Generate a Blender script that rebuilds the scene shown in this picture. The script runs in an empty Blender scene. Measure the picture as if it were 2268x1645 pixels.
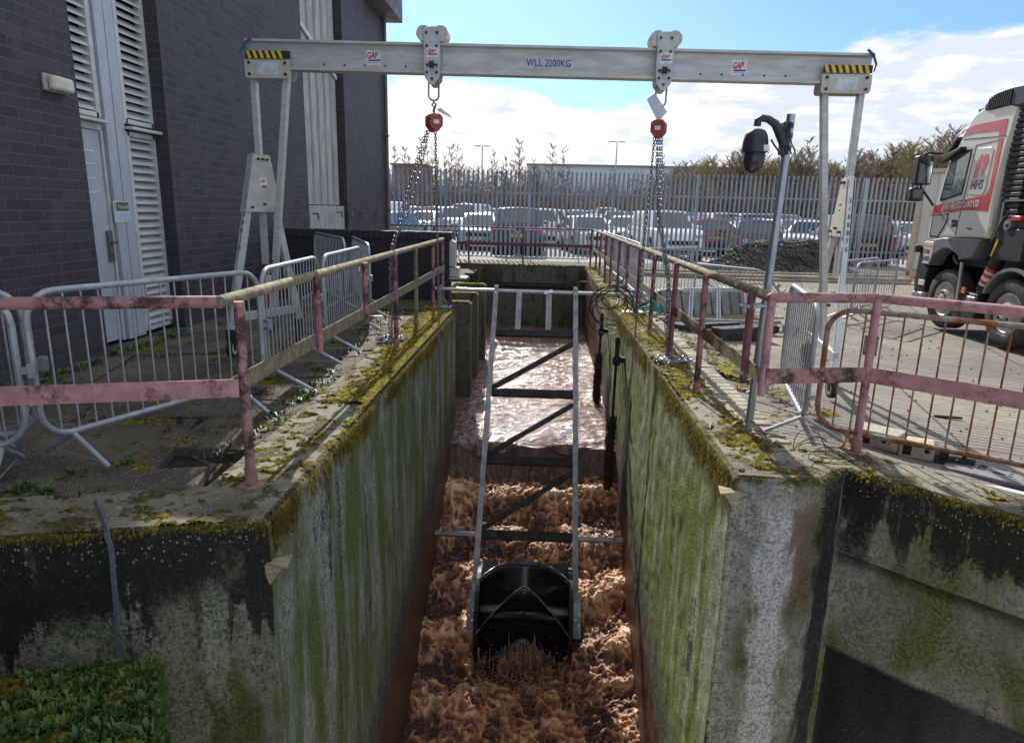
import bpy, bmesh, math, random
import numpy as np
from mathutils import Vector, Matrix
random.seed(7); rng = np.random.default_rng(11)
SC = bpy.context.scene; COL = SC.collection
rad = math.radians

# ---------------------------------------------------------------- camera
cam = bpy.data.cameras.new('camera'); co = bpy.data.objects.new('camera', cam); COL.objects.link(co)
PITCH = math.atan(357.6/1490)
_dy = Vector((72, 357.6-.022*72, -1490)).normalized()
_up = Vector((.022, 1, 357.6/1490)); _up = (_up-_up.dot(_dy)*_dy).normalized()
_dx = _dy.cross(_up)
Rm = Matrix((_dx, _dy, _up))
co.matrix_world = Matrix.Translation((0, 0, 1.6)) @ Rm.to_4x4()
cam.sensor_width = 36; cam.lens = 36*1490/2268; cam.clip_start = .05; cam.clip_end = 5000
SC.camera = co
SC.view_settings.view_transform = 'Standard'; SC.view_settings.look = 'None'
SC.view_settings.exposure = 0.95; SC.view_settings.gamma = 1

# ---------------------------------------------------------------- sun and sky
SUN_AZ, SUN_EL = rad(-9), rad(37)          # azimuth measured from +Y towards +X
sd = Vector((math.sin(SUN_AZ)*math.cos(SUN_EL), math.cos(SUN_AZ)*math.cos(SUN_EL), math.sin(SUN_EL)))
sl = bpy.data.lights.new('sun', 'SUN'); sl.energy = 3.5; sl.angle = rad(.5); sl.color = (1, .955, .88)
so = bpy.data.objects.new('sun', sl); COL.objects.link(so)
so.rotation_euler = sd.to_track_quat('Z', 'Y').to_euler()

class G:
    """tiny node-graph helper"""
    def __init__(s, nt): s.nt = nt
    def n(s, t, **kw):
        o = s.nt.nodes.new('ShaderNode'+t)
        for k, v in kw.items():
            if k.startswith('i_'):
                key = k[2:]; key = int(key) if key.isdigit() else key.replace('_', ' ')
                s.put(o.inputs[key], v)
            else: setattr(o, k, v)
        return o
    def put(s, inp, v):
        if isinstance(v, bpy.types.NodeSocket): s.nt.links.new(v, inp)
        elif isinstance(v, (tuple, list)) and len(v) == 3 and inp.type == 'RGBA': inp.default_value = (*v, 1)
        else: inp.default_value = v
    def math(s, op, a, b=0., c=None, clamp=False):
        o = s.n('Math', operation=op, use_clamp=clamp); s.put(o.inputs[0], a); s.put(o.inputs[1], b)
        if c is not None: s.put(o.inputs[2], c)
        return o.outputs[0]
    def ramp(s, fac, stops, interp='LINEAR'):
        o = s.n('ValToRGB'); s.put(o.inputs[0], fac); cr = o.color_ramp; cr.interpolation = interp
        while len(cr.elements) < len(stops): cr.elements.new(.5)
        for e, (p, c) in zip(cr.elements, stops):
            e.position = p; c = (c, c, c) if isinstance(c, (int, float)) else c; e.color = (*c[:3], 1)
        return o.outputs[0]
    def noise(s, vec, scale, detail=5, rough=.55, dist=0., dim='3D'):
        o = s.n('TexNoise', noise_dimensions=dim); s.put(o.inputs['Vector'], vec)
        s.put(o.inputs['Scale'], scale); o.inputs['Detail'].default_value = detail
        o.inputs['Roughness'].default_value = rough; o.inputs['Distortion'].default_value = dist
        return o.outputs[0]
    def voro(s, vec, scale, feature='F1', out=0):
        o = s.n('TexVoronoi', feature=feature); s.put(o.inputs['Vector'], vec); s.put(o.inputs['Scale'], scale)
        return o.outputs[out]
    def map(s, vec, sc=(1, 1, 1), loc=(0, 0, 0), rot=(0, 0, 0)):
        o = s.n('Mapping'); s.put(o.inputs[0], vec); o.inputs['Scale'].default_value = sc
        o.inputs['Location'].default_value = loc; o.inputs['Rotation'].default_value = rot
        return o.outputs[0]
    def mix(s, f, a, b, mode='MIX'):
        o = s.n('Mix', data_type='RGBA', blend_type=mode); s.put(o.inputs[0], f); s.put(o.inputs[6], a); s.put(o.inputs[7], b)
        return o.outputs[2]
    def sep(s, v):
        o = s.n('SeparateXYZ'); s.put(o.inputs[0], v); return o.outputs
    def comb(s, x, y, z):
        o = s.n('CombineXYZ'); s.put(o.inputs[0], x); s.put(o.inputs[1], y); s.put(o.inputs[2], z); return o.outputs[0]
    def maprange(s, v, a, b, c=0., d=1., smooth=True):
        o = s.n('MapRange', interpolation_type='SMOOTHSTEP' if smooth else 'LINEAR')
        s.put(o.inputs[0], v); s.put(o.inputs[1], a); s.put(o.inputs[2], b); s.put(o.inputs[3], c); s.put(o.inputs[4], d)
        return o.outputs[0]
    def bump(s, h, strength=.3, dist=.01, normal=None):
        o = s.n('Bump'); s.put(o.inputs['Height'], h); o.inputs['Strength'].default_value = strength
        o.inputs['Distance'].default_value = dist
        if normal is not None: s.put(o.inputs['Normal'], normal)
        return o.outputs[0]

W = bpy.data.worlds.new('World'); SC.world = W; W.use_nodes = True
nt = W.node_tree; nt.nodes.clear(); g = G(nt)
sky = g.n('TexSky', sky_type='NISHITA'); sky.sun_disc = False
sky.sun_elevation = SUN_EL; sky.sun_rotation = SUN_AZ; sky.air_density = 1.0; sky.dust_density = .6; sky.ozone_density = 2.
tc = g.n('TexCoord'); d = tc.outputs['Generated']
X, Y, Z = g.sep(d)
el = g.math('ARCSINE', Z); az = g.math('ARCTAN2', X, Y)            # radians
v = g.comb(g.math('MULTIPLY', az, 3.2), g.math('MULTIPLY', el, 7.5), 0.)
n1 = g.noise(g.map(v, loc=(2.3, .4, 0)), 1.6, 9, .56, .35)
n2 = g.noise(g.map(v, sc=(1, 1.6, 1), loc=(7.1, 3.2, 0)), 3.4, 8, .6, .2)
# cloud bank: thick low over the horizon, thinning above about ten degrees
band = g.maprange(el, .12, .22, 1., 0.)
rb = g.math('MULTIPLY', g.maprange(az, .12, .42, 0., .20), g.maprange(el, .19, .26, 1., 0.))                               # greyer sheet to the right
cov = g.math('ADD', g.math('ADD', n1, g.math('MULTIPLY', band, .42)), rb)
bluepatch = g.math('MULTIPLY', g.maprange(g.math('ABSOLUTE', g.math('SUBTRACT', az, .02)), .0, .16, 1., 0.), g.maprange(el, .12, .17, 0., 1.))
cov = g.math('SUBTRACT', cov, g.math('MULTIPLY', bluepatch, .2))
hi = g.math('ADD', g.math('MULTIPLY', g.maprange(el, .24, .29, 0., 1.), .02), g.math('MULTIPLY', g.maprange(el, .33, .50, 0., 1.), .30))  # second term: extra unseen cloud overhead, added as white fill light
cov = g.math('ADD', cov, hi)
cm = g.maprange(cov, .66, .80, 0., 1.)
wisp = g.math('MULTIPLY', g.maprange(g.noise(g.map(v, sc=(.8, 3.0, 1), loc=(1.4, 9.6, 0)), 2.4, 7, .6, .5), .63, .78, 0., .75), g.maprange(el, .12, .2, 0., 1.))
cm = g.math('MAXIMUM', cm, wisp)
shade = g.maprange(g.math('ADD', n2, g.math('MULTIPLY', g.maprange(az, -.1, .45, 0., 1.), -.16)), .30, .50, 0., 1.)
cc = g.mix(shade, (.66, .73, .82), (1.0, .98, .94))
skyc = g.mix(1., sky.outputs[0], (.48, .66, .97), 'MULTIPLY')
bg1 = g.n('Background'); g.put(bg1.inputs[0], skyc); bg1.inputs[1].default_value = .092
# clouds are sunlit vapour: brightness in the same radiance units as the sky
bg2 = g.n('Background'); g.put(bg2.inputs[0], cc); bg2.inputs[1].default_value = .62
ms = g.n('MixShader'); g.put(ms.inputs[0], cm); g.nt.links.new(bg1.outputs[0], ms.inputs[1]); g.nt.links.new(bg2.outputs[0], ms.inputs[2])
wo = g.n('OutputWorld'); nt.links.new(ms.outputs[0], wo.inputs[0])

# ---------------------------------------------------------------- numpy noise
_P = rng.random((4, 64, 64, 64)).astype(np.float32)
def vnoise(x, y, z=0., k=0):
    x = np.asarray(x, dtype=np.float64); y = np.asarray(y, dtype=np.float64)+x*0; z = np.asarray(z, dtype=np.float64)+x*0
    xi, yi, zi = np.floor(x).astype(int), np.floor(y).astype(int), np.floor(z).astype(int)
    fx, fy, fz = x-xi, y-yi, z-zi
    fx, fy, fz = [f*f*(3-2*f) for f in (fx, fy, fz)]
    T = _P[k]; m = lambda a: a & 63
    def c(i, j, l): return T[m(xi+i), m(yi+j), m(zi+l)]
    a = c(0,0,0)*(1-fx)+c(1,0,0)*fx; b = c(0,1,0)*(1-fx)+c(1,1,0)*fx
    e = c(0,0,1)*(1-fx)+c(1,0,1)*fx; f = c(0,1,1)*(1-fx)+c(1,1,1)*fx
    return (a*(1-fy)+b*fy)*(1-fz)+(e*(1-fy)+f*fy)*fz
def fbm(x, y, z=0., o=4, k=0):
    s = 0; a = .5; t = 0
    for i in range(o):
        s = s+a*vnoise(x*2**i+i*17.3, y*2**i+i*5.1, np.asarray(z)*2**i+i*3.7, k); t += a; a *= .55
    return s/t
def ridge(x, y, z=0., o=4, k=0):
    s = 0; a = .5; t = 0
    for i in range(o):
        s = s+a*(1-np.abs(2*vnoise(x*2**i+i*11.3, y*2**i+i*7.9, np.asarray(z)*2**i+i*2.7, k)-1)); t += a; a *= .6
    return s/t
def sst(a, b, x): t = np.clip((x-a)/(b-a), 0, 1); return t*t*(3-2*t)

# ---------------------------------------------------------------- object helpers
def tag(o, label=None, cat=None, group=None, kind=None):
    if label: o['label'] = label
    if cat: o['category'] = cat
    if group: o['group'] = group
    if kind: o['kind'] = kind
    return o
def empty(name, loc, label, cat, group=None, rz=0.):
    o = bpy.data.objects.new(name, None); COL.objects.link(o); o.location = loc; o.rotation_euler = (0, 0, rz)
    o.empty_display_size = .1
    o['org'] = tuple(loc)
    return tag(o, label, cat, group)
def rootloc(p):
    l = Vector((0, 0, 0))
    while p is not None: l = l+p.location; p = p.parent
    return l
def link_mesh(name, me, m=None, parent=None, local=False, smooth=None):
    if m is not None and not len(me.materials):
        for q in (m if isinstance(m, (list, tuple)) else [m]): me.materials.append(q)
    o = bpy.data.objects.new(name, me); COL.objects.link(o)
    if parent is not None:
        o.parent = parent
        if not local:
            l = rootloc(parent)
            if l.length > 0: me.transform(Matrix.Translation(-l))
    if smooth is not None:
        me.shade_smooth(); me.set_sharp_from_angle(angle=rad(smooth))
    return o
class MB:
    def __init__(s): s.v = []; s.f = []; s.mi = []; s.cm = 0
    def add(s, vs, fs):
        n = len(s.v); s.v += [tuple(p) for p in vs]
        s.f += [tuple(i+n for i in f) for f in fs]; s.mi += [s.cm]*len(fs); return s
    def box(s, c, size, R=None):
        hx, hy, hz = [q/2 for q in size]
        vs = [Vector((sx*hx, sy*hy, sz*hz)) for sx in (-1, 1) for sy in (-1, 1) for sz in (-1, 1)]
        if R is not None: vs = [R @ q for q in vs]
        c = Vector(c)
        return s.add([q+c for q in vs], [(0,1,3,2),(4,6,7,5),(0,4,5,1),(2,3,7,6),(0,2,6,4),(1,5,7,3)])
    def bb(s, x0, x1, y0, y1, z0, z1):
        return s.box(((x0+x1)/2, (y0+y1)/2, (z0+z1)/2), (abs(x1-x0), abs(y1-y0), abs(z1-z0)))
    def bar(s, a, b, w, h, up=(0, 0, 1)):
        a, b = Vector(a), Vector(b); d = (b-a); L = d.length; d.normalize(); up = Vector(up)
        x = d.cross(up)
        if x.length < 1e-4: x = d.cross(Vector((1, 0, 0)))
        x.normalize(); z = x.cross(d)
        return s.box((a+b)/2, (w, L, h), Matrix((x, d, z)).transposed())
    def tube(s, pts, r, seg=8, caps=True, closed=False):
        pts = [Vector(p) for p in pts]; n = len(pts); base = len(s.v)
        rr = r if isinstance(r, (list, tuple)) else [r]*n
        up = None; rings = []
        for i, p in enumerate(pts):
            if closed: t = (pts[(i+1) % n]-pts[i-1])
            else: t = (pts[min(i+1, n-1)]-pts[max(i-1, 0)])
            if t.length < 1e-9: t = Vector((0, 0, 1))
            t.normalize()
            if up is None: up = t.orthogonal().normalized()
            up = (up-up.dot(t)*t)
            up = up.normalized() if up.length > 1e-6 else t.orthogonal().normalized()
            bi = t.cross(up)
            rings.append([p+rr[i]*(math.cos(2*math.pi*k/seg)*up+math.sin(2*math.pi*k/seg)*bi) for k in range(seg)])
        vs = [q for rg in rings for q in rg]; fs = []
        m = n if closed else n-1
        for i in range(m):
            j = (i+1) % n
            for k in range(seg):
                l = (k+1) % seg; fs.append((i*seg+k, i*seg+l, j*seg+l, j*seg+k))
        if caps and not closed:
            fs.append(tuple(range(seg-1, -1, -1))); fs.append(tuple((n-1)*seg+k for k in range(seg)))
        return s.add(vs, fs)
    def cyl(s, a, b, r, seg=16, r2=None): return s.tube([a, b], [r, r if r2 is None else r2], seg)
    def prism(s, poly, axis, a, b):
        """poly: 2-D outline; axis the extrusion axis 'x','y','z'; from a to b"""
        n = len(poly)
        def P(p, t):
            return {'x': (t, p[0], p[1]), 'y': (p[0], t, p[1]), 'z': (p[0], p[1], t)}[axis]
        vs = [P(p, a) for p in poly]+[P(p, b) for p in poly]
        fs = [tuple(range(n)), tuple(range(2*n-1, n-1, -1))]+[(i, (i+1) % n+0, (i+1) % n+n, i+n) for i in range(n)]
        return s.add(vs, fs)
    def quad(s, a, b, c, d): return s.add([a, b, c, d], [(0, 1, 2, 3)])
    def sphere(s, c, r, sx=1, sy=1, sz=1, seg=12, ring=8):
        c = Vector(c); vs = []; fs = []
        for i in range(ring+1):
            th = math.pi*i/ring
            for k in range(seg):
                ph = 2*math.pi*k/seg
                vs.append(c+Vector((sx*r*math.sin(th)*math.cos(ph), sy*r*math.sin(th)*math.sin(ph), sz*r*math.cos(th))))
        for i in range(ring):
            for k in range(seg):
                l = (k+1) % seg; fs.append((i*seg+k, (i+1)*seg+k, (i+1)*seg+l, i*seg+l))
        return s.add(vs, fs)
    def mesh(s, name, fix=True):
        me = bpy.data.meshes.new(name); me.from_pydata([tuple(q) for q in s.v], [], s.f); me.update()
        if fix:
            bm = bmesh.new(); bm.from_mesh(me)
            for f, mi in zip(bm.faces, s.mi): f.material_index = mi
            bmesh.ops.recalc_face_normals(bm, faces=bm.faces); bm.to_mesh(me); bm.free()
        return me
    def build(s, name, m, parent=None, smooth=35, bevel=0., local=False, segs=2, fix=True):
        o = link_mesh(name, s.mesh(name, fix), m, parent, local, smooth)
        if bevel:
            b = o.modifiers.new('bevel', 'BEVEL'); b.width = bevel; b.segments = segs; b.limit_method = 'ANGLE'; b.angle_limit = rad(40)
        return o
def grid_mesh(name, P, mask=None, attrs=None, uvflip=False):
    """P: (n,m,3) array -> mesh"""
    n, m = P.shape[:2]
    idx = np.arange(n*m).reshape(n, m)
    q = np.stack([idx[:-1, :-1], idx[1:, :-1], idx[1:, 1:], idx[:-1, 1:]], -1)
    if uvflip: q = q[..., ::-1]
    if mask is not None: q = q[mask]
    q = q.reshape(-1, 4)
    me = bpy.data.meshes.new(name)
    me.vertices.add(n*m); me.vertices.foreach_set('co', P.reshape(-1).astype(np.float32))
    me.loops.add(q.size); me.loops.foreach_set('vertex_index', q.reshape(-1).astype(np.int32))
    me.polygons.add(len(q)); me.polygons.foreach_set('loop_start', (np.arange(len(q))*4).astype(np.int32))
    me.update(calc_edges=True); me.validate()
    for k, a in (attrs or {}).items():
        at = me.attributes.new(k, 'FLOAT', 'POINT'); at.data.foreach_set('value', a.reshape(-1).astype(np.float32))
    me.shade_smooth()
    return me
def soup(name, V, F, m, parent=None, attrs=None):
    """big arrays of verts / faces (all same n-gon)"""
    V = np.asarray(V, dtype=np.float32); F = np.asarray(F, dtype=np.int32); k = F.shape[1]
    me = bpy.data.meshes.new(name)
    me.vertices.add(len(V)); me.vertices.foreach_set('co', V.reshape(-1))
    me.loops.add(F.size); me.loops.foreach_set('vertex_index', F.reshape(-1))
    me.polygons.add(len(F)); me.polygons.foreach_set('loop_start', (np.arange(len(F))*k).astype(np.int32))
    me.update(calc_edges=True)
    for kk, a in (attrs or {}).items():
        at = me.attributes.new(kk, 'FLOAT', 'POINT'); at.data.foreach_set('value', np.asarray(a, dtype=np.float32))
    return link_mesh(name, me, m, parent)
def copy_tree(o, parent=None):
    c = o.copy(); COL.objects.link(c); c.parent = parent
    for ch in [q for q in o.children]: copy_tree(ch, c)
    return c
def text(body, size, M4, m, name='lettering', parent=None, shear=0., bold=0., sx=1., spacing=1., ext=.0008, align='LEFT'):
    cu = bpy.data.curves.new(name, 'FONT'); cu.body = body; cu.size = size; cu.shear = shear; cu.offset = bold
    cu.extrude = ext; cu.align_x = align; cu.space_character = spacing; cu.resolution_u = 3
    tmp = bpy.data.objects.new('tmp', cu); COL.objects.link(tmp)
    bpy.context.view_layer.update()
    me = bpy.data.meshes.new_from_object(tmp.evaluated_get(bpy.context.evaluated_depsgraph_get()))
    bpy.data.objects.remove(tmp)
    me.transform(M4 @ Matrix.Diagonal((sx, 1, 1, 1))); me.materials.clear()
    return link_mesh(name, me, m, parent)
def frame(o, xdir, up):
    x = Vector(xdir).normalized(); u = Vector(up); u = (u-u.dot(x)*x).normalized(); n = x.cross(u)
    M = Matrix((x, u, n)).transposed().to_4x4(); M.translation = Vector(o); return M
def ncoord(g, kind='Object'): return g.n('TexCoord').outputs[kind]

# ---------------------------------------------------------------- materials
def newmat(name):
    m = bpy.data.materials.new(name); m.use_nodes = True; nt = m.node_tree
    b = nt.nodes['Principled BSDF']; return m, G(nt), b
def M(name, c1, c2=None, rough=.6, metal=0., scale=20., bump=.0, bscale=None, rust=None, rustamt=.55, stretch=(1,1,1), bdist=.004, spec=.5, fine=.25, coat=0.):
    m, g, b = newmat(name); v = ncoord(g); c2 = c2 or tuple(q*.75 for q in c1)
    vs = g.map(v, sc=stretch)
    n = g.noise(vs, scale, 6, .6)
    col = g.mix(g.maprange(n, .35, .65), c1, c2)
    n3 = g.noise(v, scale*9, 3, .6); col = g.mix(g.math('MULTIPLY', g.maprange(n3, .45, .7), fine), col, tuple(q*.5 for q in c1))
    rr = g.maprange(n, .3, .7, max(rough-.12, .04), min(rough+.12, 1.))
    if rust:
        f = g.maprange(g.math('ADD', g.math('MULTIPLY', g.noise(g.map(vs, loc=(3, 1, 7)), scale*.6, 9, .72), .8), g.math('MULTIPLY', g.noise(v, scale*7, 5, .7), .2)), rustamt-.02, rustamt+.12)
        col = g.mix(f, col, g.mix(g.noise(v, scale*5, 4), rust, tuple(q*.4 for q in rust)))
        rr = g.math('MAXIMUM', rr, g.math('MULTIPLY', f, .85))
        g.put(b.inputs['Metallic'], g.math('MULTIPLY', g.math('SUBTRACT', 1., f), metal))
    else: b.inputs['Metallic'].default_value = metal
    g.put(b.inputs['Base Color'], col); g.put(b.inputs['Roughness'], rr)
    b.inputs['Specular IOR Level'].default_value = spec; b.inputs['Coat Weight'].default_value = coat; b.inputs['Coat Roughness'].default_value = .08
    if bump: g.put(b.inputs['Normal'], g.bump(g.noise(v, bscale or scale*4, 6, .6), bump, bdist))
    return m
def glass(name, c=(.02, .03, .035), rough=.06):
    m, g, b = newmat(name); b.inputs['Base Color'].default_value = (*c, 1); b.inputs['Roughness'].default_value = rough
    b.inputs['Specular IOR Level'].default_value = .8; b.inputs['Coat Weight'].default_value = .6; b.inputs['Coat Roughness'].default_value = .03
    return m
# ---------------------------------------------------------------- shared materials
def concrete(name, base, dark, green, top=.3, wet=None, patches=(), darkamt=.4, greenamt=.5, grain=1., topdark=None, pebz=.12, streak=1.):
    """weathered exposed-aggregate concrete in world coordinates: granular, with broad runs of algae and lime"""
    m, g, b = newmat(name); v = ncoord(g); x, y, z = g.sep(v)
    blot = g.noise(v, 1.3, 6, .6, .3)
    run = g.noise(g.map(v, sc=(3.2, 3.2, .38)), 1.3, 7, .62, .25)               # broad vertical runs
    run2 = g.noise(g.map(v, sc=(8, 8, .5), loc=(4, 4, 4)), 1.2, 6, .66, .2)
    gr1 = g.noise(v, 48, 6, .75); gr2 = g.noise(v, 17, 6, .7); gr3 = g.noise(v, 130, 4, .7)
    vo = g.n('TexVoronoi'); g.put(vo.inputs['Vector'], g.map(v, sc=(1, 1, .8))); vo.inputs['Scale'].default_value = 62.
    vr = g.sep(vo.outputs['Color'])
    grit = g.math('ADD', g.math('MULTIPLY', gr1, .5), g.math('ADD', g.math('MULTIPLY', gr2, .3), g.math('MULTIPLY', gr3, .2)))
    lt = tuple(min(1, q*1.75+.03) for q in base)
    col = g.mix(g.maprange(grit, .40, .60), tuple(q*.5 for q in base), lt)
    # algae: threshold mixes runs with the grit so that edges are granular
    ga = g.math('ADD', g.math('MULTIPLY', run, .62*streak), g.math('ADD', g.math('MULTIPLY', blot, .38+.62*(1-streak)), g.math('MULTIPLY', g.math('SUBTRACT', grit, .5), .55)))
    gcol = g.mix(g.maprange(gr1, .38, .62), tuple(q*.45 for q in green), tuple(min(1, q*1.7) for q in green))
    col = g.mix(g.maprange(ga, .56-.12*greenamt, .66-.12*greenamt, 0., .95), col, gcol)
    da = g.math('ADD', g.math('MULTIPLY', run2, .5), g.math('ADD', g.math('MULTIPLY', blot, .5), g.math('MULTIPLY', g.math('SUBTRACT', grit, .5), .5)))
    dcol = g.mix(g.maprange(gr1, .45, .66), dark, tuple(q*2.6 for q in dark))
    if topdark:
        td = g.maprange(g.math('ADD', z, g.math('MULTIPLY', g.math('SUBTRACT', g.math('ADD', g.math('MULTIPLY', run, .6), g.math('MULTIPLY', blot, .4)), .5), 2.2)), -topdark-.25, -topdark+.2)
        da = g.math('ADD', da, g.math('MULTIPLY', td, -.32))
    col = g.mix(g.maprange(da, .53-.2*(1-darkamt), .44-.2*(1-darkamt), 0., .97), col, dcol)
    lime = g.math('ADD', g.math('MULTIPLY', run2, .75), g.math('MULTIPLY', gr2, .25))
    col = g.mix(g.math('MULTIPLY', g.maprange(lime, .57, .66), .6*streak), col, lt)
    # named stains and black groove patches: (axis value a, half width, z top, z bottom, colour, strength) measured along x+y
    for (ax, c0, hw, zt, zb_, cc, st) in patches:
        q = x if ax == 'x' else y
        e = g.math('ADD', q, g.math('MULTIPLY', g.math('SUBTRACT', g.noise(g.map(v, sc=(4, 4, 1.4)), 2.2, 7, .7), .5), .30))
        dd_ = g.math('ABSOLUTE', g.math('SUBTRACT', e, c0)); zz = g.math('ADD', z, g.math('MULTIPLY', g.math('SUBTRACT', gr2, .5), .5))
        f = g.math('MULTIPLY', g.maprange(dd_, hw, hw*.45), g.math('MULTIPLY', g.maprange(zz, zt, zt-.22), g.maprange(zz, zb_-.15, zb_+.15)))
        f = g.math('MULTIPLY', f, g.maprange(grit, .40, .52, .35, 1.)); col = g.mix(g.math('MULTIPLY', f, st), col, g.mix(g.maprange(gr1, .4, .6), tuple(k*.55 for k in cc), cc))
    mossn = g.math('ADD', z, g.math('ADD', g.math('MULTIPLY', run, top*1.5), g.math('MULTIPLY', g.math('SUBTRACT', grit, .5), top*1.6)))
    mf = g.maprange(mossn, top*.38, top*.72)
    mcol = g.ramp(g.noise(v, 60, 5, .75), [(.34, (.014, .013, .005)), (.5, (.06, .058, .010)), (.66, (.23, .20, .024))])
    col = g.mix(g.math('MULTIPLY', mf, .95), col, mcol)
    wt = 0.
    if wet:
        a, sl = wet
        zz = g.math('SUBTRACT', z, g.math('ADD', g.math('MULTIPLY', y, sl), a)); zz = g.math('ADD', zz, g.math('MULTIPLY', g.math('SUBTRACT', gr2, .5), .35)); zz = g.math('ADD', zz, g.math('MULTIPLY', g.math('SUBTRACT', blot, .5), .3))
        pf = g.maprange(zz, .95, .15); col = g.mix(g.math('MULTIPLY', pf, .82), col, g.mix(g.maprange(grit, .47, .62), (.030, .026, .028), (.20, .17, .165)))
        bf = g.maprange(zz, .10, -.06)
        col = g.mix(g.math('MULTIPLY', bf, .93), col, g.mix(g.noise(g.map(v, sc=(5, 5, 1)), 2.5, 6, .7), (.17, .085, .050), (.045, .024, .018)))
        wt = bf
    # scattered broken aggregate, thick just under the arris
    pm = g.math('MULTIPLY', g.math('GREATER_THAN', g.math('ADD', vr[0], g.maprange(g.math('ADD', z, g.math('MULTIPLY', g.math('SUBTRACT', blot, .5), .3)), -pebz-.22, -pebz*.2, 0., .42)), 1.06), g.maprange(g.math('ADD', vo.outputs[0], g.math('MULTIPLY', vr[1], .22)), .50, .36))
    col = g.mix(g.math('MULTIPLY', pm, .85), col, g.mix(vr[2], (.46, .43, .36), (.20, .15, .11)))
    g.put(b.inputs['Base Color'], col)
    g.put(b.inputs['Roughness'], g.math('SUBTRACT', .92, g.math('MULTIPLY', wt, .55))); b.inputs['Specular IOR Level'].default_value = .35
    h = g.math('ADD', g.math('MULTIPLY', grit, 2.2), g.math('ADD', g.math('MULTIPLY', pm, .45), g.math('MULTIPLY', g.maprange(vo.outputs[0], .1, .6, 1., 0.), .25)))
    g.put(b.inputs['Normal'], g.bump(h, .9, .016))
    return m
mConcL = concrete('concrete with pale runs', (.185, .185, .15), (.020, .020, .014), (.080, .100, .018), top=.50, wet=(-4.60, .272), darkamt=.66, greenamt=.95)
mConcR = concrete('concrete with green runs', (.27, .28, .20), (.024, .026, .014), (.130, .175, .030), top=.52, wet=(-4.58, .245), darkamt=.60, greenamt=1.15)
mConcW = concrete('blackened concrete', (.15, .145, .10), (.010, .011, .008), (.060, .072, .012), top=.10, topdark=.56, darkamt=.55, greenamt=.65, streak=.5, pebz=.14,
    patches=[('x', -1.86, .11, -.30, -3., (.30, .29, .19), .8), ('x', -1.68, .10, -.25, -1.0, (.34, .34, .24), .9), ('x', -2.30, .16, -.38, -.64, (.34, .35, .20), .85), ('x', -1.57, .05, -.12, -.24, (.42, .36, .22), .8)])
mConcV = concrete('mossed beam concrete', (.20, .19, .15), (.011, .012, .008), (.085, .100, .020), top=.10, topdark=.30, darkamt=.45, greenamt=.75, streak=.45, pebz=.10,
    patches=[('x', 2.10, .10, .1, -.62, (.012, .011, .010), 1.), ('x', 2.38, .13, -.30, -.56, (.22, .22, .14), .6), ('x', 2.25, .16, -.63, -1.4, (.27, .27, .23), .75), ('x', 2.62, .16, -.63, -1.4, (.26, .27, .19), .6)])  # first patch: black next to the groove
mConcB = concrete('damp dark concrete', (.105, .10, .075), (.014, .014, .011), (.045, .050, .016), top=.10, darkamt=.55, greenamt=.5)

def slabmat(name, c1, c2, moss, mosst=.56, scale=2.2, groove=None):
    m, g, b = newmat(name); v = ncoord(g)
    n = g.noise(v, scale, 8, .62, .2); f = g.noise(v, 70, 5, .65); md = g.noise(v, 14, 6, .65)
    col = g.mix(g.maprange(n, .35, .65), c1, c2)
    col = g.mix(g.math('MULTIPLY', g.maprange(f, .5, .7), .5), col, tuple(q*.4 for q in c1))
    col = g.mix(g.math('MULTIPLY', g.maprange(f, .42, .28), .4), col, tuple(min(1, q*1.7) for q in c1))
    mm = g.maprange(g.math('ADD', g.math('MULTIPLY', g.noise(g.map(v, loc=(5, 1, 0)), scale*1.3, 8, .66), .75), g.math('MULTIPLY', md, .25)), mosst, mosst+.07)
    col = g.mix(mm, col, g.mix(g.maprange(g.noise(v, 45, 4), .4, .6), moss, tuple(q*.3 for q in moss)))
    h = g.math('ADD', g.math('ADD', f, md), g.math('MULTIPLY', mm, .8))
    vp = g.n('TexVoronoi'); g.put(vp.inputs['Vector'], v); vp.inputs['Scale'].default_value = 55
    pm = g.math('MULTIPLY', g.math('GREATER_THAN', g.sep(vp.outputs['Color'])[0], .75), g.maprange(vp.outputs[0], .4, .2))
    col = g.mix(g.math('MULTIPLY', g.math('MULTIPLY', pm, .7), g.math('SUBTRACT', 1., mm)), col, (.42, .39, .32))
    if groove:
        x, y, z = g.sep(v)
        gx = g.math('ADD', g.math('MULTIPLY', x, -math.sin(groove)), g.math('MULTIPLY', y, math.cos(groove)))
        gx = g.math('ADD', gx, g.math('MULTIPLY', g.math('SUBTRACT', g.noise(v, 3, 4), .5), .05))
        w = g.math('SINE', g.math('MULTIPLY', gx, 62.))
        gm = g.math('MULTIPLY', g.maprange(w, .35, .95), g.maprange(g.noise(g.map(v, sc=(1, 3, 1)), 2.5, 5), .36, .55))
        col = g.mix(g.math('MULTIPLY', gm, .75), col, tuple(q*.25 for q in c1)); h = g.math('SUBTRACT', h, g.math('MULTIPLY', gm, 1.6))
        # slab joints
        br = g.n('TexBrick'); g.put(br.inputs['Vector'], g.map(v, rot=(0, 0, .25))); br.inputs['Scale'].default_value = 1
        br.inputs['Brick Width'].default_value = 4.2; br.inputs['Row Height'].default_value = 3.1; br.inputs['Mortar Size'].default_value = .014
        col = g.mix(g.math('MULTIPLY', br.outputs['Fac'], .8), col, (.04, .035, .025))
    g.put(b.inputs['Base Color'], col); b.inputs['Roughness'].default_value = .88; b.inputs['Specular IOR Level'].default_value = .3
    g.put(b.inputs['Normal'], g.bump(h, .6, .012)); return m
mCapL = slabmat('weathered coping', (.235, .22, .165), (.125, .115, .08), (.10, .085, .018), .50, 2.6)
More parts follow.
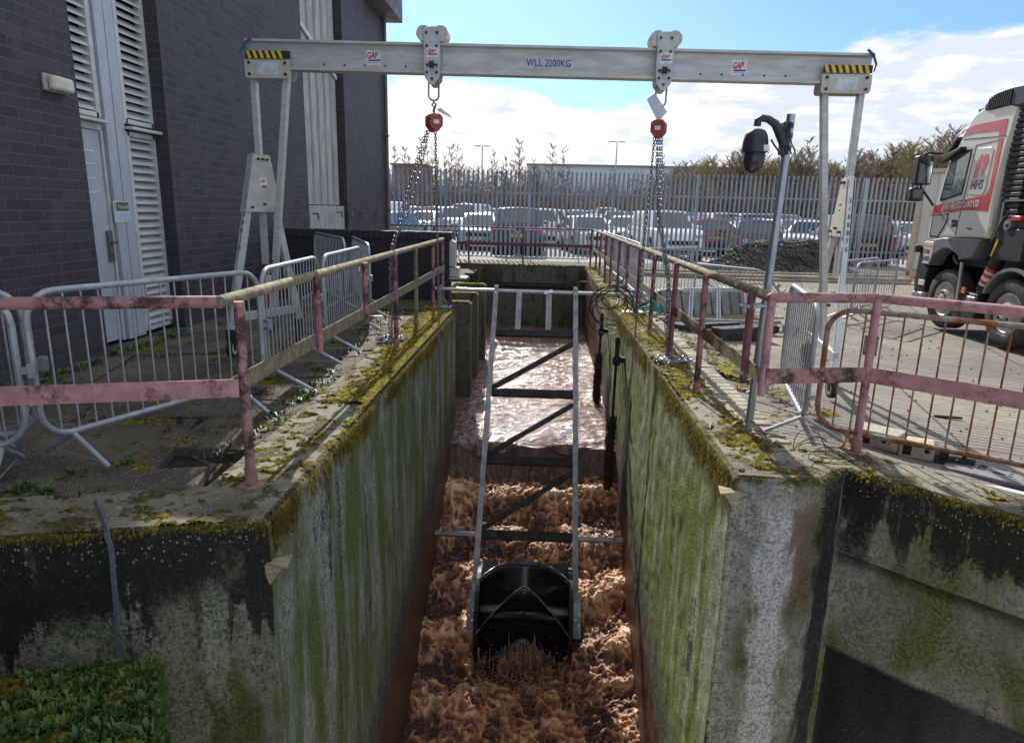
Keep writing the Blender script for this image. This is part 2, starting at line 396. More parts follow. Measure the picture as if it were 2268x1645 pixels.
mYardR = slabmat('tined yard concrete', (.27, .24, .19), (.165, .152, .14), (.12, .12, .05), .70, .5, groove=rad(-14))
mYardL = slabmat('dark mossy slabs', (.135, .115, .082), (.060, .052, .040), (.065, .062, .014), .55, 1.3)
mPark = slabmat('car park tarmac', (.30, .29, .27), (.22, .21, .20), (.2, .2, .18), .75, .3)

# ---------------------------------------------------------------- ground sheets
def gz(x, y):
    x = np.asarray(x, float); y = np.asarray(y, float)
    return -.35*np.minimum(1, np.maximum(0, (x-1.6)/4.5))**.6*(1-sst(0, 1, (y-14)/6))
def offset_path(pts, d):
    """offset an open polyline to its left by d, with mitred corners"""
    pts = [Vector((p[0], p[1])) for p in pts]; out = []
    for i, p in enumerate(pts):
        ns = []
        if i > 0: t = (p-pts[i-1]).normalized(); ns.append(Vector((-t.y, t.x)))
        if i < len(pts)-1: t = (pts[i+1]-p).normalized(); ns.append(Vector((-t.y, t.x)))
        n = sum(ns, Vector((0, 0))).normalized(); out.append(p+n*(d/max(n.dot(ns[0]), .3)))
    return out
PL = [(-1.38, 10.75), (-1.38, 3.15), (-2.575, 2.85), (-6.5, 1.87)]     # left wall line, channel side on its left when walking -y
PL = PL[::-1]                                                          # wing -> channel, ground on the left
PR = [(1.24, 20.05), (1.24, 4.02), (1.56, 3.99), (1.82, 4.03), (2.02, 4.22), (2.70, 3.55), (5.4, .88)]

def grid_sheet(name, x0, x1, y0, y1, nx, ny, zf, m, keep=None, kind='structure'):
    xs = np.linspace(x0, x1, nx); ys = np.linspace(y0, y1, ny); A, B = np.meshgrid(xs, ys, indexing='ij')
    P = np.stack([A, B, zf(A, B)], -1)
    mask = None
    if keep is not None:
        cx = (A[:-1, :-1]+A[1:, 1:])/2; cy = (B[:-1, :-1]+B[1:, 1:])/2; mask = keep(cx, cy)
    o = link_mesh(name, grid_mesh(name, P, mask), m); return tag(o, kind=kind)
def wing_back(x):      # y of the back line of the right wing coping
    return 4.22-(x-2.02)*.985+.42*1.4
grid_sheet('yard_ground', 1.2, 13.2, -4., 20.2, 121, 243, lambda x, y: gz(x, y)-.03+.006*(fbm(x*1.5, y*1.5)-.5), mYardR,
           keep=lambda x, y: ((x > 1.6) & (y > 4.6) & (y > wing_back(x))))
mb = MB()
mb.add([(13.2, -4, -.38), (300, -4, -.38), (300, 20.2, -.03), (13.2, 20.2, -.03), (13.2, 14, -.38), (300, 14, -.38)], [(0, 1, 5, 4), (4, 5, 2, 3)])
mb.add([(-300, 20.2, -.03), (300, 20.2, -.03), (300, 21.6, -.03), (-300, 21.6, -.03)], [(0, 1, 2, 3)])
tag(mb.build('outer_ground', mYardR), kind='structure')
mb = MB(); mb.add([(-1500, 21.6, -.03), (1500, 21.6, -.03), (1500, 2500, -.03), (-1500, 2500, -.03)], [(0, 1, 2, 3)])
tag(mb.build('car_park_ground', mPark), kind='structure')
# left yard: concrete slabs, each a little out of level, with a sunken hole near the wing
mb = MB()
mb.add([(-300, -20, -.16), (-1.9, -20, -.16), (-1.9, 20.2, -.16), (-300, 20.2, -.16)], [(0, 1, 2, 3)])
base = MB(); base.add([(-60, 2.4, -.12), (-5.8, 2.4, -.12), (-2.4, 3.2, -.12), (-1.9, 3.55, -.12), (-1.9, 20.2, -.12), (-60, 20.2, -.12)], [(0, 1, 2, 3, 4, 5)])
tag(base.build('soil', M('dark soil', (.035, .027, .018), (.02, .016, .011), .95, scale=8, bump=.8, bscale=25, bdist=.03)), kind='structure')
sm_ = MB(); random.seed(3); a0 = rad(14); ux = Vector((math.cos(a0), math.sin(a0), 0)); uy = Vector((-math.sin(a0), math.cos(a0), 0))
for i in range(-9, 6):
    for j in range(-2, 14):
        c = Vector((-3.1, 4.2, 0))+ux*(i*1.22+(j % 2)*.3)+uy*(j*1.22)
        if c.x > -2.5 or c.x < -9 or c.y > 19.5: continue
        if (i, j) in ((0, -1), (1, 0)): continue
        if c.y < 3.2+(-c.x-2.4)*-.22+.55: continue
        Rr = Matrix.Rotation(a0+random.uniform(-.006, .006), 3, 'Z') @ Matrix.Rotation(random.uniform(-.009, .009), 3, 'X') @ Matrix.Rotation(random.uniform(-.009, .009), 3, 'Y')
        sm_.box((c.x, c.y, -.075+random.uniform(-.008, .012)), (1.2, 1.2, .08), Rr)
tag(sm_.build('yard_slabs', mYardL, bevel=.008), kind='structure')
# narrow slab strip beside the coping of the channel
sm_ = MB()
for k in range(9): sm_.box((-2.28, 4.9+k*1.23, -.085), (.62, 1.2, .08), Matrix.Rotation(random.uniform(-.01, .01), 3, 'Y'))
for k, (x, y) in enumerate([(-2.35, 3.48), (-3.5, 3.16), (-4.7, 2.87), (-5.9, 2.58)]): sm_.box((x-.25, y+.12, -.07), (1.16, .42, .08), Matrix.Rotation(rad(14), 3, 'Z'))
tag(sm_.build('edge_slabs', mYardL, bevel=.008), kind='structure')

# ---------------------------------------------------------------- channel walls
def wall(name, label, path, m, zbot, cut=None, amp=.012, seam=None, step=.035, capback=.55, mcap=None, outer=None):
    """a retaining wall: rough swept face following path plus a coping capback deep, ground on the left of the path"""
    root = empty(name, (0, 0, 0), label, 'concrete wall')
    pts = [Vector((p[0], p[1])) for p in path]
    S = []                                             # resample
    for a, b in zip(pts[:-1], pts[1:]):
        n = max(1, int((b-a).length/step)); S += [a+(b-a)*i/n for i in range(n)]
    S.append(pts[-1]); S = np.array([[p.x, p.y] for p in S])
    T = np.gradient(S, axis=0); T /= np.linalg.norm(T, axis=1)[:, None]
    for _ in range(2): T[1:-1] = (T[:-2]+T[1:-1]*2+T[2:])/4
    T /= np.linalg.norm(T, axis=1)[:, None]
    Nn = np.stack([-T[:, 1], T[:, 0]], -1)             # to the ground side
    prof = [(.05, 0.), (.03, -.002), (.012, -.012), (.002, -.03)]+[(0., -z) for z in np.arange(.05, -zbot+step, step)]
    pr = np.array(prof)
    Pz = np.broadcast_to(pr[:, 1], (len(S), len(pr))).copy()
    Px = S[:, None, 0]+Nn[:, None, 0]*pr[None, :, 0]; Py = S[:, None, 1]+Nn[:, None, 1]*pr[None, :, 0]
    n = (fbm(Px*9, Py*9, Pz*9, 4)-.5)*2*amp + (fbm(Px*2.2, Py*2.2, Pz*1.5, 3, 1)-.5)*amp*2.2
    edge = np.exp(Pz/.09); n = n+edge*(fbm(Px*6, Py*6, Pz*6, 3, 2)-.42)*.05
    if seam is not None: n = n+seam(Px, Py, Pz)
    n[:, 0] = 0
    Px = Px+Nn[:, None, 0]*n; Py = Py+Nn[:, None, 1]*n
    Pz[:, 1:4] += -(np.abs(n[:, 1:4]))*.4
    P = np.stack([Px, Py, Pz], -1)
    mask = None
    if cut is not None:
        cz = (Pz[:-1, :-1]+Pz[1:, 1:])/2; mask = ~cut(Px[:-1, :-1], Py[:-1, :-1], cz)
    link_mesh('wall_face', grid_mesh(name, P, mask), m, root)
    inner = [(Px[i, 0], Py[i, 0]) for i in range(len(S))]
    outer = outer or [(p.x, p.y) for p in offset_path(path, capback)]
    mb = MB(); mb.add([(x, y, 0) for x, y in inner]+[(x, y, 0) for x, y in outer[::-1]], [tuple(range(len(inner)+len(outer)))])
    nI = len(inner); k = len(outer)
    for i in range(k-1):
        a, b2 = outer[i], outer[i+1]; mb.quad((a[0], a[1], 0), (b2[0], b2[1], 0), (b2[0], b2[1], -.5), (a[0], a[1], -.5))
    mb.build('coping', mcap or mCapL, root, smooth=20)
    return root
wall('concrete_wall', 'mossy concrete channel wall on the left with a black wing wall turning out of frame', PL, [mConcL], -4.9, capback=.53,
     cut=None) if False else None
# the blackened wing and the streaked channel face are one casting with two finishes
def split_mat(root, test, m2):
    o = [c for c in root.children if c.name.startswith('wall_face')][0]; me = o.data; me.materials.append(m2)
    off = rootloc(root)
    for p in me.polygons:
        c = p.center+off
        if test(c): p.material_index = 1
wl = wall('concrete_wall', 'mossy streaked concrete channel wall on the left with a black wing turning towards the left edge', PL, mConcL, -4.9, capback=.53, amp=.010)
split_mat(wl, lambda c: c.x < -1.385 and c.y < 3.16, mConcW)
def seamR(x, y, z):
    w = (x > 2.04)&(y < 4.25)
    groove = np.where(w & (np.abs(z+.60+.02*fbm(x*4, y*4)) < .026), .055, 0.)+np.where(w & (z < -.6), .03, 0)
    dx = np.abs((x-1.98)+(y-4.18)); notch = np.where((x > 1.83) & (x < 2.1) & (y > 4.0), .0, 0.)
    return groove+notch
wr = wall('concrete_wall', 'mossy green streaked concrete channel wall on the right with a rounded pier and a wing beam over a dark opening', PR, mConcR, -4.9, capback=.36, outer=[(1.60, 20.05), (1.60, 4.68), (2.18, 4.66), (2.99, 3.85), (5.7, 1.18)],
          cut=lambda x, y, z: (x > 2.04) & (z < -1.30), seam=seamR, amp=.012)
def whitepier(name):
    m, g, b = newmat(name); return m
mConcP = concrete('pier concrete with lime run', (.20, .20, .165), (.020, .020, .014), (.075, .095, .022), top=.14, darkamt=.45, greenamt=.7, streak=.6, pebz=.10,
    patches=[('x', 1.56, .15, -.06, -6, (.62, .60, .58), .97), ('x', 1.72, .11, -.04, -.9, (.17, .10, .055), .8), ('x', 1.93, .14, .2, -6, (.012, .012, .010), 1.)])  # last patch: black down the groove between pier and beam
split_mat(wr, lambda c: c.x > 2.03, mConcV)
o = [c for c in wr.children if c.name.startswith('wall_face')][0]; o.data.materials.append(mConcP); off = rootloc(wr)
for p in o.data.polygons:
    cc_ = p.center+off
    if 1.27 < cc_.x <= 2.03: p.material_index = 2
# wing beam underside and the culvert behind it
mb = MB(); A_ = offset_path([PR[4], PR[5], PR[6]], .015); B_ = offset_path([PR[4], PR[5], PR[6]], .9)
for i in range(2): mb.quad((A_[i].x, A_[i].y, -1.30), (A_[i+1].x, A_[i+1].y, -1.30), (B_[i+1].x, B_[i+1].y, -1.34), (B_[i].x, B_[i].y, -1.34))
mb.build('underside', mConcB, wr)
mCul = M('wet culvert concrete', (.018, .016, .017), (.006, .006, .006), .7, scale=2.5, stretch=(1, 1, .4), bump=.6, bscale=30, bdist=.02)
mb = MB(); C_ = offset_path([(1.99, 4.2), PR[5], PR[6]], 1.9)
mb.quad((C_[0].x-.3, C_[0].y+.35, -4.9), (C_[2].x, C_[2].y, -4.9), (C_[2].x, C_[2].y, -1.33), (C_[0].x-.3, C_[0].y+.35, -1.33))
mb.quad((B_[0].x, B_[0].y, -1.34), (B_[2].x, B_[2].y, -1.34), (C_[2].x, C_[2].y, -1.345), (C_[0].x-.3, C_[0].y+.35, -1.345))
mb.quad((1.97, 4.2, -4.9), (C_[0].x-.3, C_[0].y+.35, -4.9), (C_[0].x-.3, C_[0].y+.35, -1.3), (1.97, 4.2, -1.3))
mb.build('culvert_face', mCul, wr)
# deck the photographer stands on, behind the view
mb = MB(); mb.bb(-9, 9, -6, 1.25, -.55, -.12); tag(mb.build('deck', mConcB), kind='structure')
mb = MB(); mb.bb(-9, 9, -6.3, -6, -4.9, -.12); tag(mb.build('deck_abutment', mConcB), kind='structure')
# end wall and the three baffles
def block(name, label, x0, x1, y0, y1, z0, z1, m, cat='concrete wall', group=None, mossy=True):
    mb = MB(); mb.bb(x0, x1, y0, y1, z0, z1); r = mb.build(name, m, smooth=20, bevel=.02); return tag(r, label, cat, group)
block('end_wall', 'dark damp concrete wall closing the far end of the channel under the far railing', -3.3, 1.7, 20.05, 20.45, -4, 0, mConcB)
block('baffle_wall', 'nearest and tallest of the three dark concrete baffles on the left of the channel', -3.3, -1.315, 12.5, 12.75, -4.5, -.12, mConcB, group='concrete baffles in the channel')
block('baffle_wall', 'middle dark concrete baffle with an orange mossy top edge', -3.3, -1.33, 14., 14.25, -4.5, -.13, mConcB, group='concrete baffles in the channel')
block('baffle_wall', 'farthest of the three concrete baffles with a yellow mossy top edge', -3.3, -1.30, 15.5, 15.75, -4.5, -.10, mConcB, group='concrete baffles in the channel')
mb = MB(); mb.bb(-3.6, -3.3, 12.4, 20.4, -4.5, -.02); mb.bb(-3.6, -1.66, 10.76, 12.4, -4.5, -.005)
tag(mb.build('side_wall', mConcB), 'dark concrete side wall of the channel behind the three baffles', 'concrete wall')
mb = MB(); mb.bb(-3.4, 1.3, 4., 20.1, -5.1, -4.95); tag(mb.build('channel_bed', mConcB), kind='structure')

# ---------------------------------------------------------------- moss sheets and tufts
mMoss, g, b = newmat('yellow green moss'); v = ncoord(g)
n = g.noise(v, 30, 6, .7); col = g.ramp(n, [(.30, (.025, .020, .008)), (.42, (.10, .085, .014)), (.55, (.27, .22, .022)), (.72, (.46, .38, .05))])
col = g.mix(g.maprange(g.noise(v, 4.5, 5), .45, .62, 0., .75), col, (.10, .06, .022))
g.put(b.inputs['Base Color'], col); b.inputs['Roughness'].default_value = .95; b.inputs['Specular IOR Level'].default_value = .15
g.put(b.inputs['Normal'], g.bump(g.noise(v, 90, 6, .75), 1., .02))
def inpoly(x, y, poly):
    r = np.zeros(x.shape, bool); n = len(poly)
    for i in range(n):
        x1, y1 = poly[i]; x2, y2 = poly[(i+1) % n]
        c = ((y1 > y) != (y2 > y)) & (x < (x2-x1)*(y-y1)/((y2-y1) if y2 != y1 else 1e-9)+x1); r ^= c
    return r
MV = []; MF = []; MN = 0
def moss_patch(x0, x1, y0, y1, step, thr, z0=0., poly=None, hmax=.035):
    global MN
    xs = np.arange(x0, x1, step); ys = np.arange(y0, y1, step); A, B = np.meshgrid(xs, ys, indexing='ij')
    big = fbm(A*2.3+5, B*2.3, 0, 4, 1); sm2 = fbm(A*16, B*16, 0, 3, 2); t = thr(A, B) if callable(thr) else thr
    h = (big*.50+sm2*.32+fbm(A*44, B*44, 0, 2, 0)*.18)-t
    if poly is not None: h = np.where(inpoly(A, B, poly), h, -1)
    hh = np.clip(h*.20, -.006, hmax*.8)*(.6+.8*fbm(A*60, B*60, 0, 2, 3))
    P = np.stack([A, B, z0+hh], -1); mask = (h[:-1, :-1] > -.008) & (h[1:, 1:] > -.008)
    n, m = A.shape; idx = np.arange(n*m).reshape(n, m)+MN
    q = np.stack([idx[:-1, :-1], idx[1:, :-1], idx[1:, 1:], idx[:-1, 1:]], -1)[mask].reshape(-1, 4)
    MV.append(P.reshape(-1, 3)); MF.append(q); MN += n*m
tl = lambda x, y: np.where(y > 5.3, .37, np.where(y > 3.7, .53, .485))-.10*sst(-1.50, -1.40, x)+np.where(y < 3.6, .02, 0)+.14*sst(-1.6, -1.95, x)*(y > 5)
moss_patch(-1.93, -1.39, 3.2, 10.74, .010, tl); moss_patch(-1.93, -1.68, 10.74, 12.0, .016, .40)
polyL = [(p.x, p.y) for p in offset_path(PL[:3], .03)]+[(p.x, p.y) for p in offset_path(PL[:3], .5)][::-1]
moss_patch(-4.5, -1.4, 2.3, 3.7, .012, .55, poly=polyL)
tr = lambda x, y: np.where(y > 6, .43, .50)+.05*sst(1.35, 1.26, x)
moss_patch(1.26, 1.62, 4.1, 19.9, .012, tr)
moss_patch(1.4, 2.9, 3.8, 4.75, .012, .585)
moss_patch(1.98, 2.6, 5.6, 10.4, .02, .52, z0=-.075, hmax=.02)
moss_patch(-3.2, -1.35, 12.5, 12.75, .02, .30, z0=-.12); moss_patch(-3.2, -1.35, 14., 14.25, .02, .30, z0=-.13); moss_patch(-3.2, -1.33, 15.5, 15.75, .02, .30, z0=-.10)
moss_patch(-3.2, 1.25, 20.05, 20.4, .02, .33)
moss_patch(-4.6, -2.0, 3.3, 8.5, .016, .575, z0=-.042, hmax=.02)
o = soup('moss', np.concatenate(MV), np.concatenate(MF), mMoss); o.data.shade_smooth(); tag(o, 'yellow green moss creeping over the wall tops', 'moss', kind='stuff')
# hanging moss fringe over the channel edges: thousands of small tapering strands
V = []; F = []
def fringe(n, px, py, nx, ny, L0, L1, spread):
    for i in range(n):
        t = random.random(); x = px(t); y = py(t); 
        dens = float(fbm(np.array([y*1.7+x]), np.array([x*1.3]), 0., 3, 1)[0])
        if random.random() > (dens-.28)*2.6: continue
        z = -abs(random.gauss(0, spread)); L = random.uniform(L0, L1)*.55; w = random.uniform(.003, .009); out = random.uniform(.004, .022)
        a = len(V); tx, ty = -ny, nx
        V.extend([(x+nx*.0-tx*w, y-ty*w, z+.008), (x+tx*w, y+ty*w, z+.008), (x+nx*out+random.gauss(0, .006)*tx, y+ny*out+random.gauss(0, .006)*ty, z-L)])
        F.append((a, a+1, a+2))
fringe(26000, lambda t: -1.38, lambda t: 3.2+7.5*t**1.25, 1, 0, .02, .06, .085)
fringe(26000, lambda t: 1.24, lambda t: 4.1+13*t**1.4, -1, 0, .02, .06, .10)
fringe(2500, lambda t: -1.4-3.*t, lambda t: 3.15-.25*3*t/1.0*.99, .24, -.97, .01, .03, .03)
fringe(2500, lambda t: 2.05+2.0*t, lambda t: 4.19-1.97*t, -.7, -.7, .01, .03, .03)
o = soup('hanging_moss', V, F, mMoss); tag(o, 'shaggy moss hanging over the channel edges', 'moss', kind='stuff')

# grey mastic joints running over the coping and down the wing walls
mMas = M('grey mastic', (.13, .14, .16), (.09, .10, .12), .6, scale=20, bump=.3)
def joint(name_lab, P, w=.022):
    mb = MB(); P = [Vector(p) for p in P]
    for a, b in zip(P[:-1], P[1:]): mb.bar(a, b, w, .012, (0, -1, .6))
    tag(mb.build('sealed_joint', mMas), name_lab, 'joint')
random.seed(31)
JP = [(-2.40, 3.30, .004), (-2.28, 3.16, .005), (-2.17, 3.03, .006), (-2.115, 2.962, .006), (-2.105, 2.945, -.02), (-2.10, 2.953, -.06), (-2.102, 2.955, -.13), (-2.108, 2.952, -.30), (-2.116, 2.950, -.48), (-2.126, 2.948, -.66), (-2.128, 2.946, -.74)]
joint('grey sealed joint crossing the left coping and running down the black wing wall', JP)
# ---------------------------------------------------------------- water
def wz(y):
    ys = [4.0, 5.0, 6.2, 7.0, 8.0, 8.9, 9.5, 9.85, 10.0, 10.25, 10.6, 13, 17.7, 20.2]
    zs = [-4.45, -4.32, -4.10, -3.84, -3.42, -2.98, -2.66, -2.50, -2.38, -2.07, -1.99, -1.93, -1.82, -1.80]
    return np.interp(y, ys, zs)
def water():
    # upstream pool
    xs = np.arange(-3.4, 1.30, .025); ys = np.arange(10.2, 20.2, .025); A, B = np.meshgrid(xs, ys, indexing='ij')
    sh = lambda q: .22*(fbm(q*2.3+7, q*0+3, 0, 3, 2)-.5)*2
    z = wz(B+sh(A)*sst(11.2, 10.4, B))+.024*(fbm(A*3, B*4.2, 0, 3)-.5)*2+.020*(ridge(A*6, B*9, 0, 3, 1)-.5)*2
    z += .035*np.exp(-((B-18.3-.4*np.sin(A*2))/.12)**2)*np.clip(fbm(A*3, B*0, 0, 2)+.2, 0, 1)
    h1 = np.zeros_like(z)
    # chute and broken water
    xs2 = np.arange(-1.42, 1.29, .0125); ys2 = np.arange(4.0, 10.21, .0125); C, D = np.meshgrid(xs2, ys2, indexing='ij')
    amp = sst(10.12, 9.85, D)
    wx = C+.10*(fbm(C*5, D*5, 0, 3, 3)-.5)*2+.03*(fbm(C*17, D*17, 0, 2, 1)-.5)*2; wy = D+.10*(fbm(C*5+31, D*5, 0, 3, 2)-.5)*2+.03*(fbm(C*17+9, D*17, 0, 2, 3)-.5)*2
    rg = lambda q, r_, k: np.clip(1-np.abs(2*vnoise(q, r_, 0, k)-1)*1.15, 0, 1)
    f1 = rg(wx*9.0, wy*11.0, 0)**3; f2 = rg(wx*19+5, wy*22, 2)**2.5; f3 = rg(wx*36, wy*38, 1)**2
    b = fbm(C*1.7, D*2.4, 0, 4, 1); big = fbm(C*4, D*5, 0, 4, 2)
    roll = np.sin(2*np.pi*(D-9.35+.5*(fbm(C*1.2, D*.5, 0, 2, 2)-.5))/.70)*sst(6.2, 7.4, D)
    disp = (b-.5)*.14+.055*roll+(big-.5)*.12+.034*(f1-.25)+.030*(f2-.25)+.014*(f3-.3)
    hole = np.exp(-(((C+.09)/.62)**2+((D-7.35)/.5)**2)); calm = sst(6.0, 5.0, D)
    z2 = wz(D+sh(C)*sst(8.8, 9.8, D))+disp*amp*(1-.45*calm)-.22*hole
    z2 = z2+.04*np.exp(-((D-10.05)/.1)**2)*(ridge(C*9, D*2, 0, 3, 1)-.5)
    hh = np.clip(.50*f1+.38*f2+.22*f3+.9*(big-.5)+.7*(b-.5)+.14*roll, 0, 1)*amp
    o = link_mesh('water', grid_mesh('water', np.stack([C, D, z2], -1), attrs={'foam': hh}), mFroth); tag(o, kind='structure')
    o2 = link_mesh('water', grid_mesh('water', np.stack([A, B, z], -1)), mPool); tag(o2, kind='structure')
    return z2
mPool, g, b = newmat('peaty water'); v = ncoord(g)
n = g.noise(g.map(v, sc=(1, 1.5, 1)), 9, 6, .6, .4)
fo = g.noise(g.map(v, sc=(1, 2.2, 1), loc=(3, 0, 0)), 10, 8, .72, 1.2); fr = g.math('ABSOLUTE', g.math('SUBTRACT', fo, .5))
col = g.mix(g.maprange(n, .4, .7), (.085, .034, .018), (.20, .090, .050))
g.put(b.inputs['Base Color'], g.mix(g.math('MULTIPLY', g.maprange(fr, .022, .0), .55), col, (.62, .54, .50)))  # pale ridge lines: foam streaks that also paint in the glitter
b.inputs['Roughness'].default_value = .07; b.inputs['Specular IOR Level'].default_value = .7; b.inputs['IOR'].default_value = 1.4
x, y, z = g.sep(v)
hh = g.math('ADD', g.math('MULTIPLY', g.noise(g.map(v, sc=(1, 2.0, 1)), 9, 4, .55, .6), .7), g.math('MULTIPLY', g.noise(g.map(v, sc=(1, 1.6, 1)), 3.5, 3, .5), 1.4))
g.put(b.inputs['Normal'], g.bump(hh, .9, .05))
mFroth, g, b = newmat('brown froth'); v = ncoord(g); at = g.n('Attribute', attribute_name='foam').outputs['Fac']
x, y, z = g.sep(v)
fn = g.noise(v, 30, 5, .7, 1.); fn2 = g.noise(v, 4, 6, .65); fil = at
tot = g.math('ADD', g.math('MULTIPLY', at, 1.), g.math('ADD', g.math('MULTIPLY', g.math('SUBTRACT', fn, .5), .45), g.math('MULTIPLY', g.math('SUBTRACT', fn2, .5), .30)))
col = g.ramp(tot, [(.08, (.036, .012, .008)), (.24, (.12, .040, .022)), (.42, (.30, .115, .055)), (.62, (.56, .27, .13)), (.95, (.86, .62, .40))])
calm = g.maprange(y, 6.3, 5.3)
col = g.mix(g.math('MULTIPLY', calm, g.maprange(g.noise(v, 7, 6, .65, .6), .40, .60, .0, .8)), col, (.52, .37, .29))
lip = g.math('MULTIPLY', g.maprange(g.math('ADD', y, g.math('MULTIPLY', g.math('SUBTRACT', fn2, .5), .5)), 9.78, 9.95), g.maprange(y, 10.22, 10.12)); st = g.noise(g.map(v, sc=(14, 2, 2)), 2.2, 6, .7, .6)
col = g.mix(g.math('MULTIPLY', lip, .8), col, g.ramp(st, [(.35, (.05, .022, .018)), (.6, (.16, .085, .07)), (.75, (.42, .30, .26))]))
g.put(b.inputs['Base Color'], col); g.put(b.inputs['Roughness'], g.maprange(fil, 0., .6, .14, .5)); b.inputs['Specular IOR Level'].default_value = .6
b.inputs['Subsurface Weight'].default_value = .0
g.put(b.inputs['Normal'], g.bump(g.math('ADD', g.math('MULTIPLY', fil, .6), fn), .9, .02))
WATERZ = water()
# spray and stringy froth: small free blobs above the broken water
V = []; F = []
octa = [(1,0,0),(-1,0,0),(0,1,0),(0,-1,0),(0,0,1),(0,0,-1)]; of = [(0,2,4),(2,1,4),(1,3,4),(3,0,4),(2,0,5),(1,2,5),(3,1,5),(0,3,5)]
random.seed(5)
for i in range(2600):
    if i < 1500:
        x = random.gauss(-.08, .33); y = random.gauss(6.95, .20); z = float(wz(y))-.1+abs(random.gauss(0, .13))
    else:
        x = random.uniform(-1.3, 1.15); y = random.uniform(6, 9.7); z = float(wz(y))+abs(random.gauss(0, .07))+.03
    if not -1.36 < x < 1.22: continue
    r = random.uniform(.003, .009); n = len(V); sx, sy, sz = [random.uniform(.6, 2.) for _ in range(3)]
    V += [(x+a*r*sx, y+b_*r*sy, z+c*r*sz) for a, b_, c in octa]; F += [(n+a, n+b_, n+c) for a, b_, c in of]
o = soup('spray', V, F, M('spray drops', (.45, .27, .17), (.3, .15, .09), .25, scale=5)); tag(o, 'brown spray thrown up round the turbine', 'spray', kind='stuff')

# ---------------------------------------------------------------- brick building
def brickmat(name, axis, c1, c2, mortar, bw=.30, bh=.10, eff=True, mort=.0085):
    m, g, b = newmat(name); v = ncoord(g); x, y, z = g.sep(v)
    uv = g.comb(y if axis == 'y' else x, z, 0.)
    br = g.n('TexBrick'); g.put(br.inputs['Vector'], uv); br.inputs['Scale'].default_value = 1.
    br.inputs['Brick Width'].default_value = bw; br.inputs['Row Height'].default_value = bh; br.inputs['Mortar Size'].default_value = mort
    br.inputs['Mortar Smooth'].default_value = .25; br.inputs['Bias'].default_value = -.1
    br.inputs['Color1'].default_value = (*c1, 1); br.inputs['Color2'].default_value = (*c2, 1); br.inputs['Mortar'].default_value = (*mortar, 1)
    f = g.noise(v, 60, 5, .65); md = g.noise(v, 3.2, 6, .6)
    col = g.mix(g.math('MULTIPLY', g.maprange(f, .48, .7), .5), br.outputs[0], tuple(q*.4 for q in c1))
    col = g.mix(g.math('MULTIPLY', g.maprange(g.noise(g.map(v, sc=(2, 2, .5)), 2.2, 7, .65), .52, .75), .35), col, tuple(min(1, q*2.) for q in c1))
    if eff:   # lime bloom streaks and green base
        col = g.mix(g.math('MULTIPLY', g.maprange(g.math('ADD', z, g.math('MULTIPLY', g.noise(v, 3, 5), .9)), .95, .35), .4), col, (.06, .055, .028))
    g.put(b.inputs['Base Color'], col); g.put(b.inputs['Roughness'], g.maprange(f, .3, .7, .5, .8)); b.inputs['Specular IOR Level'].default_value = .45
    h = g.math('SUBTRACT', g.math('MULTIPLY', f, .25), br.outputs['Fac'])
    h = g.math('ADD', h, g.math('MULTIPLY', md, .4))
    g.put(b.inputs['Normal'], g.bump(h, .8, .008)); return m
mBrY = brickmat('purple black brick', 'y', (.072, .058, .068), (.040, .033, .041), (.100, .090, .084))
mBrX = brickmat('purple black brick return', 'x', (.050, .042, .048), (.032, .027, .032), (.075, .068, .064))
mLouv = M('pale grey louvre', (.66, .66, .63), (.56, .56, .54), .45, scale=6, bump=.1, rust=(.24, .2, .15), rustamt=.66)
mDoor = M('grey blue door paint', (.50, .54, .58), (.44, .48, .52), .4, scale=3, fine=.1, rust=(.3, .25, .18), rustamt=.7)
mSheet = M('corrugated grey sheet', (.50, .49, .45), (.36, .355, .32), .6, scale=7, stretch=(1, 1, .25), bump=.25, rust=(.26, .26, .21), rustamt=.62, fine=.35)
mEave = M('dark eave cladding', (.16, .15, .14), (.10, .095, .09), .6, scale=4)
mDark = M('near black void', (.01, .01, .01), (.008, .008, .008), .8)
mBlack = M('black rubber', (.018, .018, .019), (.012, .012, .012), .6, scale=10, bump=.2)
BX = -4.75; BI = -4.95; HT = 14.
bld = empty('brick_building', (BX, 8., 0), 'tall purple black brick building with louvred bay and corrugated bay along the left', 'building')
def wallseg(name, y0, y1, z0, z1, x=BX, depth=.6):
    mb = MB(); mb.bb(x-depth, x, y0, y1, z0, z1); return mb
mb = MB()
def add_wall(y0, y1, z0=-.2, z1=HT):
    mb.cm = 0; mb.quad((BX, y0, z0), (BX, y1, z0), (BX, y1, z1), (BX, y0, z1))
add_wall(-6, 7.045); add_wall(8.69, 13.78); add_wall(16.53, 20.6)
mb.quad((BX, 13.78, -.2), (BX, 16.53, -.2), (BX, 16.53, 1.0), (BX, 13.78, 1.0))
mb.cm = 1
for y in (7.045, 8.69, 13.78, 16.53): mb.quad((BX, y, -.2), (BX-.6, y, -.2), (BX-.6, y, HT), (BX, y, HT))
mb.quad((BX, 20.6, -.2), (BX-12, 20.6, -.2), (BX-12, 20.6, HT), (BX, 20.6, HT)); mb.quad((BX, -6, -.2), (BX-12, -6, -.2), (BX-12, -6, HT), (BX, -6, HT))
mb.quad((BX, -6, HT), (BX, 20.6, HT), (BX-12, 20.6, HT), (BX-12, -6, HT))
w = mb.build('brick_wall', [mBrY, mBrX], bld, smooth=None)
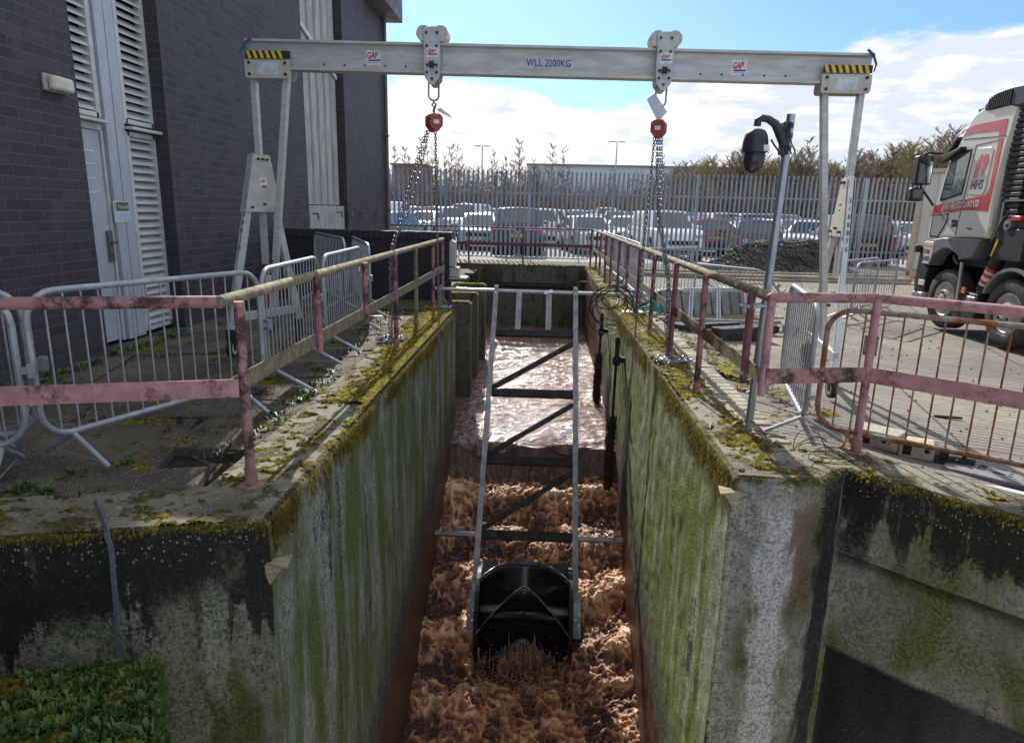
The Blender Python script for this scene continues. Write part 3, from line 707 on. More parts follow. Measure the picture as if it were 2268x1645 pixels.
# recess back (dark) and frame
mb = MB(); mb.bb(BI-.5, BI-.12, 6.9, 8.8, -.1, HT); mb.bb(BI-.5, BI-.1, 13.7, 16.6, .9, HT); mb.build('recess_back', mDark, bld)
def louvre(y0, y1, z0, z1, name='louvre_panel'):
    mb = MB(); t = .035
    for yy in (y0, y1): mb.bb(BI-.06, BI+.03, yy-t, yy+t, z0, z1)
    mb.bb(BI-.06, BI+.03, y0, y1, z1-.05, z1); mb.bb(BI-.06, BI+.03, y0, y1, z0, z0+.05)
    z = z0+.08
    while z < z1-.08:
        mb.add([(BI-.055, y0+t, z+.075), (BI-.055, y1-t, z+.075), (BI+.022, y1-t, z), (BI+.022, y0+t, z), (BI+.022, y0+t, z-.014), (BI+.022, y1-t, z-.014)], [(0,1,2,3), (3,2,5,4)]); z += .092
    return mb.build(name, mLouv, bld)
louvre(8.11, 8.68, .03, 2.40); louvre(8.11, 8.68, 2.49, 7.5); louvre(6.9, 7.62, 2.49, 7.5); louvre(8.11, 8.68, 7.55, HT-.1); louvre(6.9, 7.62, 7.55, HT-.1)
mb = MB()
for k in range(2): mb.bb(BI-.06, BI+.045, 7.70+k*.18, 7.865+k*.18, 0, HT)
mb.build('mullion', mDoor, bld, bevel=.004)
mb = MB(); mb.bb(BI-.05, BI+.13, 6.8, 7.66, 2.43, 2.46); mb.bb(BI-.05, BI+.13, 8.06, 8.70, 2.42, 2.45); mb.build('drip_sill', mLouv, bld)
mb = MB(); mb.bb(BI-.05, BI-.005, 6.6, 7.625, .02, 2.35); dr = mb.build('door', mDoor, bld, bevel=.004)
mb = MB(); mb.bb(BI-.06, BI+.012, 6.55, 7.66, 2.355, 2.425); mb.bb(BI-.06, BI+.012, 7.637, 7.675, 0, 2.355); mb.build('door_frame', mLouv, bld)
mb = MB(); mb.bb(BI-.01, BI+.03, 7.545, 7.62, .93, 1.27); mb.cyl((BI+.03, 7.58, 1.14), (BI+.075, 7.58, 1.14), .012); mb.bb(BI+.06, BI+.075, 7.55, 7.65, 1.13, 1.15); mb.cyl((BI+.03, 7.58, 1.0), (BI+.045, 7.58, 1.0), .02)
mb.build('handle', M('dull steel lock', (.25, .25, .24), rough=.4, metal=.7), dr)
mb = MB()
for k, z in enumerate((1.98, 1.83, 1.68, 2.12)): mb.bb(BI-.004, BI, 6.8, 7.50+random.uniform(-.02, .02), z, z+.020)
mb.build('tape_strip', M('white tape', (.8, .8, .8), rough=.6), dr)
# corrugated bay
cx = MB(); zb = 1.62; yy = 13.78; pts = []
while yy < 16.5:
    pts += [(yy, 0.), (yy+.30, 0.), (yy+.33, -.10), (yy+.44, -.10), (yy+.47, 0.)]; yy += .47
for i in range(len(pts)-1):
    (ya, xa), (yb, xb) = pts[i], pts[i+1]
    if yb > 16.53: break
    cx.quad((BI+.03+xa, ya, zb), (BI+.03+xb, yb, zb), (BI+.03+xb, yb, HT), (BI+.03+xa, ya, HT))
cx.build('corrugated_sheet', mSheet, bld, smooth=10)
mb = MB(); mb.bb(BI-.3, BI+.12, 13.78, 16.5, .9, 1.60); mb.build('plinth', mSheet, bld, bevel=.01)
mb = MB(); mb.bar((BI+.07, 13.8, 5.15), (BI+.07, 16.4, 4.45), .03, .09); mb.build('flashing', mLouv, bld)
mb = MB()
for y, z in ((13.95, 1.42), (15.6, 1.45), (16.45, 1.45), (17.6, 1.42), (19.2, 1.42)): mb.bb(BX, BX+.12, y, y+.08, z, z+.03); mb.bb(BX+.1, BX+.12, y, y+.08, z-.1, z)
mb.build('bracket', mEave, bld)
mb = MB(); mb.bb(BX-1, BX+.5, 18.6, 21.0, 6.75, 9.6); mb.bb(BX-1, BX+.3, 12, 18.6, 6.75, 9.6) if False else None
mb.build('eave', mEave, bld, bevel=.02)
mb = MB(); mb.cyl((BX+.07, 20.52, 0), (BX+.07, 20.52, 6.75), .055, 12)
for z in (1.5, 3.6, 5.7): mb.bb(BX, BX+.14, 20.45, 20.59, z, z+.04)
mb.build('downpipe', M('grey brown downpipe', (.14, .13, .12), rough=.5), bld)
# bulkhead light
r = empty('bulkhead_light', (BX, 5.9, 2.75), 'cream plastic bulkhead lamp fixed high on the brick beside the louvres', 'light')
mb = MB(); mb.bb(BX, BX+.035, 6.55, 6.88, 2.60, 2.755); mb.build('back_plate', M('light grey plastic', (.45, .45, .43), rough=.5), r, bevel=.01)
mb = MB(); mb.bb(BX+.035, BX+.11, 6.58, 6.87, 2.61, 2.745); mb.build('diffuser', M('cream lamp cover', (.72, .71, .58), rough=.3, scale=4, fine=.05), r, bevel=.03, segs=3)
# fire exit notice
r = empty('fire_exit_sign', (BI+.048, 7.6, 1.6), 'small green and white fire exit notice taped to the door mullion', 'sign')
mb = MB(); mb.bb(BI+.048, BI+.052, 7.66, 7.95, 1.36, 1.60); mb.build('sign_board', M('white notice', (.75, .77, .75), rough=.5, fine=.05), r)
mb = MB(); mb.bb(BI+.052, BI+.054, 7.71, 7.94, 1.49, 1.59); mb.build('green_panel', M('green panel', (.10, .16, .045), rough=.5), r)
mb = MB(); mb.bb(BI+.052, BI+.054, 7.71, 7.94, 1.38, 1.475); mb.build('blue_panel', M('faded blue panel', (.42, .5, .72), (.6, .66, .8), rough=.5, scale=60), r)
mWhite = M('white lettering', (.82, .82, .8), rough=.6, fine=.05)
text('Fire exit', .07, frame((BI+.0545, 7.745, 1.515), (0, 1, 0), (0, 0, 1)), mWhite, 'lettering', r, sx=.8)
mb = MB(); mb.cyl((BI+.0545, 7.685, 1.57), (BI+.0555, 7.685, 1.57), .009, 8); mb.bb(BI+.0545, BI+.0555, 7.677, 7.692, 1.51, 1.56); mb.build('running_figure', M('green mark', (.03, .2, .08), rough=.5), r)

# ---------------------------------------------------------------- low brick wall across the yard
r = empty('low_brick_wall', (-3.1, 11.97, 0), 'low black brick wall with upright coping bricks between building and channel', 'brick wall')
mb = MB(); mb.bb(-4.75, -1.66, 11.97, 12.3, -.2, 1.06); mb.build('brickwork', brickmat('black brick', 'x', (.030, .028, .034), (.020, .019, .024), (.032, .03, .03), .24, .08, False), r)
mb = MB(); x = -4.75
while x < -1.7: mb.bb(x+.003, x+.092, 11.955, 12.32, 1.062, 1.195+random.uniform(-.004, .004)); x += .098
mb.build('coping_bricks', M('dark coping brick', (.045, .042, .045), (.028, .026, .028), .75, scale=12, bump=.3), r, bevel=.004)
mb = MB(); mb.bb(-1.655, -1.50, 12.0, 12.3, .42, .58); mb.bb(-1.66, -1.35, 11.95, 12.3, .38, .41); mb.bb(-1.655, -1.56, 11.98, 12.28, .6, 1.03); mb.build('bracket', mSheet, r)
# timber pieces nailed at the two near wall corners
mTim = M('weathered timber', (.36, .29, .19), (.22, .17, .11), .85, scale=8, stretch=(1, 6, 6), bump=.3)
for (x, y, z, a, lab) in ((-1.33, 3.13, -.24, .5, 'splintered wooden wedge sticking out at the near left wall corner'), (1.20, 3.98, -.10, 2.3, 'splintered wooden wedge sticking out at the near right wall corner')):
    mb = MB(); sg = 1 if x < 0 else -1
    mb.prism([(x-.10*sg, y+.02), (x+.03*sg, y+.11), (x+.05*sg, y-.02)], 'z', z, z+.012)
    mb.prism([(x-.10*sg, z), (x+.02*sg, z), (x-.06*sg, z-.12)], 'y', y+.01, y+.022)
    tag(mb.build('wooden_wedge', mTim), lab, 'timber')
# ledge with plants below the left wing
mb = MB(); lp = [(-1.62, 2.30), (-1.93, 2.93), (-6.2, 1.85), (-6.2, 1.2), (-2.2, 2.1)]
lp = [(-1.95, 2.97), (-6.5, 1.84), (-6.5, .6), (-1.50, 2.20)]
mb.prism(lp, 'z', -4.9, -.74)
tag(mb.build('concrete_ledge', mConcW, bevel=.03), 'low overgrown concrete ledge in the bottom left corner', 'ledge')
MV = []; MF = []; MN = 0
moss_patch(-4.2, -1.48, 1.2, 3.0, .012, .40, z0=-.735, poly=lp, hmax=.06)
o = soup('moss', np.concatenate(MV), np.concatenate(MF), mMoss); o.data.shade_smooth(); tag(o, 'brown and green moss on the ledge', 'moss', kind='stuff')

# ---------------------------------------------------------------- weeds: leafy sprigs and grass blades
def sprig(V, F, x, y, z, R, H, n, leafw=.012):
    for i in range(n):
        a = random.uniform(0, 6.283); r = R*random.random()**.6; ln = random.uniform(.4, 1)*H
        bx, by = x+r*.35*math.cos(a), y+r*.35*math.sin(a); dx, dy = math.cos(a), math.sin(a)
        tip = Vector((bx+dx*r, by+dy*r, z+ln*(.3+.7*random.random()))); mid = Vector((bx+dx*r*.5, by+dy*r*.5, z+ln*.75))
        w = leafw*random.uniform(.6, 1.5); px, py = -dy*w, dx*w; k = len(V)
        V.extend([(bx, by, z), (mid.x+px, mid.y+py, mid.z), tuple(tip), (mid.x-px, mid.y-py, mid.z)]); F.append((k, k+1, k+2, k+3))
mLeaf = M('weed leaf', (.055, .115, .022), (.10, .16, .035), .6, scale=6, fine=.3); mLeaf2 = M('ledge leaf', (.045, .11, .018), (.11, .17, .03), .6, scale=4)
mDry = M('dry stalk', (.20, .15, .09), (.12, .09, .06), .8)
V = []; F = []; random.seed(21)
for i in range(2600):
    t = random.random(); x = random.uniform(-3.2, -1.55); y = random.uniform(1.9, 2.95)
    if not inpoly(np.array([x]), np.array([y]), lp)[0]: continue
    d = float(fbm(np.array([x*2.5]), np.array([y*2.5]), 0, 3, 2)[0])
    if d+.22*(y-2.2)-.10*(x > -1.85) < .46+.08*random.random(): continue
    q_ = random.random(); sprig(V, F, x+random.uniform(-.01, .05), y, -.73, .03 if q_ < .7 else .055, random.uniform(.02, .065 if q_ < .7 else .11), 20 if q_ < .7 else 12, .0045 if q_ < .7 else .008)
tag(soup('ledge_plants', V, F, mLeaf2), 'low leafy green plants covering the ledge', 'plants', kind='stuff')
V = []; F = []
for i in range(260):
    k = random.random()
    if k < .35: y = random.uniform(4, 11); x = -2.0-abs(random.gauss(0, .10))-(.4*random.random() if y > 6.5 else 0)
    elif k < .6: y = random.uniform(5.5, 8.6); x = -4.68+abs(random.gauss(0, .1))
    elif k < .8: x = random.uniform(-5, -2.0); y = 3.35-.24*(x+2.4)+random.gauss(0, .05)
    else: x = random.uniform(-4.5, -2.1); y = random.uniform(3.6, 9); 
    sprig(V, F, x, y, -.05, random.uniform(.04, .10), random.uniform(.03, .11), 16, .007)
for i in range(60):
    x = random.uniform(1.95, 2.5); y = random.uniform(6.5, 11.5); sprig(V, F, x, y, float(gz(x, y))-.03, .08, random.uniform(.03, .09), 16, .005)
for i in range(40):
    x = 1.72+abs(random.gauss(0, .2)); y = random.uniform(12.5, 19); sprig(V, F, x, y, 0, .12, random.uniform(.05, .2), 16, .008)
tag(soup('weeds', V, F, mLeaf), 'small green weeds in the slab joints', 'weeds', kind='stuff')
# thin bare stalks near the left coping and at the far end
mb = MB(); random.seed(9)
for i in range(70):
    if i < 45: x = random.uniform(-2.4, -1.95); y = random.uniform(3.9, 9.5); h = random.uniform(.1, .35)
    else: x = random.uniform(1.45, 2.0) if i < 58 else random.uniform(-1.5, 1.2); y = random.uniform(13, 20) if i < 58 else 20.3; h = random.uniform(.2, .5)
    p = Vector((x, y, -.03)); pts = [p]
    for k in range(4): p = p+Vector((random.gauss(0, .05), random.gauss(0, .04), h/4)); pts.append(p)
    mb.tube(pts, [.003, .0025, .002, .002, .001], 3, caps=False)
tag(mb.build('dry_stalks', mDry), 'thin dry weed stalks along the wall tops', 'weeds', kind='stuff')
# cobbled strip beside the right coping
mb = MB(); random.seed(4); y = 4.9
while y < 11.2:
    L = random.uniform(.12, .17); x = 1.63
    for k in range(2):
        w = .15; mb.box((x+w/2, y+L/2, float(gz(x+.1, y))*.9-.028+random.uniform(-.006, .004)), (w-.012, L-.012, .06), Matrix.Rotation(random.uniform(-.04, .04), 3, 'X')); x += w
    y += L
tag(mb.build('cobbled_strip', M('stone sett', (.30, .27, .19), (.19, .17, .12), .85, scale=5, bump=.4), bevel=.012), kind='structure')
# timber sleepers and kerbs lying at the foot of the fence
for i, (x0, x1, y, lab) in enumerate(((2.2, 9.8, 18.4, 'long pale kerb strip nearest the yard, in front of the rubble heap'), (2.0, 9.9, 19.35, 'long pale kerb strip against the foot of the rubble heap'))):
    mb = MB(); mb.bb(x0, x1, y, y+.16, -.06, .05); tag(mb.build('kerb_strip', M('pale kerb', (.36, .33, .25), (.24, .22, .16), .85, scale=3, bump=.3), bevel=.01), lab, 'kerb')
mb = MB(); mb.box((5.6, 17.9, -.02), (1.1, .12, .05), Matrix.Rotation(.03, 3, 'Z')); tag(mb.build('timber_plank', mTim), 'short pale plank lying in the yard before the kerb strips', 'plank')

# strings of water falling from the rotor's lower lip
mb = MB(); random.seed(17)
for i in range(70):
    x = random.gauss(-.08, .26); y = random.uniform(6.88, 7.15); z0 = -3.62+.25*(1-min(1, abs(x+.08)/.5))+random.gauss(0, .06); L = random.uniform(.05, .30)
    mb.tube([(x, y, z0), (x+random.gauss(0, .01), y-.02, z0-L*.5), (x+random.gauss(0, .015), y-.03, z0-L)], [.002, .004, .002], 4, caps=False)
tag(mb.build('falling_water', M('falling brown water', (.30, .16, .10), (.16, .08, .05), .2, scale=8)), 'brown water streaming off the rotor', 'water', kind='stuff')
# ---------------------------------------------------------------- pink railings
mPink = M('flaking pink rail paint', (.44, .215, .22), (.32, .15, .155), .6, scale=11, bump=.5, bscale=60, rust=(.075, .042, .030), rustamt=.46, bdist=.004)
mPinkC = M('cleaner pink rail paint', (.50, .25, .27), (.38, .18, .20), .55, scale=9, bump=.4, bscale=50, rust=(.14, .085, .08), rustamt=.53)
mLich = M('lichen covered rail', (.30, .26, .16), (.155, .125, .075), .9, scale=16, bump=.8, bscale=60, rust=(.42, .17, .15), rustamt=.63, fine=.5)
mLichF = M('lichen covered flat bar', (.24, .205, .12), (.13, .105, .06), .9, scale=14, bump=.6, bscale=60, rust=(.36, .15, .14), rustamt=.58)
mDarkP = M('dull red rail paint', (.24, .085, .095), (.15, .055, .06), .65, scale=8, bump=.3, rust=(.05, .03, .022), rustamt=.52)
mFlange = M('rusty flange', (.40, .21, .17), (.25, .14, .10), .8, scale=20, bump=.5)
def rail(name, label, pts, mats, zt=1.08, zm=.60, posts=(), stubs=(), flat=.105, r=.034, mp=None, group='pink safety railings', zoff=0.):
    root = empty(name, (pts[0][0], pts[0][1], 0), label, 'railing', group)
    for i in range(len(pts)-1):
        a, b = pts[i], pts[i+1]; m1, m2 = mats[i]
        mb = MB(); P = [Vector((a[0], a[1], zt))+(Vector((b[0], b[1], zt))-Vector((a[0], a[1], zt)))*k/10 for k in range(11)]
        mb.tube(P, r, 12); mb.sphere((a[0], a[1], zt), r*1.05, seg=12, ring=8); mb.build('top_rail', m1, root)
        mb = MB(); d = (Vector((b[0]-a[0], b[1]-a[1], 0))).normalized(); n = Vector((d.y, -d.x, 0))*.032
        mb.bar(Vector((a[0], a[1], zm))+n-d*.0, Vector((b[0], b[1], zm))+n+d*(.07 if i == 0 and len(pts) == 3 else 0), .010, flat); mb.build('mid_rail', m2, root, bevel=.002)
    for (x, y, m) in posts:
        mb = MB(); mb.cyl((x, y, .0), (x, y, zt), .028, 12); mb.build('post', m, root)
        mb = MB(); mb.cyl((x, y, .0), (x, y, .10), .035, 12); mb.cyl((x, y, 0), (x, y, .008), .07, 20); mb.build('flange', mFlange, root)
    for (x, y, z0, m) in stubs:
        mb = MB(); mb.cyl((x, y, z0), (x, y, zt), .028, 12); mb.build('post', m, root)
    return root
XL = -1.70
rail('railing', 'long left railing with lichen covered top tube running beside the channel to the brick wall',
     [(-4.2, 2.89), (-1.75, 3.57), (-1.74, 11.75)], [(mPink, mPinkC), (mLich, mLichF)],
     posts=[(-1.66, 3.60, mPink), (-1.71, 7.80, mPink), (-1.73, 9.19, mLich), (-1.73, 10.65, mPink), (-1.74, 11.74, mPink)],
     stubs=[(-1.70, 5.02, .50, mPink), (-1.70, 6.42, .50, mPink)])
rail('railing', 'long right railing with lichen covered top tube, clamped to the camera pole',
     [(1.46, 20.15), (1.50, 4.45), (2.24, 4.60), (2.90, 4.02), (4.6, 2.55)], [(mLich, mLichF), (mPink, mPink), (mPinkC, mPinkC), (mPinkC, mPinkC)], zm=.56,
     posts=[(2.235, 4.575, mPinkC)]+[(1.44+.01*(k % 2), 6.03+1.405*k, [mPink, mDarkP][k % 2]) for k in range(10)],
     stubs=[(1.50, 4.45, .43, mPinkC), (1.47, 4.78, .44, mDarkP)])
rail('railing', 'dull red railing across the far end of the channel', [(-4.9, 20.9), (1.46, 20.15)], [(mDarkP, mDarkP)], r=.026, flat=.09,
     posts=[(-4.85, 20.9, mDarkP), (-3.6, 20.75, mDarkP), (-2.25, 20.6, mDarkP), (-.60, 20.40, mDarkP), (1.40, 20.16, mDarkP)])

# ---------------------------------------------------------------- crowd barriers
mGalv = M('dull galvanised tube', (.44, .47, .50), (.33, .355, .38), .45, .45, scale=9, bump=.12, rust=(.26, .13, .07), rustamt=.70)
mGalvR = M('rusting galvanised tube', (.38, .38, .36), (.28, .28, .27), .6, .3, scale=10, bump=.3, rust=(.36, .12, .03), rustamt=.42)
def barrier(p0, p1, label, z0=0., ztop=1.08, m=mGalv, nb=None, plate=None, lean=0., group='steel crowd barriers', feet=True, rusty=False, foot_at=(.16, .84), clip=None):
    p0 = Vector((p0[0], p0[1], z0)); p1 = Vector((p1[0], p1[1], z0)); L = (p1-p0).length; ux = (p1-p0)/L; rz = math.atan2(ux.y, ux.x)
    r = empty('crowd_barrier', tuple(p0), label, 'crowd barrier', group, rz)
    R = .17; zb = .20; zt = ztop; mb = MB(); pts = []
    for cx, cz, a0 in ((R, zt-R, 180), (L-R, zt-R, 90), (L-R, zb+R, 0), (R, zb+R, -90)):
        for k in range(6): a = rad(a0-90*k/5); pts.append((cx+R*math.cos(a), 0, cz+R*math.sin(a)))
    mb.tube(pts, .0205, 10, closed=True); mb.build('frame', m, r, local=True)
    nb = nb or int(L/.105)
    mb = MB()
    for k in range(1, nb):
        x = L*k/nb
        if x < .06 or x > L-.06: continue
        dz = 0 if R < x < L-R else R-math.sqrt(max(0, R*R-(R-min(x, L-x))**2))
        mb.cyl((x, 0, zb+dz), (x, 0, zt-dz), .0068, 6)
    mb.build('bars', mGalvR if rusty else m, r, local=True)
    if feet:
        for fx in foot_at:
            for s in (-1, 1):
                mb = MB(); mb.tube([(L*fx, 0, zb-.01), (L*fx, s*.31, .02)], .017, 8); mb.build('foot', m, r, local=True)
            mb = MB(); mb.cyl((L*fx, -.26, .045), (L*fx, .26, .045), .004, 5); mb.build('brace', m, r, local=True)
    mb = MB(); mb.bb(L-.01, L+.09, -.015, .015, .62, .66); mb.bb(L+.05, L+.09, -.03, .03, .60, .68); mb.build('coupling', m, r, local=True); mb = MB(); mb.tube([(0, 0, .42), (-.05, 0, .42), (-.07, 0, .38), (-.05, 0, .34)], .006, 6); mb.build('hook', m, r, local=True)
    if plate:
        x, zc, c = plate; mb = MB(); mb.bb(x-.045, x+.045, -.012, -.008, zc-.07, zc+.07); pp = mb.build('tag_plate', M('rust plate', (.30, .12, .05), rough=.8, scale=30, bump=.3), r, local=True)
        mb = MB(); mb.bb(x-.04, x+.04, -.015, -.0125, zc-.05, zc+.05); mb.build('sticker', M('grey tag', c, rough=.6), pp, local=True)
    if lean: r.rotation_euler = (lean, 0, rz)
    return r
barrier((-4.75, 2.85), (-2.99, 3.62), 'crowd barrier cut off by the left edge of the view, front one of two', m=mGalv, foot_at=(.12, .93))
barrier((-4.9, 3.30), (-3.06, 3.80), 'crowd barrier behind the leftmost one, only its tagged rounded end showing', plate=(1.72, .78, (.7, .7, .68)))
barrier((-2.96, 3.70), (-2.28, 5.32), 'crowd barrier before the louvred bay with a rust framed tag', plate=(1.55, .80, (.45, .5, .55)), foot_at=(.10, .84), lean=0)
barrier((-2.30, 5.42), (-2.36, 7.02), 'short crowd barrier hiding the traffic cone', plate=(1.4, .82, (.75, .75, .72)), foot_at=(.14, .78), nb=17)
barrier((-2.34, 7.12), (-2.42, 8.95), 'crowd barrier leaning by the left railing nearest the low brick wall', plate=(1.66, .82, (.75, .75, .72)), foot_at=(.12, .85), nb=20)
barrier((-3.85, 11.35), (-2.75, 9.35), 'tall set crowd barrier standing askew before the low brick wall', z0=.08, nb=22)
barrier((-3.25, 11.5), (-2.36, 9.15), 'crowd barrier stacked behind the askew one near the low brick wall', z0=.02, nb=22)
barrier((2.02, 4.98), (2.34, 6.45), 'crowd barrier seen nearly end on beside the camera pole', z0=-.09, ztop=1.07, nb=14, foot_at=(.06, .9))
barrier((2.12, 5.02), (4.02, 3.72), 'rusty crowd barrier behind the clean pink rail in the right foreground', z0=-.15, ztop=1.10, m=mGalvR, nb=19, rusty=True, plate=(.30, .86, (.35, .36, .34)), foot_at=(.10, .66))
barrier((1.78, 12.1), (2.92, 13.1), 'crowd barrier standing across the yard behind the teal netting', z0=-.12, ztop=1.10, nb=15)
barrier((1.72, 12.2), (1.74, 14.4), 'nearest crowd barrier in the row behind the right railing', z0=-.02)
barrier((1.74, 14.5), (1.72, 16.7), 'middle crowd barrier in the row behind the right railing', z0=-.02)
barrier((1.72, 16.8), (1.70, 19.0), 'farthest crowd barrier in the row behind the right railing', z0=-.02)
barrier((-3.0, 21.05), (-.78, 20.85), 'left crowd barrier of the pair behind the far railing', ztop=1.02, nb=16)
barrier((-.74, 20.85), (1.42, 20.65), 'right crowd barrier of the pair behind the far railing', ztop=1.02, nb=16)
barrier((5.72, 12.65), (7.15, 14.05), 'front barrier of two standing between container and lorry', z0=-.33, ztop=1.12, nb=15)
barrier((5.55, 12.85), (6.9, 14.3), 'rear barrier of two standing between container and lorry', z0=-.33, ztop=1.14, nb=15)
# flat pile of barriers and a ladder of cable tray on kerb stones
for k, (x0, y0, x1, y1, z, lab) in enumerate([(2.2, 12.9, 4.3, 14.0, .16, 'crowd barrier lying flat on top of the pile'), (2.4, 12.8, 4.5, 13.7, .08, 'crowd barrier lying flat lower in the pile')]):
    b_ = barrier((x0, y0), (x1, y1), lab, z0=z-.15, m=mGalv, feet=False, group='barriers lying in the pile'); b_.rotation_euler = (rad(-88), 0, b_.rotation_euler[2]); b_.location.z = z-.12
b_ = barrier((3.6, 13.9), (4.55, 12.5), 'crowd barrier tipped over at the right end of the pile', z0=.0, group='barriers lying in the pile'); b_.rotation_euler = (rad(52), 0, b_.rotation_euler[2])

# ---------------------------------------------------------------- traffic cone
CXY = (-4.28, 10.4); r = empty('traffic_cone', (*CXY, 0), 'orange red and white traffic cone behind the short barrier', 'traffic cone')
mOr = M('orange red plastic', (.48, .05, .03), (.36, .04, .03), .5, scale=8)
mb = MB(); mb.cyl((*CXY, 0), (*CXY, .72), .14, 20, .03); mb.build('cone_body', mOr, r)
mb = MB(); mb.cyl((*CXY, .36), (*CXY, .54), .087, 20, .060); mb.build('white_sleeve', mWhite, r)
mb = MB(); mb.bb(CXY[0]-.19, CXY[0]+.19, CXY[1]-.19, CXY[1]+.19, -.03, .02); mb.build('base', mBlack, r, bevel=.01)

# ---------------------------------------------------------------- aluminium gantry
mAlu = M('worn aluminium', (.55, .55, .53), (.46, .46, .445), .5, .35, scale=5, stretch=(.6, 3, 3), bump=.12, bscale=30, rust=(.24, .20, .16), rustamt=.66, fine=.2)
mAluC = M('cream gantry plate', (.54, .52, .45), (.45, .43, .37), .5, .15, scale=7, rust=(.20, .12, .08), rustamt=.68)
mBolt = M('dark bolt', (.08, .06, .05), rough=.5, metal=.6)
mYel = M('hazard yellow', (.78, .52, .03), rough=.5, fine=.15); mBlk = M('hazard black', (.02, .02, .02), rough=.5)
mRedL = M('red logo', (.62, .02, .03), rough=.5, fine=.05); mBlue = M('blue lettering', (.04, .08, .33), rough=.5, fine=.1); mStk = M('white sticker', (.78, .78, .78), rough=.45, fine=.05)
gan = empty('gantry', (0, 7.5, 0), 'aluminium lifting gantry spanning the channel on two wheeled side frames', 'gantry')
YB = 7.5; zl, zr = 2.975, 2.905; xl_, xr_ = -3.16, 3.25; HB = .29
def bz(x): return zl+(zr-zl)*(x-xl_)/(xr_-xl_)       # underside of the beam
def sheared(mb):
    mb.v = [(x, y, z+bz(x)) for x, y, z in mb.v]; return mb
mb = MB(); prof = [(-.075, 0), (.075, 0), (.075, .022), (.018, .034), (.010, .06), (.010, .23), (.018, .256), (.075, .268), (.075, .29), (-.075, .29), (-.075, .268), (-.018, .256), (-.010, .23), (-.010, .06), (-.018, .034), (-.075, .022)]
mb.prism([(YB+a, b) for a, b in prof], 'x', xl_, xr_); sheared(mb); beam = mb.build('beam', mAlu, gan, smooth=25)
mb = MB()
for x0, n in ((-2.35, 5), (1.0+.55, 5)):
    for k in range(n): x = x0+k*.215; mb.cyl((x, YB-.016, bz(x)+.068), (x, YB-.0095, bz(x)+.068), .009, 10)
mb.build('bolt_hole', mDark, gan)
def logo(x, z, s, par, y, bg=True):
    if bg: q = MB(); q.bb(x-.02*s, x+.62*s, y-.001, y, z-.20*s, z+.40*s); q.build('sticker', mStk, par)
    text('GAP', .36*s, frame((x, y-.0015, z+.07*s), (1, 0, 0), (0, 0, 1)), mRedL, 'logo', par, shear=.25, bold=.010*s, sx=.72, spacing=.9)
    q = MB(); q.prism([(x+.04*s, z-.04*s), (x+.14*s, z+.03*s), (x+.60*s, z+.03*s), (x+.60*s, z-.04*s)], 'y', y-.002, y-.001); q.build('swoosh', mBlue, par)
    q = MB(); 
    for k in range(9): q.bb(x+(.05+.06*k)*s, x+(.095+.06*k)*s, y-.002, y-.001, z-.115*s, z-.09*s)
    q.build('small_print', mBlue, par)
logo(-1.90, bz(-1.9)+.12, .24, beam, YB-.012); logo(1.86, bz(1.86)+.11, .24, beam, YB-.012)
text('WLL 2000KG', .098, frame((-.235, YB-.0125, bz(0)+.105), (1, 0, -.011), (0, 0, 1)), mBlue, 'lettering', beam, sx=.83, bold=.0012)
q = MB(); q.bb(-.25, .27, YB-.0118, YB-.0112, bz(0)+.085, bz(0)+.205); q.build('sticker', M('clear sticker', (.56, .57, .60), rough=.35, fine=.05), beam)
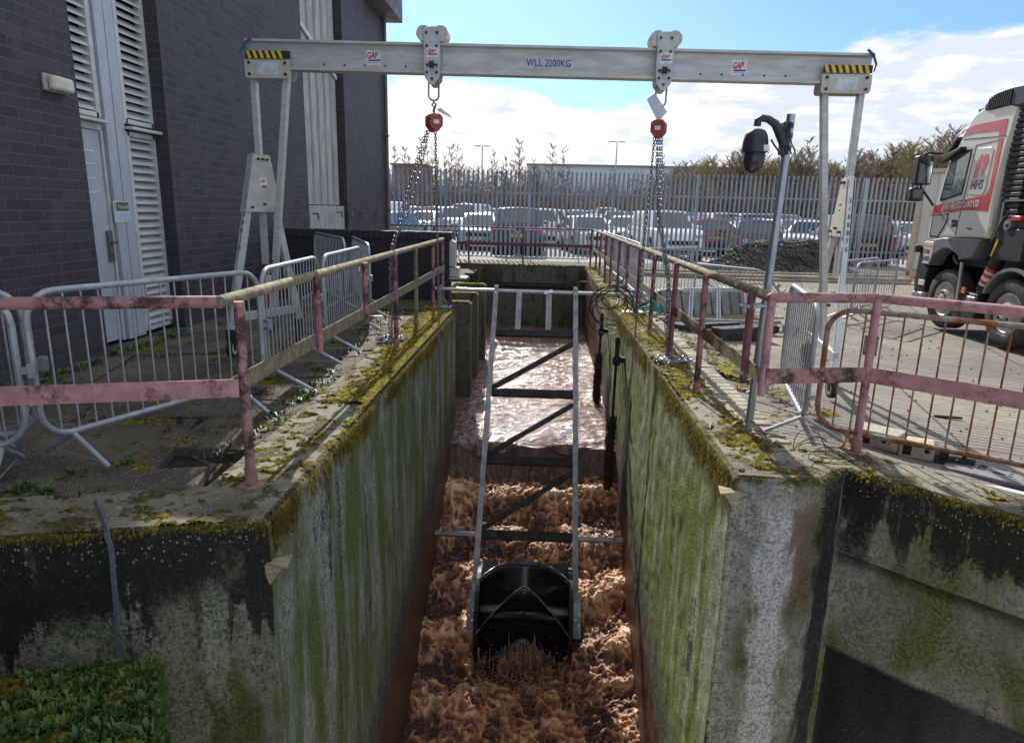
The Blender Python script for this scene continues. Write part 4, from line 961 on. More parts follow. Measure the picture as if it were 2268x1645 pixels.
def side(sx, x_out, x_in, F1, F2, zg):
    s = sx; x0, x1 = min(x_out, x_in)-.055, max(x_out, x_in)+.055; yb = YB-.083; zb = bz((x0+x1)/2)
    root = gan
    # bracket plates (front and back)
    for yy in (yb-.012, YB+.083):
        mb = MB(); mb.prism([(x0, zb-.075), (x0+.02, zb-.095), (x1-.02, zb-.095), (x1, zb-.06), (x1, zb+.085), (x0, zb+.085)], 'y', yy, yy+.012); pl = mb.build('bracket_plate', mAluC, root, bevel=.003)
        if yy < YB:
            mb = MB()
            for bx, bz_ in ((x0+.05, zb+.055), (x1-.05, zb+.055), (x0+.05, zb-.055), (x1-.05, zb-.055)): mb.cyl((bx, yy-.014, bz_), (bx, yy, bz_), .016, 8)
            mb.build('bolts', mBolt, pl)
            mb = MB(); mb.bb(x0+.13, x1-.13, yy-.0015, yy, zb-.065, zb+.06); mb.build('rating_plate', M('scratched label', (.62, .66, .70), (.45, .47, .5), .4, scale=16), pl)
    # hazard tape: black base with yellow slanted bars on the beam face
    mb = MB(); hy = YB-.0770; z0, z1 = zb+.10, zb+.175; hx0, hx1 = x0+.01, x1-.0
    mb.bb(hx0, hx1, hy-.001, hy+.002, z0, z1); hz = mb.build('hazard_tape', mBlk, root)
    mb = MB(); xx = hx0+.005
    while xx < hx1-.075:
        mb.add([(xx+.028, hy-.002, z0), (xx+.062, hy-.002, z0), (xx+.034, hy-.002, z1), (xx, hy-.002, z1)], [(0, 1, 2, 3)]); xx += .066
    mb.build('hazard_stripe', mYel, hz)
    # uprights
    mb = MB(); mb.bar((x_out, YB, zb), (x_out, YB, .95), .062, .075, (0, 1, 0)); mb.build('upright', mAlu, root, bevel=.005)
    fm = (Vector(F1)+Vector(F2))/2
    low = Vector((x_out+.02*s, YB, zg+.42))
    mb = MB(); mb.bar((x_in, YB-.02, zb), (x_out-.07*s, YB-.05, zg+.46), .066, .075, (0, 1, 0)); br = mb.build('brace', mAlu, root, bevel=.005)
    mb = MB(); tt = Vector((x_out-.075*s, YB-.10, zg+.85)); mb.cyl(tt, tt+Vector((0, .02, 0)), .018, 8); mb.cyl(tt+Vector((0, 0, .14)), tt+Vector((.05, 0, .14)), .008, 8); mb.build('bolts', mBolt, br)
    # lower stage: two splayed legs, gusset, sleeve, foot beam, castors
    top = Vector((x_out, YB, 2.12 if s < 0 else 2.0)); L1 = Vector(F1)+Vector((0, 0, .30)); L2 = Vector(F2)+Vector((0, 0, .30))
    d = (L2-L1); d.z = 0; d.normalize(); nrm = Vector((d.y, -d.x, 0))
    if nrm.x*s > 0: nrm = -nrm
    t1 = top-d*.06; t2 = top+d*.06
    mb = MB(); mb.bar(t1, L1, .085, .055, nrm); g1 = mb.build('leg', mAlu if s < 0 else M('pale gantry leg', (.66, .68, .70), (.56, .58, .60), .4, .2, scale=5), root, bevel=.006)
    mb = MB(); mb.bar(t2, L2, .085, .055, nrm); mb.build('leg', mAluC, root, bevel=.006)
    gh = .60; o_ = nrm*.036
    a, b2 = t1-d*.05, t2+d*.05; c1 = t1+(L1-t1)*(gh/(t1.z-L1.z))-d*.05; c2 = t2+(L2-t2)*(gh/(t2.z-L2.z))+d*.05
    for k in (1, -1):
        P = [q+o_*k for q in (a, b2, c2, c1)]; Q = [q+nrm*.007*k for q in P]
        mb = MB(); mb.add(P+Q, [(0,1,2,3), (4,5,6,7), (0,1,5,4), (1,2,6,5), (2,3,7,6), (3,0,4,7)]); gp = mb.build('gusset_plate', mAluC, root)
        if k == 1:
            mb = MB()
            for w1, w2 in ((.25, .08), (.5, .08), (.75, .08), (.15, .92), (.85, .92), (.5, .86)):
                u = a*(1-w1)+b2*w1; l = c1*(1-w1)+c2*w1; q = u*(1-w2)+l*w2+o_*1.2; mb.cyl(q, q+nrm*.03, .012, 6)
            mb.build('bolts', mBolt, gp)
            # small sticker
            cn = (a+b2+c1+c2)/4+nrm*.0445
            fr = frame(cn-d*.035*(-s)-Vector((0, 0, .03)), d*(-s) if False else (nrm.cross(Vector((0, 0, 1)))*-1), (0, 0, 1))
            q = MB(); q.v = []; P4 = [fr @ Vector(c) for c in ((-.005, -.05, 0), (.085, -.05, 0), (.085, .09, 0), (-.005, .09, 0))]; q.add(P4, [(0, 1, 2, 3)]); q.build('sticker', mStk, gp)
            fr2 = fr.copy(); fr2.translation = fr @ Vector((.0, .04, .001)); text('GAP', .045, fr2, mRedL, 'logo', gp, shear=.25, bold=.001, sx=.75)
            P4 = [fr @ Vector(c) for c in ((0, -.01, .001), (.08, -.01, .001), (.08, .01, .001), (.02, .01, .001))]; q = MB(); q.add(P4, [(0, 1, 2, 3)]); q.build('swoosh', mBlue, gp)
    mb = MB(); mb.bar(L1+Vector((0, 0, .12)), L2+Vector((0, 0, .12)), .05, .09); mb.build('foot_beam', mAlu, root, bevel=.004)
    # serial number down the near leg, facing the viewer
    axis = (L1-t1).normalized(); fn = nrm if abs(nrm.y) > .2 else nrm
    dirx = axis.cross(nrm).normalized()
    face = Vector((0, -1, 0)); face = (face-face.dot(axis)*axis).normalized()
    off = .045
    dirx = (-axis).cross(face)*-1
    if dirx.x < 0: dirx = -dirx
    for i, ch in enumerate('3188876'):
        p = t1+axis*(.52+i*.088 if s < 0 else .30+i*.088)+face*(off+.002)-dirx*.018
        text(ch, .075, frame(p, dirx, -axis), mBolt, 'lettering', g1, sx=.8)
    for F, L in ((F1, L1), (F2, L2)):
        F = Vector(F); mb = MB(); mb.cyl(F+Vector((0, 0, .24)), F+Vector((0, 0, .30)), .055, 16); mb.bb(F.x-.035, F.x+.035, F.y-.05, F.y+.05, F.z+.2, F.z+.25)
        for sx2 in (-.035, .03): mb.bb(F.x+sx2, F.x+sx2+.006, F.y-.03, F.y+.03, F.z+.08, F.z+.2)
        cst = mb.build('castor', mBlack, root)
        mb = MB(); mb.cyl((F.x-.028, F.y, F.z+.10), (F.x+.028, F.y, F.z+.10), .098, 24); wl_ = mb.build('wheel', mBlack, cst, bevel=.01)
        mb = MB(); mb.cyl((F.x-.030, F.y, F.z+.10), (F.x+.030, F.y, F.z+.10), .062, 20); mb.build('hub', M('cream wheel hub', (.6, .57, .46), rough=.5), cst)
side(-1, -3.11, -2.74, (-3.28, 6.89, 0), (-2.86, 7.75, 0), 0)
side(1, 3.185, 2.80, (2.93, 6.66, -.17), (3.20, 8.10, -.19), -.18)
mStrap = M('blue strap', (.03, .12, .30), rough=.7)
for x, z, dx in ((xl_+.02, bz(xl_)+.22, -.06), (xr_-.03, bz(xr_)+.25, .04)):
    mb = MB(); mb.tube([(x+.06*(-1 if dx > 0 else 1), YB-.09, z+.07), (x, YB-.10, z+.02), (x+dx, YB-.10, z-.07), (x+dx*.6, YB-.1, z-.14)], [.012, .014, .010, .005], 6); mb.build('blue_strap', mStrap, gan)

# ---------------------------------------------------------------- trolleys and chain hoists
mChain = M('zinc chain', (.33, .34, .36), (.2, .2, .21), .35, .8, scale=40)
def chain(pts, pitch=.030, w=.0125, wire=.0038):
    """linked chain along a polyline -> MB"""
    P = [Vector(p) for p in pts]; seglen = [0]
    for a, b in zip(P[:-1], P[1:]): seglen.append(seglen[-1]+(b-a).length)
    tot = seglen[-1]; n = int(tot/pitch); mb = MB(); j = 0
    shape = []
    for k in range(10):
        a = 2*math.pi*k/10; c, s_ = math.cos(a), math.sin(a); shape.append((s_*w*.8, c*w*.6+math.copysign(pitch*.42, c) if abs(c) > .05 else 0))
    for i in range(n):
        t = (i+.5)*pitch
        while j < len(P)-2 and seglen[j+1] < t: j += 1
        d = (P[j+1]-P[j]).normalized(); c = P[j]+d*(t-seglen[j]); u = d.orthogonal().normalized(); v = d.cross(u)
        ang = (i % 2)*math.pi/2+.5+random.gauss(0, .15); e = u*math.cos(ang)+v*math.sin(ang)
        mb.tube([c+e*a+d*b for a, b in shape], wire, 4, closed=True)
    return mb
def trolley(x, label):
    z = bz(x); r = empty('beam_trolley', (x, YB, z), label, 'trolley', 'trolleys on the gantry beam')
    for k, yy in ((0, YB-.115), (1, YB+.10)):
        out = [(-.095, .40), (-.085, .345), (-.088, .05), (-.075, -.05), (-.02, -.115), (.02, -.115), (.075, -.05), (.088, .05), (.085, .345), (.095, .40), (.07, .435), (-.07, .435)]
        mb = MB(); mb.prism([(x+a, z+b) for a, b in out], 'y', yy, yy+.012); sp = mb.build('side_plate', M('trolley plate', (.50, .52, .52), (.42, .44, .44), .45, .3, scale=8), r, bevel=.003)
        if k == 0:
            mb = MB()
            for a, b in ((-.055, .375), (.055, .375), (-.05, .25), (.05, .25), (-.05, .07), (.05, .07), (-.05, .0), (.05, .0), (0, -.06)): mb.cyl((x+a, yy-.012, z+b), (x+a, yy, z+b), .014, 6)
            mb.build('bolts', mBolt, sp)
            mb = MB(); q = [(x+(.026 if j % 2 else .04)*math.cos(j*math.pi/6), z+.07+(.026 if j % 2 else .04)*math.sin(j*math.pi/6)) for j in range(12)]; mb.prism(q, 'y', yy-.05, yy-.012); mb.build('star_knob', mBlk, r, bevel=.003)
            q = MB(); q.bb(x-.055, x+.07, yy-.0015, yy, z+.14, z+.235); q.build('sticker', mStk, sp)
            text('GAP', .05, frame((x-.045, yy-.003, z+.185), (1, 0, 0), (0, 0, 1)), mRedL, 'logo', sp, shear=.25, bold=.001, sx=.85)
            q = MB(); q.prism([(x-.045, z+.165), (x-.03, z+.178), (x+.06, z+.178), (x+.06, z+.165)], 'y', yy-.003, yy-.002); q.build('swoosh', mBlue, sp)
    mW = M('nylon wheel', (.60, .57, .50), rough=.45)
    for a in (-.085, .085):
        mb = MB(); mb.cyl((x+a, YB-.10, z+.375), (x+a, YB-.045, z+.375), .078, 28); mb.cyl((x+a, YB+.045, z+.375), (x+a, YB+.10, z+.375), .078, 28); mb.cyl((x+a, YB-.045, z+.375), (x+a, YB+.045, z+.375), .02, 12); mb.build('wheel', mW, r, bevel=.006)
    mb = MB(); pts = []
    for k in range(20):
        a = 2*math.pi*k/20; pts.append((x+.055*math.sin(a), YB, z-.145+.055*math.cos(a)+(.055 if math.cos(a) > 0 else -.055)))
    mb.tube(pts, .010, 8, closed=True); mb.build('lifting_ring', M('brass zinc ring', (.42, .36, .20), (.3, .26, .15), .35, .7), r)
    return r
trolley(-1.20, 'left trolley hung on the gantry beam with a logo sticker'); trolley(1.165, 'right trolley hung on the gantry beam with a logo sticker')
mHo = M('red hoist casing', (.36, .055, .032), (.25, .04, .028), .4, scale=10, rust=(.12, .06, .05), rustamt=.68)
def hoist(x, label, rz, chains, side_):
    z = bz(x)-.30; r = empty('chain_hoist', (x, YB, z), label, 'chain hoist', 'hoists hanging from the trolleys')
    R3 = Matrix.Rotation(rz, 3, 'Z'); T = lambda p: R3 @ Vector(p)+Vector((x, YB, z-.17))
    mb = MB(); mb.tube([(x, YB, z-.02), (x-.02, YB, z), (x, YB, z+.03), (x+.022, YB, z+.01), (x+.012, YB, z-.02), (x, YB, z-.045), (x, YB, z-.09)], [.006, .009, .011, .011, .012, .014, .013], 8); mb.build('hook', mHo, r)
    out = [(-.075, .055), (-.04, .085), (.045, .085), (.08, .045), (.075, -.035), (.03, -.09), (0, -.10), (-.03, -.09), (-.075, -.035)]
    for y0, y1 in ((-.075, -.02), (.02, .075)):
        mb = MB(); mb.prism([(a, b) for a, b in out], 'y', y0, y1); mb.v = [tuple(T(q)) for q in mb.v]; mb.build('casing', mHo, r, bevel=.012, segs=3)
    mb = MB(); mb.cyl(T((0, -.019, 0)), T((0, .019, 0)), .06, 20); mb.build('chain_wheel', mBolt, r)
    mb = MB(); q = [T(p) for p in ((-.03, -.078, -.02), (.03, -.078, -.02), (.03, -.078, .02), (-.03, -.078, .02))]; mb.add(q, [(0, 1, 2, 3)]); mb.build('sticker', mStk, r)
    for c, wr_ in chains: chain(c, wire=wr_).build('load_chain' if len(c) == 2 else 'hand_chain', mChain, r, smooth=60, fix=False)
    return r
def wob(a, b, n, amp, sag=0):
    a, b = Vector(a), Vector(b); out = []
    for i in range(n+1):
        t = i/n; out.append(tuple(a+(b-a)*t+Vector((random.gauss(0, amp), random.gauss(0, amp), -sag*math.sin(math.pi*t)))))
    return out
random.seed(12)
zh = bz(-1.2)-.56
ch = [([(-1.185, YB, zh), (-1.235, 8.29, -2.60)], .0055)]
for k in range(3):
    a = (-1.25-.02*k, YB+.01*k, zh); m_ = (-1.45-.022*k+(.04 if k == 0 else 0), 7.62, 1.85); b_ = (-1.77-.012*(k % 3), 7.95+.03*k, 1.13); c_ = (-1.80-.02*(k % 3), 7.98+.03*k, .03)
    p = wob(a, m_, 4, .004)[:-1]+wob(m_, b_, 6, .008)[:-1]+wob(b_, c_, 6, .010)+wob(c_, (-1.85+random.uniform(-.1, .1), 7.9+random.uniform(-.2, .25), .02), 5, .03)
    ch.append((p, .0040))
hoist(-1.20, 'left red chain hoist with its hand chains swept to the left railing', .5, ch, -1)
zh = bz(1.165)-.56
ch = [([(1.13, YB, zh), (1.085, 8.29, -2.60)], .0055)]
for k in range(4):
    a = (1.15+.02*k, YB+.005*k, zh); m_ = (1.20+.012*k, 7.45, 1.6); b_ = (1.345+.012*k, 7.35+.02*k, .9); c_ = (1.42+.012*(k % 3), 7.42+.03*k, .03)
    p = wob(a, m_, 5, .003)[:-1]+wob(m_, b_, 5, .006)[:-1]+wob(b_, c_, 5, .010)+wob(c_, (1.45+random.uniform(-.16, .2), 7.5+random.uniform(-.12, .12), .02), 5, .03)
    ch.append((p, .0040))
hoist(1.165, 'right red chain hoist with its hand chains dropping to the right coping', -.3, ch, 1)
for (x, y, lab) in ((-1.83, 8.05, 'silver heap of slack chain on the left wall top'), (1.46, 7.30, 'dark heap of slack chain on the right wall top')):
    pts = []
    for k in range(70): a = k*.9; rr = .04+.10*random.random(); pts.append((x+rr*1.5*math.cos(a), y+rr*1.3*math.sin(a), .02+.035*random.random()))
    tag(chain(pts).build('chain_pile', mChain, smooth=60, fix=False), lab, 'chain')
mClear = M('clear tag plastic', (.62, .64, .70), rough=.25); 
mb = MB(); mb.add([(1.02, YB-.02, 2.74), (1.10, YB-.02, 2.80), (1.24, YB-.02, 2.62), (1.15, YB-.02, 2.52)], [(0, 1, 2, 3)]); mb.add([(1.02, YB-.018, 2.74), (1.10, YB-.018, 2.80), (1.24, YB-.018, 2.62), (1.15, YB-.018, 2.52)], [(3, 2, 1, 0)])
tag(mb.build('inspection_tag', M('lilac tag card', (.52, .50, .64), (.7, .7, .74), .4, scale=12), smooth=None), 'lilac inspection tag tied to the right lifting ring', 'tag')
mb = MB(); mb.add([(-1.17, YB-.02, 2.60), (-1.13, YB-.02, 2.63), (-1.02, YB-.02, 2.55), (-1.0, YB-.02, 2.52)], [(0, 1, 2, 3)]); mb.add([(-1.17, YB-.018, 2.60), (-1.13, YB-.018, 2.63), (-1.02, YB-.018, 2.55), (-1.0, YB-.018, 2.52)], [(3, 2, 1, 0)])
tag(mb.build('inspection_tag', mClear, smooth=None), 'clear curled tag beside the left hoist hook', 'tag')

# ---------------------------------------------------------------- water turbine on its tilting frame
mSteel = M('grey painted steel', (.26, .275, .30), (.19, .20, .22), .45, .3, scale=6, bump=.15)
mSteelD = M('black painted steel', (.010, .011, .013), (.006, .007, .009), .60, .0, scale=8, bump=.2, spec=.3)
PT = Vector((0, 11.1, .30)); PB = Vector((0, 7.63, -3.43)); dd = (PB-PT).normalized(); nn = Vector((1, 0, 0)).cross(dd).normalized()
if nn.y > 0: nn = -nn                                   # towards the viewer and up
def fx(u, t, o=0.): return Vector((u, 0, 0))+PT+dd*t+nn*o  # u across, t down the frame, o off the plane
XC = -.10; HW = .655; LT = (PB-PT).length
tur = empty('water_turbine', (XC, 11.1, .3), 'grey steel frame let down into the channel with a black paddle rotor at its foot', 'turbine')
def C_(mb, a, b, w=.075, h=.06, t=.008, up=None):
    """channel section bar"""
    up = up or nn; a, b = Vector(a), Vector(b); d = (b-a).normalized(); x = d.cross(up).normalized()
    mb.bar(a, b, w, t, up); mb.bar(a+x*(w/2-t/2)-up*h/2, b+x*(w/2-t/2)-up*h/2, t, h, up); mb.bar(a-x*(w/2-t/2)-up*h/2, b-x*(w/2-t/2)-up*h/2, t, h, up)
for s in (-1, 1):
    mb = MB(); C_(mb, fx(XC+s*HW, -.12), fx(XC+s*HW, LT+.12)); rl = mb.build('side_rail', mSteel, tur)
    mb = MB(); mb.bb(-.05, .05, -.27, .27, 0, .012); Mx = Matrix((Vector((1, 0, 0)), dd, nn)).transposed()
    mb.v = [tuple(Mx @ Vector(q)+fx(XC+s*(HW+.02), LT-.02, .012)) for q in mb.v]; pl = mb.build('bearing_plate', mSteel, rl, bevel=.003)
    mb = MB()
    for a, b in ((-.02, -.1), (.025, .02), (-.02, .08), (.02, .14)): p = fx(XC+s*(HW+.02)+a, LT-.05+b, .03); mb.cyl(p, p+nn*.012, .010, 6)
    mb.build('bolts', M('bright bolt', (.6, .6, .58), rough=.3, metal=.9), pl)
    mb = MB(); p = fx(XC+s*HW, .02, .02)
    for k in (-.06, .06): mb.cyl(fx(XC+s*HW, k, .01), fx(XC+s*HW, k, .035), .014, 6)
    mb.build('bolts', M('bright bolt', (.6, .6, .58), rough=.3, metal=.9), rl)
def tx(v):  # v pixel height -> t along frame
    th = math.atan((v-822.5)/1490)+PITCH; return None
def tv(v):
    a = math.atan((v-822.5)/1490)+PITCH; # ray: z = 1.6 - y tan a ; frame: y=11.1+dd.y t, z=.3+dd.z t
    return (1.6-11.1*math.tan(a)-.3)/(dd.z+dd.y*math.tan(a))
rungs = [tv(736), tv(868), tv(1018), tv(1184)]
for k, t in enumerate(rungs):
    mb = MB(); C_(mb, fx(XC-HW+.03, t, -.01), fx(XC+HW-.03, t, -.01), .12 if k else .10, .05); mb.build('cross_bar', mSteelD, tur)
for k, (ta, tb) in enumerate([(tv(858), tv(755)), (tv(1008), tv(890)), (tv(1172), tv(1040))]):
    mb = MB(); C_(mb, fx(XC-HW+.04, ta, -.015), fx(XC+HW-.04, tb, -.015), .065, .04); mb.build('diagonal_brace', mSteelD, tur)
tt = -.12
mb = MB(); mb.bar(fx(XC-HW-.04, tt-.02, .0), fx(XC+HW+.02, tt-.02, .0), .05, .006, nn); mb.bar(fx(XC-HW-.04, tt-.04, -.06), fx(XC+HW+.02, tt-.04, -.06), .006, .15, nn); mb.build('top_bar', mSteelD, tur)
for u in (XC-.27, XC+.22):
    mb = MB(); C_(mb, fx(u, .0), fx(u, rungs[0]-.06), .09, .06); mb.build('centre_strut', mSteel, tur)
mb = MB(); q = [fx(XC+.13, tt+.13, .02), fx(XC+.27, tt+.08, .02), fx(XC+.285, tt+.14, .02), fx(XC+.15, tt+.19, .02)]; mb.add(q, [(0, 1, 2, 3)]); mb.build('label', mStk, tur, smooth=None)
mb = MB(); t = rungs[3]; mb.bar(fx(-1.36, t-.0, -.075), fx(1.20, t-.0, -.075), .06, .07, nn); mb.build('lifting_bar', mSteel, tur, bevel=.003)
for u in (-1.235, 1.085):
    mb = MB(); p = fx(u, t, -.04); mb.tube([p+Vector((0, 0, .0)), p+Vector((.02, 0, .04)), p+Vector((0, 0, .08)), p+Vector((-.02, 0, .04))], .008, 6, closed=True); mb.build('shackle', mHo, tur)
# rotor: chevron scoop blades between two rims
AX = fx(XC, LT-.04, -.02); RR = .60; HWR = .56
def blade(th0, curl=1.1, chev=.92, r0=.10, r1=RR, nu=21, nr=9):
    P = np.zeros((nu, nr, 3))
    for i in range(nu):
        s_ = -1+2*i/(nu-1)
        for j in range(nr):
            q = j/(nr-1); r = r0+(r1-r0)*q; th = th0-chev*(abs(s_)**1.25)*(.35+.65*q)+curl*(q**1.6)*.35
            P[i, j] = (XC+s_*HWR, AX.y-r*math.cos(th), AX.z+r*math.sin(th))
    return P
rot = None
mGloss = M('wet black steel', (.007, .008, .011), (.004, .005, .007), .38, .0, scale=6, bump=.3, bscale=30, spec=.7)
for k in range(6):
    th0 = rad(100-60*k); P = blade(th0)
    n, m = P.shape[:2]; me = grid_mesh('blade', P); o = link_mesh('blade', me, mGloss, tur); sd_ = o.modifiers.new('s', 'SOLIDIFY'); sd_.thickness = .008
    e = P[:, -1]; mb = MB(); e2 = [Vector(p) for p in e]; 
    for a, b in zip(e2[:-1], e2[1:]): mb.bar(a, b, .004, .075, (Vector(((a+b)/2))-Vector(((a.x+b.x)/2, AX.y, AX.z))))
    mb.build('blade_edge', M('pale blade edge', (.26, .29, .36), (.06, .065, .08), .35, .4, scale=14), tur, smooth=30) if k in (0, 1, 2) else mb.build('blade_edge', mGloss, tur)  # upper and front blades get a pale edge strip, the rest black
for s in (-1, 1):
    mb = MB(); pts = [(XC+s*(HWR+.012), AX.y-RR*1.0*math.cos(a), AX.z+RR*1.0*math.sin(a)) for a in np.linspace(0, 2*math.pi, 41)[:-1]]
    for i in range(40): mb.bar(pts[i], pts[(i+1) % 40], .05, .008, Vector((0, pts[i][1]-AX.y, pts[i][2]-AX.z)))
    mb.cyl((XC+s*(HWR+.005), AX.y, AX.z), (XC+s*(HWR+.014), AX.y, AX.z), RR*.99, 40); mb.build('end_disc', mSteelD, tur)
    mb = MB(); mb.cyl((XC+s*(HWR+.01), AX.y, AX.z), (XC+s*(HW+.03), AX.y, AX.z), .03, 14); mb.build('axle', M('bright axle', (.5, .5, .5), rough=.3, metal=.9), tur)
    mb = MB(); cxx = XC+s*HWR
    mb.add([(cxx, AX.y+.30, AX.z+.56), (cxx-s*.20, AX.y+.34, AX.z+.50), (cxx, AX.y+.10, AX.z+.40)], [(0, 1, 2)]); mb.add([(cxx, AX.y+.31, AX.z+.56), (cxx-s*.20, AX.y+.35, AX.z+.50), (cxx, AX.y+.11, AX.z+.40)], [(2, 1, 0)]); mb.build('corner_plate', mGloss, tur, smooth=None)
mb = MB(); mb.cyl((XC-HWR, AX.y, AX.z), (XC+HWR, AX.y, AX.z), .13, 20); mb.build('drum', mGloss, tur)
mb = MB(); a = Vector((XC, AX.y-.36, AX.z+.10)); mb.tube([a+Vector((0, .06, .14)), a, a+Vector((0, .05, -.24))], .014, 8); mb.build('centre_rib', mSteelD, tur)
# cross pipe the frame hangs on, with its two stands
r = empty('pivot_pipe', (0, 11.12, 0), 'galvanised scaffold pipe laid across the channel on two footed stands', 'pipe')
mb = MB(); mb.cyl((-1.78, 11.14, .30), (1.58, 11.14, .285), .030, 16); mb.build('pipe', M('bright galvanised pipe', (.50, .52, .54), (.4, .42, .44), .35, .7, scale=8), r)
for x, y in ((-1.70, 11.12), (1.53, 11.15)):
    mb = MB(); mb.bb(x-.03, x+.03, y-.03, y+.03, .02, .27); st = mb.build('stand', mSteel if x < 0 else mStk, r, bevel=.003)
    mb = MB(); mb.bb(x-.20, x+.20, y-.14, y+.12, .002, .018); mb.build('foot_plate', M('bright plate', (.52, .54, .56), rough=.4, metal=.5), st, bevel=.002)
    mb = MB()
    for a, b in ((-.16, -.1), (.16, -.1), (-.16, .08), (.16, .08)): mb.cyl((x+a, y+b, .018), (x+a, y+b, .05), .010, 6)
    mb.build('bolts', mBolt, st)
    mb = MB(); mb.bb(x-.04, x+.04, y-.05, y+.05, .24, .36); mb.build('clamp', M('blue coupler', (.10, .17, .30), (.3, .32, .35), .5, .3, scale=20), st, bevel=.01)
# cable coil on the pipe
mCab = M('black cable', (.015, .015, .016), rough=.5)
mb = MB(); random.seed(33)
cc0 = Vector((1.12, 11.02, .14))
for k in range(7):
    R0 = random.uniform(.34, .40) if k < 4 else random.uniform(.18, .30); ph = random.uniform(-.15, .15); cx0 = cc0+Vector((random.uniform(-.06, .06), -.02*k, (.35-R0)*.6+random.uniform(-.03, .02)-(.12 if k in (1, 2) else 0))); pts = []
    ex = random.uniform(.85, 1.05); ez = random.uniform(.6, .9)
    for i in range(28): a = 2*math.pi*i/28; pts.append(cx0+Vector((R0*ex*math.cos(a+ph), .03*math.sin(3*a+k), R0*ez*math.sin(a))))
    mb.tube(pts, .0085, 6, closed=True)
p = fx(XC+HW+.02, -.08, .03); mb.tube([p, p+Vector((.05, 0, .10)), p+Vector((.16, 0, .10)), p+Vector((.24, 0, -.03)), cc0+Vector((-.2, 0, .12))], .008, 6)
tag(mb.build('cable_coil', mCab), 'black cable looped in a coil over the right end of the cross pipe', 'cable')
mb = MB(); pts = []
for i in range(90):
    t = i*.042; a = i*.8; pts.append(fx(XC+HW+.0+.042*math.cos(a), .05+t*.96, .012+.04*math.sin(a)))
mb.tube(pts, .003, 4); tag(mb.build('cable', mCab), 'thin cable wound down the right rail of the turbine frame', 'cable')
mb = MB(); random.seed(8); pts = []
for i in range(26): pts.append((1.55+.9*random.random()*(.4+i/40), 11.3+.45*random.random(), .05+.12*random.random()-.004*i))
mb.tube(pts, .008, 6); tag(mb.build('cable', mCab), 'tangle of dark cable on the ground beside the right stand', 'cable')
# penstock spindles on the right wall
mRustB = M('black rusted iron', (.028, .022, .018), (.015, .012, .010), .8, scale=12, bump=.9, bscale=30, bdist=.02, rust=(.07, .05, .02), rustamt=.6)
for (y, zt_, zk, lab) in ((12.35, -.20, -.95, 'farther black iron penstock spindle on the right channel wall'), (9.65, -.15, -1.35, 'nearer black iron penstock spindle crusted with growth on the right channel wall')):
    r = empty('penstock', (1.12, y, zt_), lab, 'penstock', 'iron penstocks on the right wall')
    mb = MB(); mb.cyl((1.12, y, zt_), (1.11, y, zk), .022, 10); mb.cyl((1.12, y, zt_-.02), (1.12, y, zt_-.32), .034, 10); mb.build('spindle', mRustB, r)
    mb = MB(); mb.bb(1.06, 1.24, y-.05, y+.05, zt_-.38, zt_-.30); mb.cyl((1.12, y, zt_-.42), (1.12, y, zt_-.28), .055, 10); mb.build('bracket', mRustB, r)
    mb = MB(); zz = list(np.linspace(zk, -2.75, 12)); mb.tube([(1.10+random.gauss(0, .012), y+random.gauss(0, .015), z_) for z_ in zz], [.04]+[random.uniform(.045, .08) for _ in zz[1:]], 9); mb.build('gate_stem', mRustB, r)
    V = []; F = []
    for i in range(900):
        z_ = random.uniform(-2.6, zk); a = random.uniform(0, 6.28); p = Vector((1.10+.06*math.cos(a), y+.06*math.sin(a), z_)); dv = Vector((math.cos(a)*.035, math.sin(a)*.035, random.uniform(-.06, .02)))*random.uniform(.4, 1.3); k = len(V)
        V += [tuple(p), tuple(p+Vector((0, 0, .015))), tuple(p+dv)]; F.append((k, k+1, k+2))
    soup('growth', V, F, mRustB, r)

# ---------------------------------------------------------------- CCTV camera on its pole
r = empty('camera_pole', (1.565, 4.85, 0), 'galvanised pole clamped to the right railing at the front corner', 'pole')
mPole = M('bright galvanised pole', (.42, .46, .50), (.32, .35, .39), .35, .75, scale=6, stretch=(1, 1, .3), bump=.05)
PTop = Vector((1.625, 4.85, 2.26)); PBt = Vector((1.565, 4.85, .0)); pd = PTop-PBt
mb = MB(); mb.cyl(PBt, PTop, .028, 20); mb.build('tube', mPole, r)
mCl = M('zinc coupler', (.42, .42, .38), (.3, .3, .27), .4, .6, scale=20)
for z_, m_ in ((.98, M('blue zinc coupler', (.38, .46, .55), rough=.35, metal=.6)), (.50, mCl)):
    mb = MB()
    for xx, yy in ((1.475, 4.79), (1.58+.02*z_, 4.85)):
        mb.cyl((xx, yy, z_-.02), (xx, yy, z_+.02), .036, 16)
        for s in (-1, 1): mb.bb(xx-.06, xx+.06, yy+s*.028-.006, yy+s*.028+.006, z_-.012, z_+.012)
    mb.cyl((1.39, 4.76, z_+.004), (1.66, 4.76, z_+.004), .0055, 6); mb.cyl((1.40, 4.82, z_), (1.47, 4.82, z_), .012, 6); mb.build('clamp', m_, r)
c = empty('security_camera', tuple(PTop), 'black dome surveillance camera on a curved arm at the pole top', 'camera')
mCam = M('dark grey camera plastic', (.035, .036, .042), (.028, .029, .034), .45, scale=12)
mb = MB(); p = PTop+Vector((-.035, -.02, -.10)); mb.tube([p+Vector((.01, 0, -.10)), p+Vector((-.02, 0, -.04)), p+Vector((-.07, 0, .035)), p+Vector((-.12, 0, .065)), p+Vector((-.165, 0, .07)), p+Vector((-.185, 0, .055)), p+Vector((-.187, 0, .02))], [.034, .036, .028, .024, .024, .024, .024], 14); mb.build('arm', mCam, c)
q = PTop+Vector((-.222, -.02, -.10))
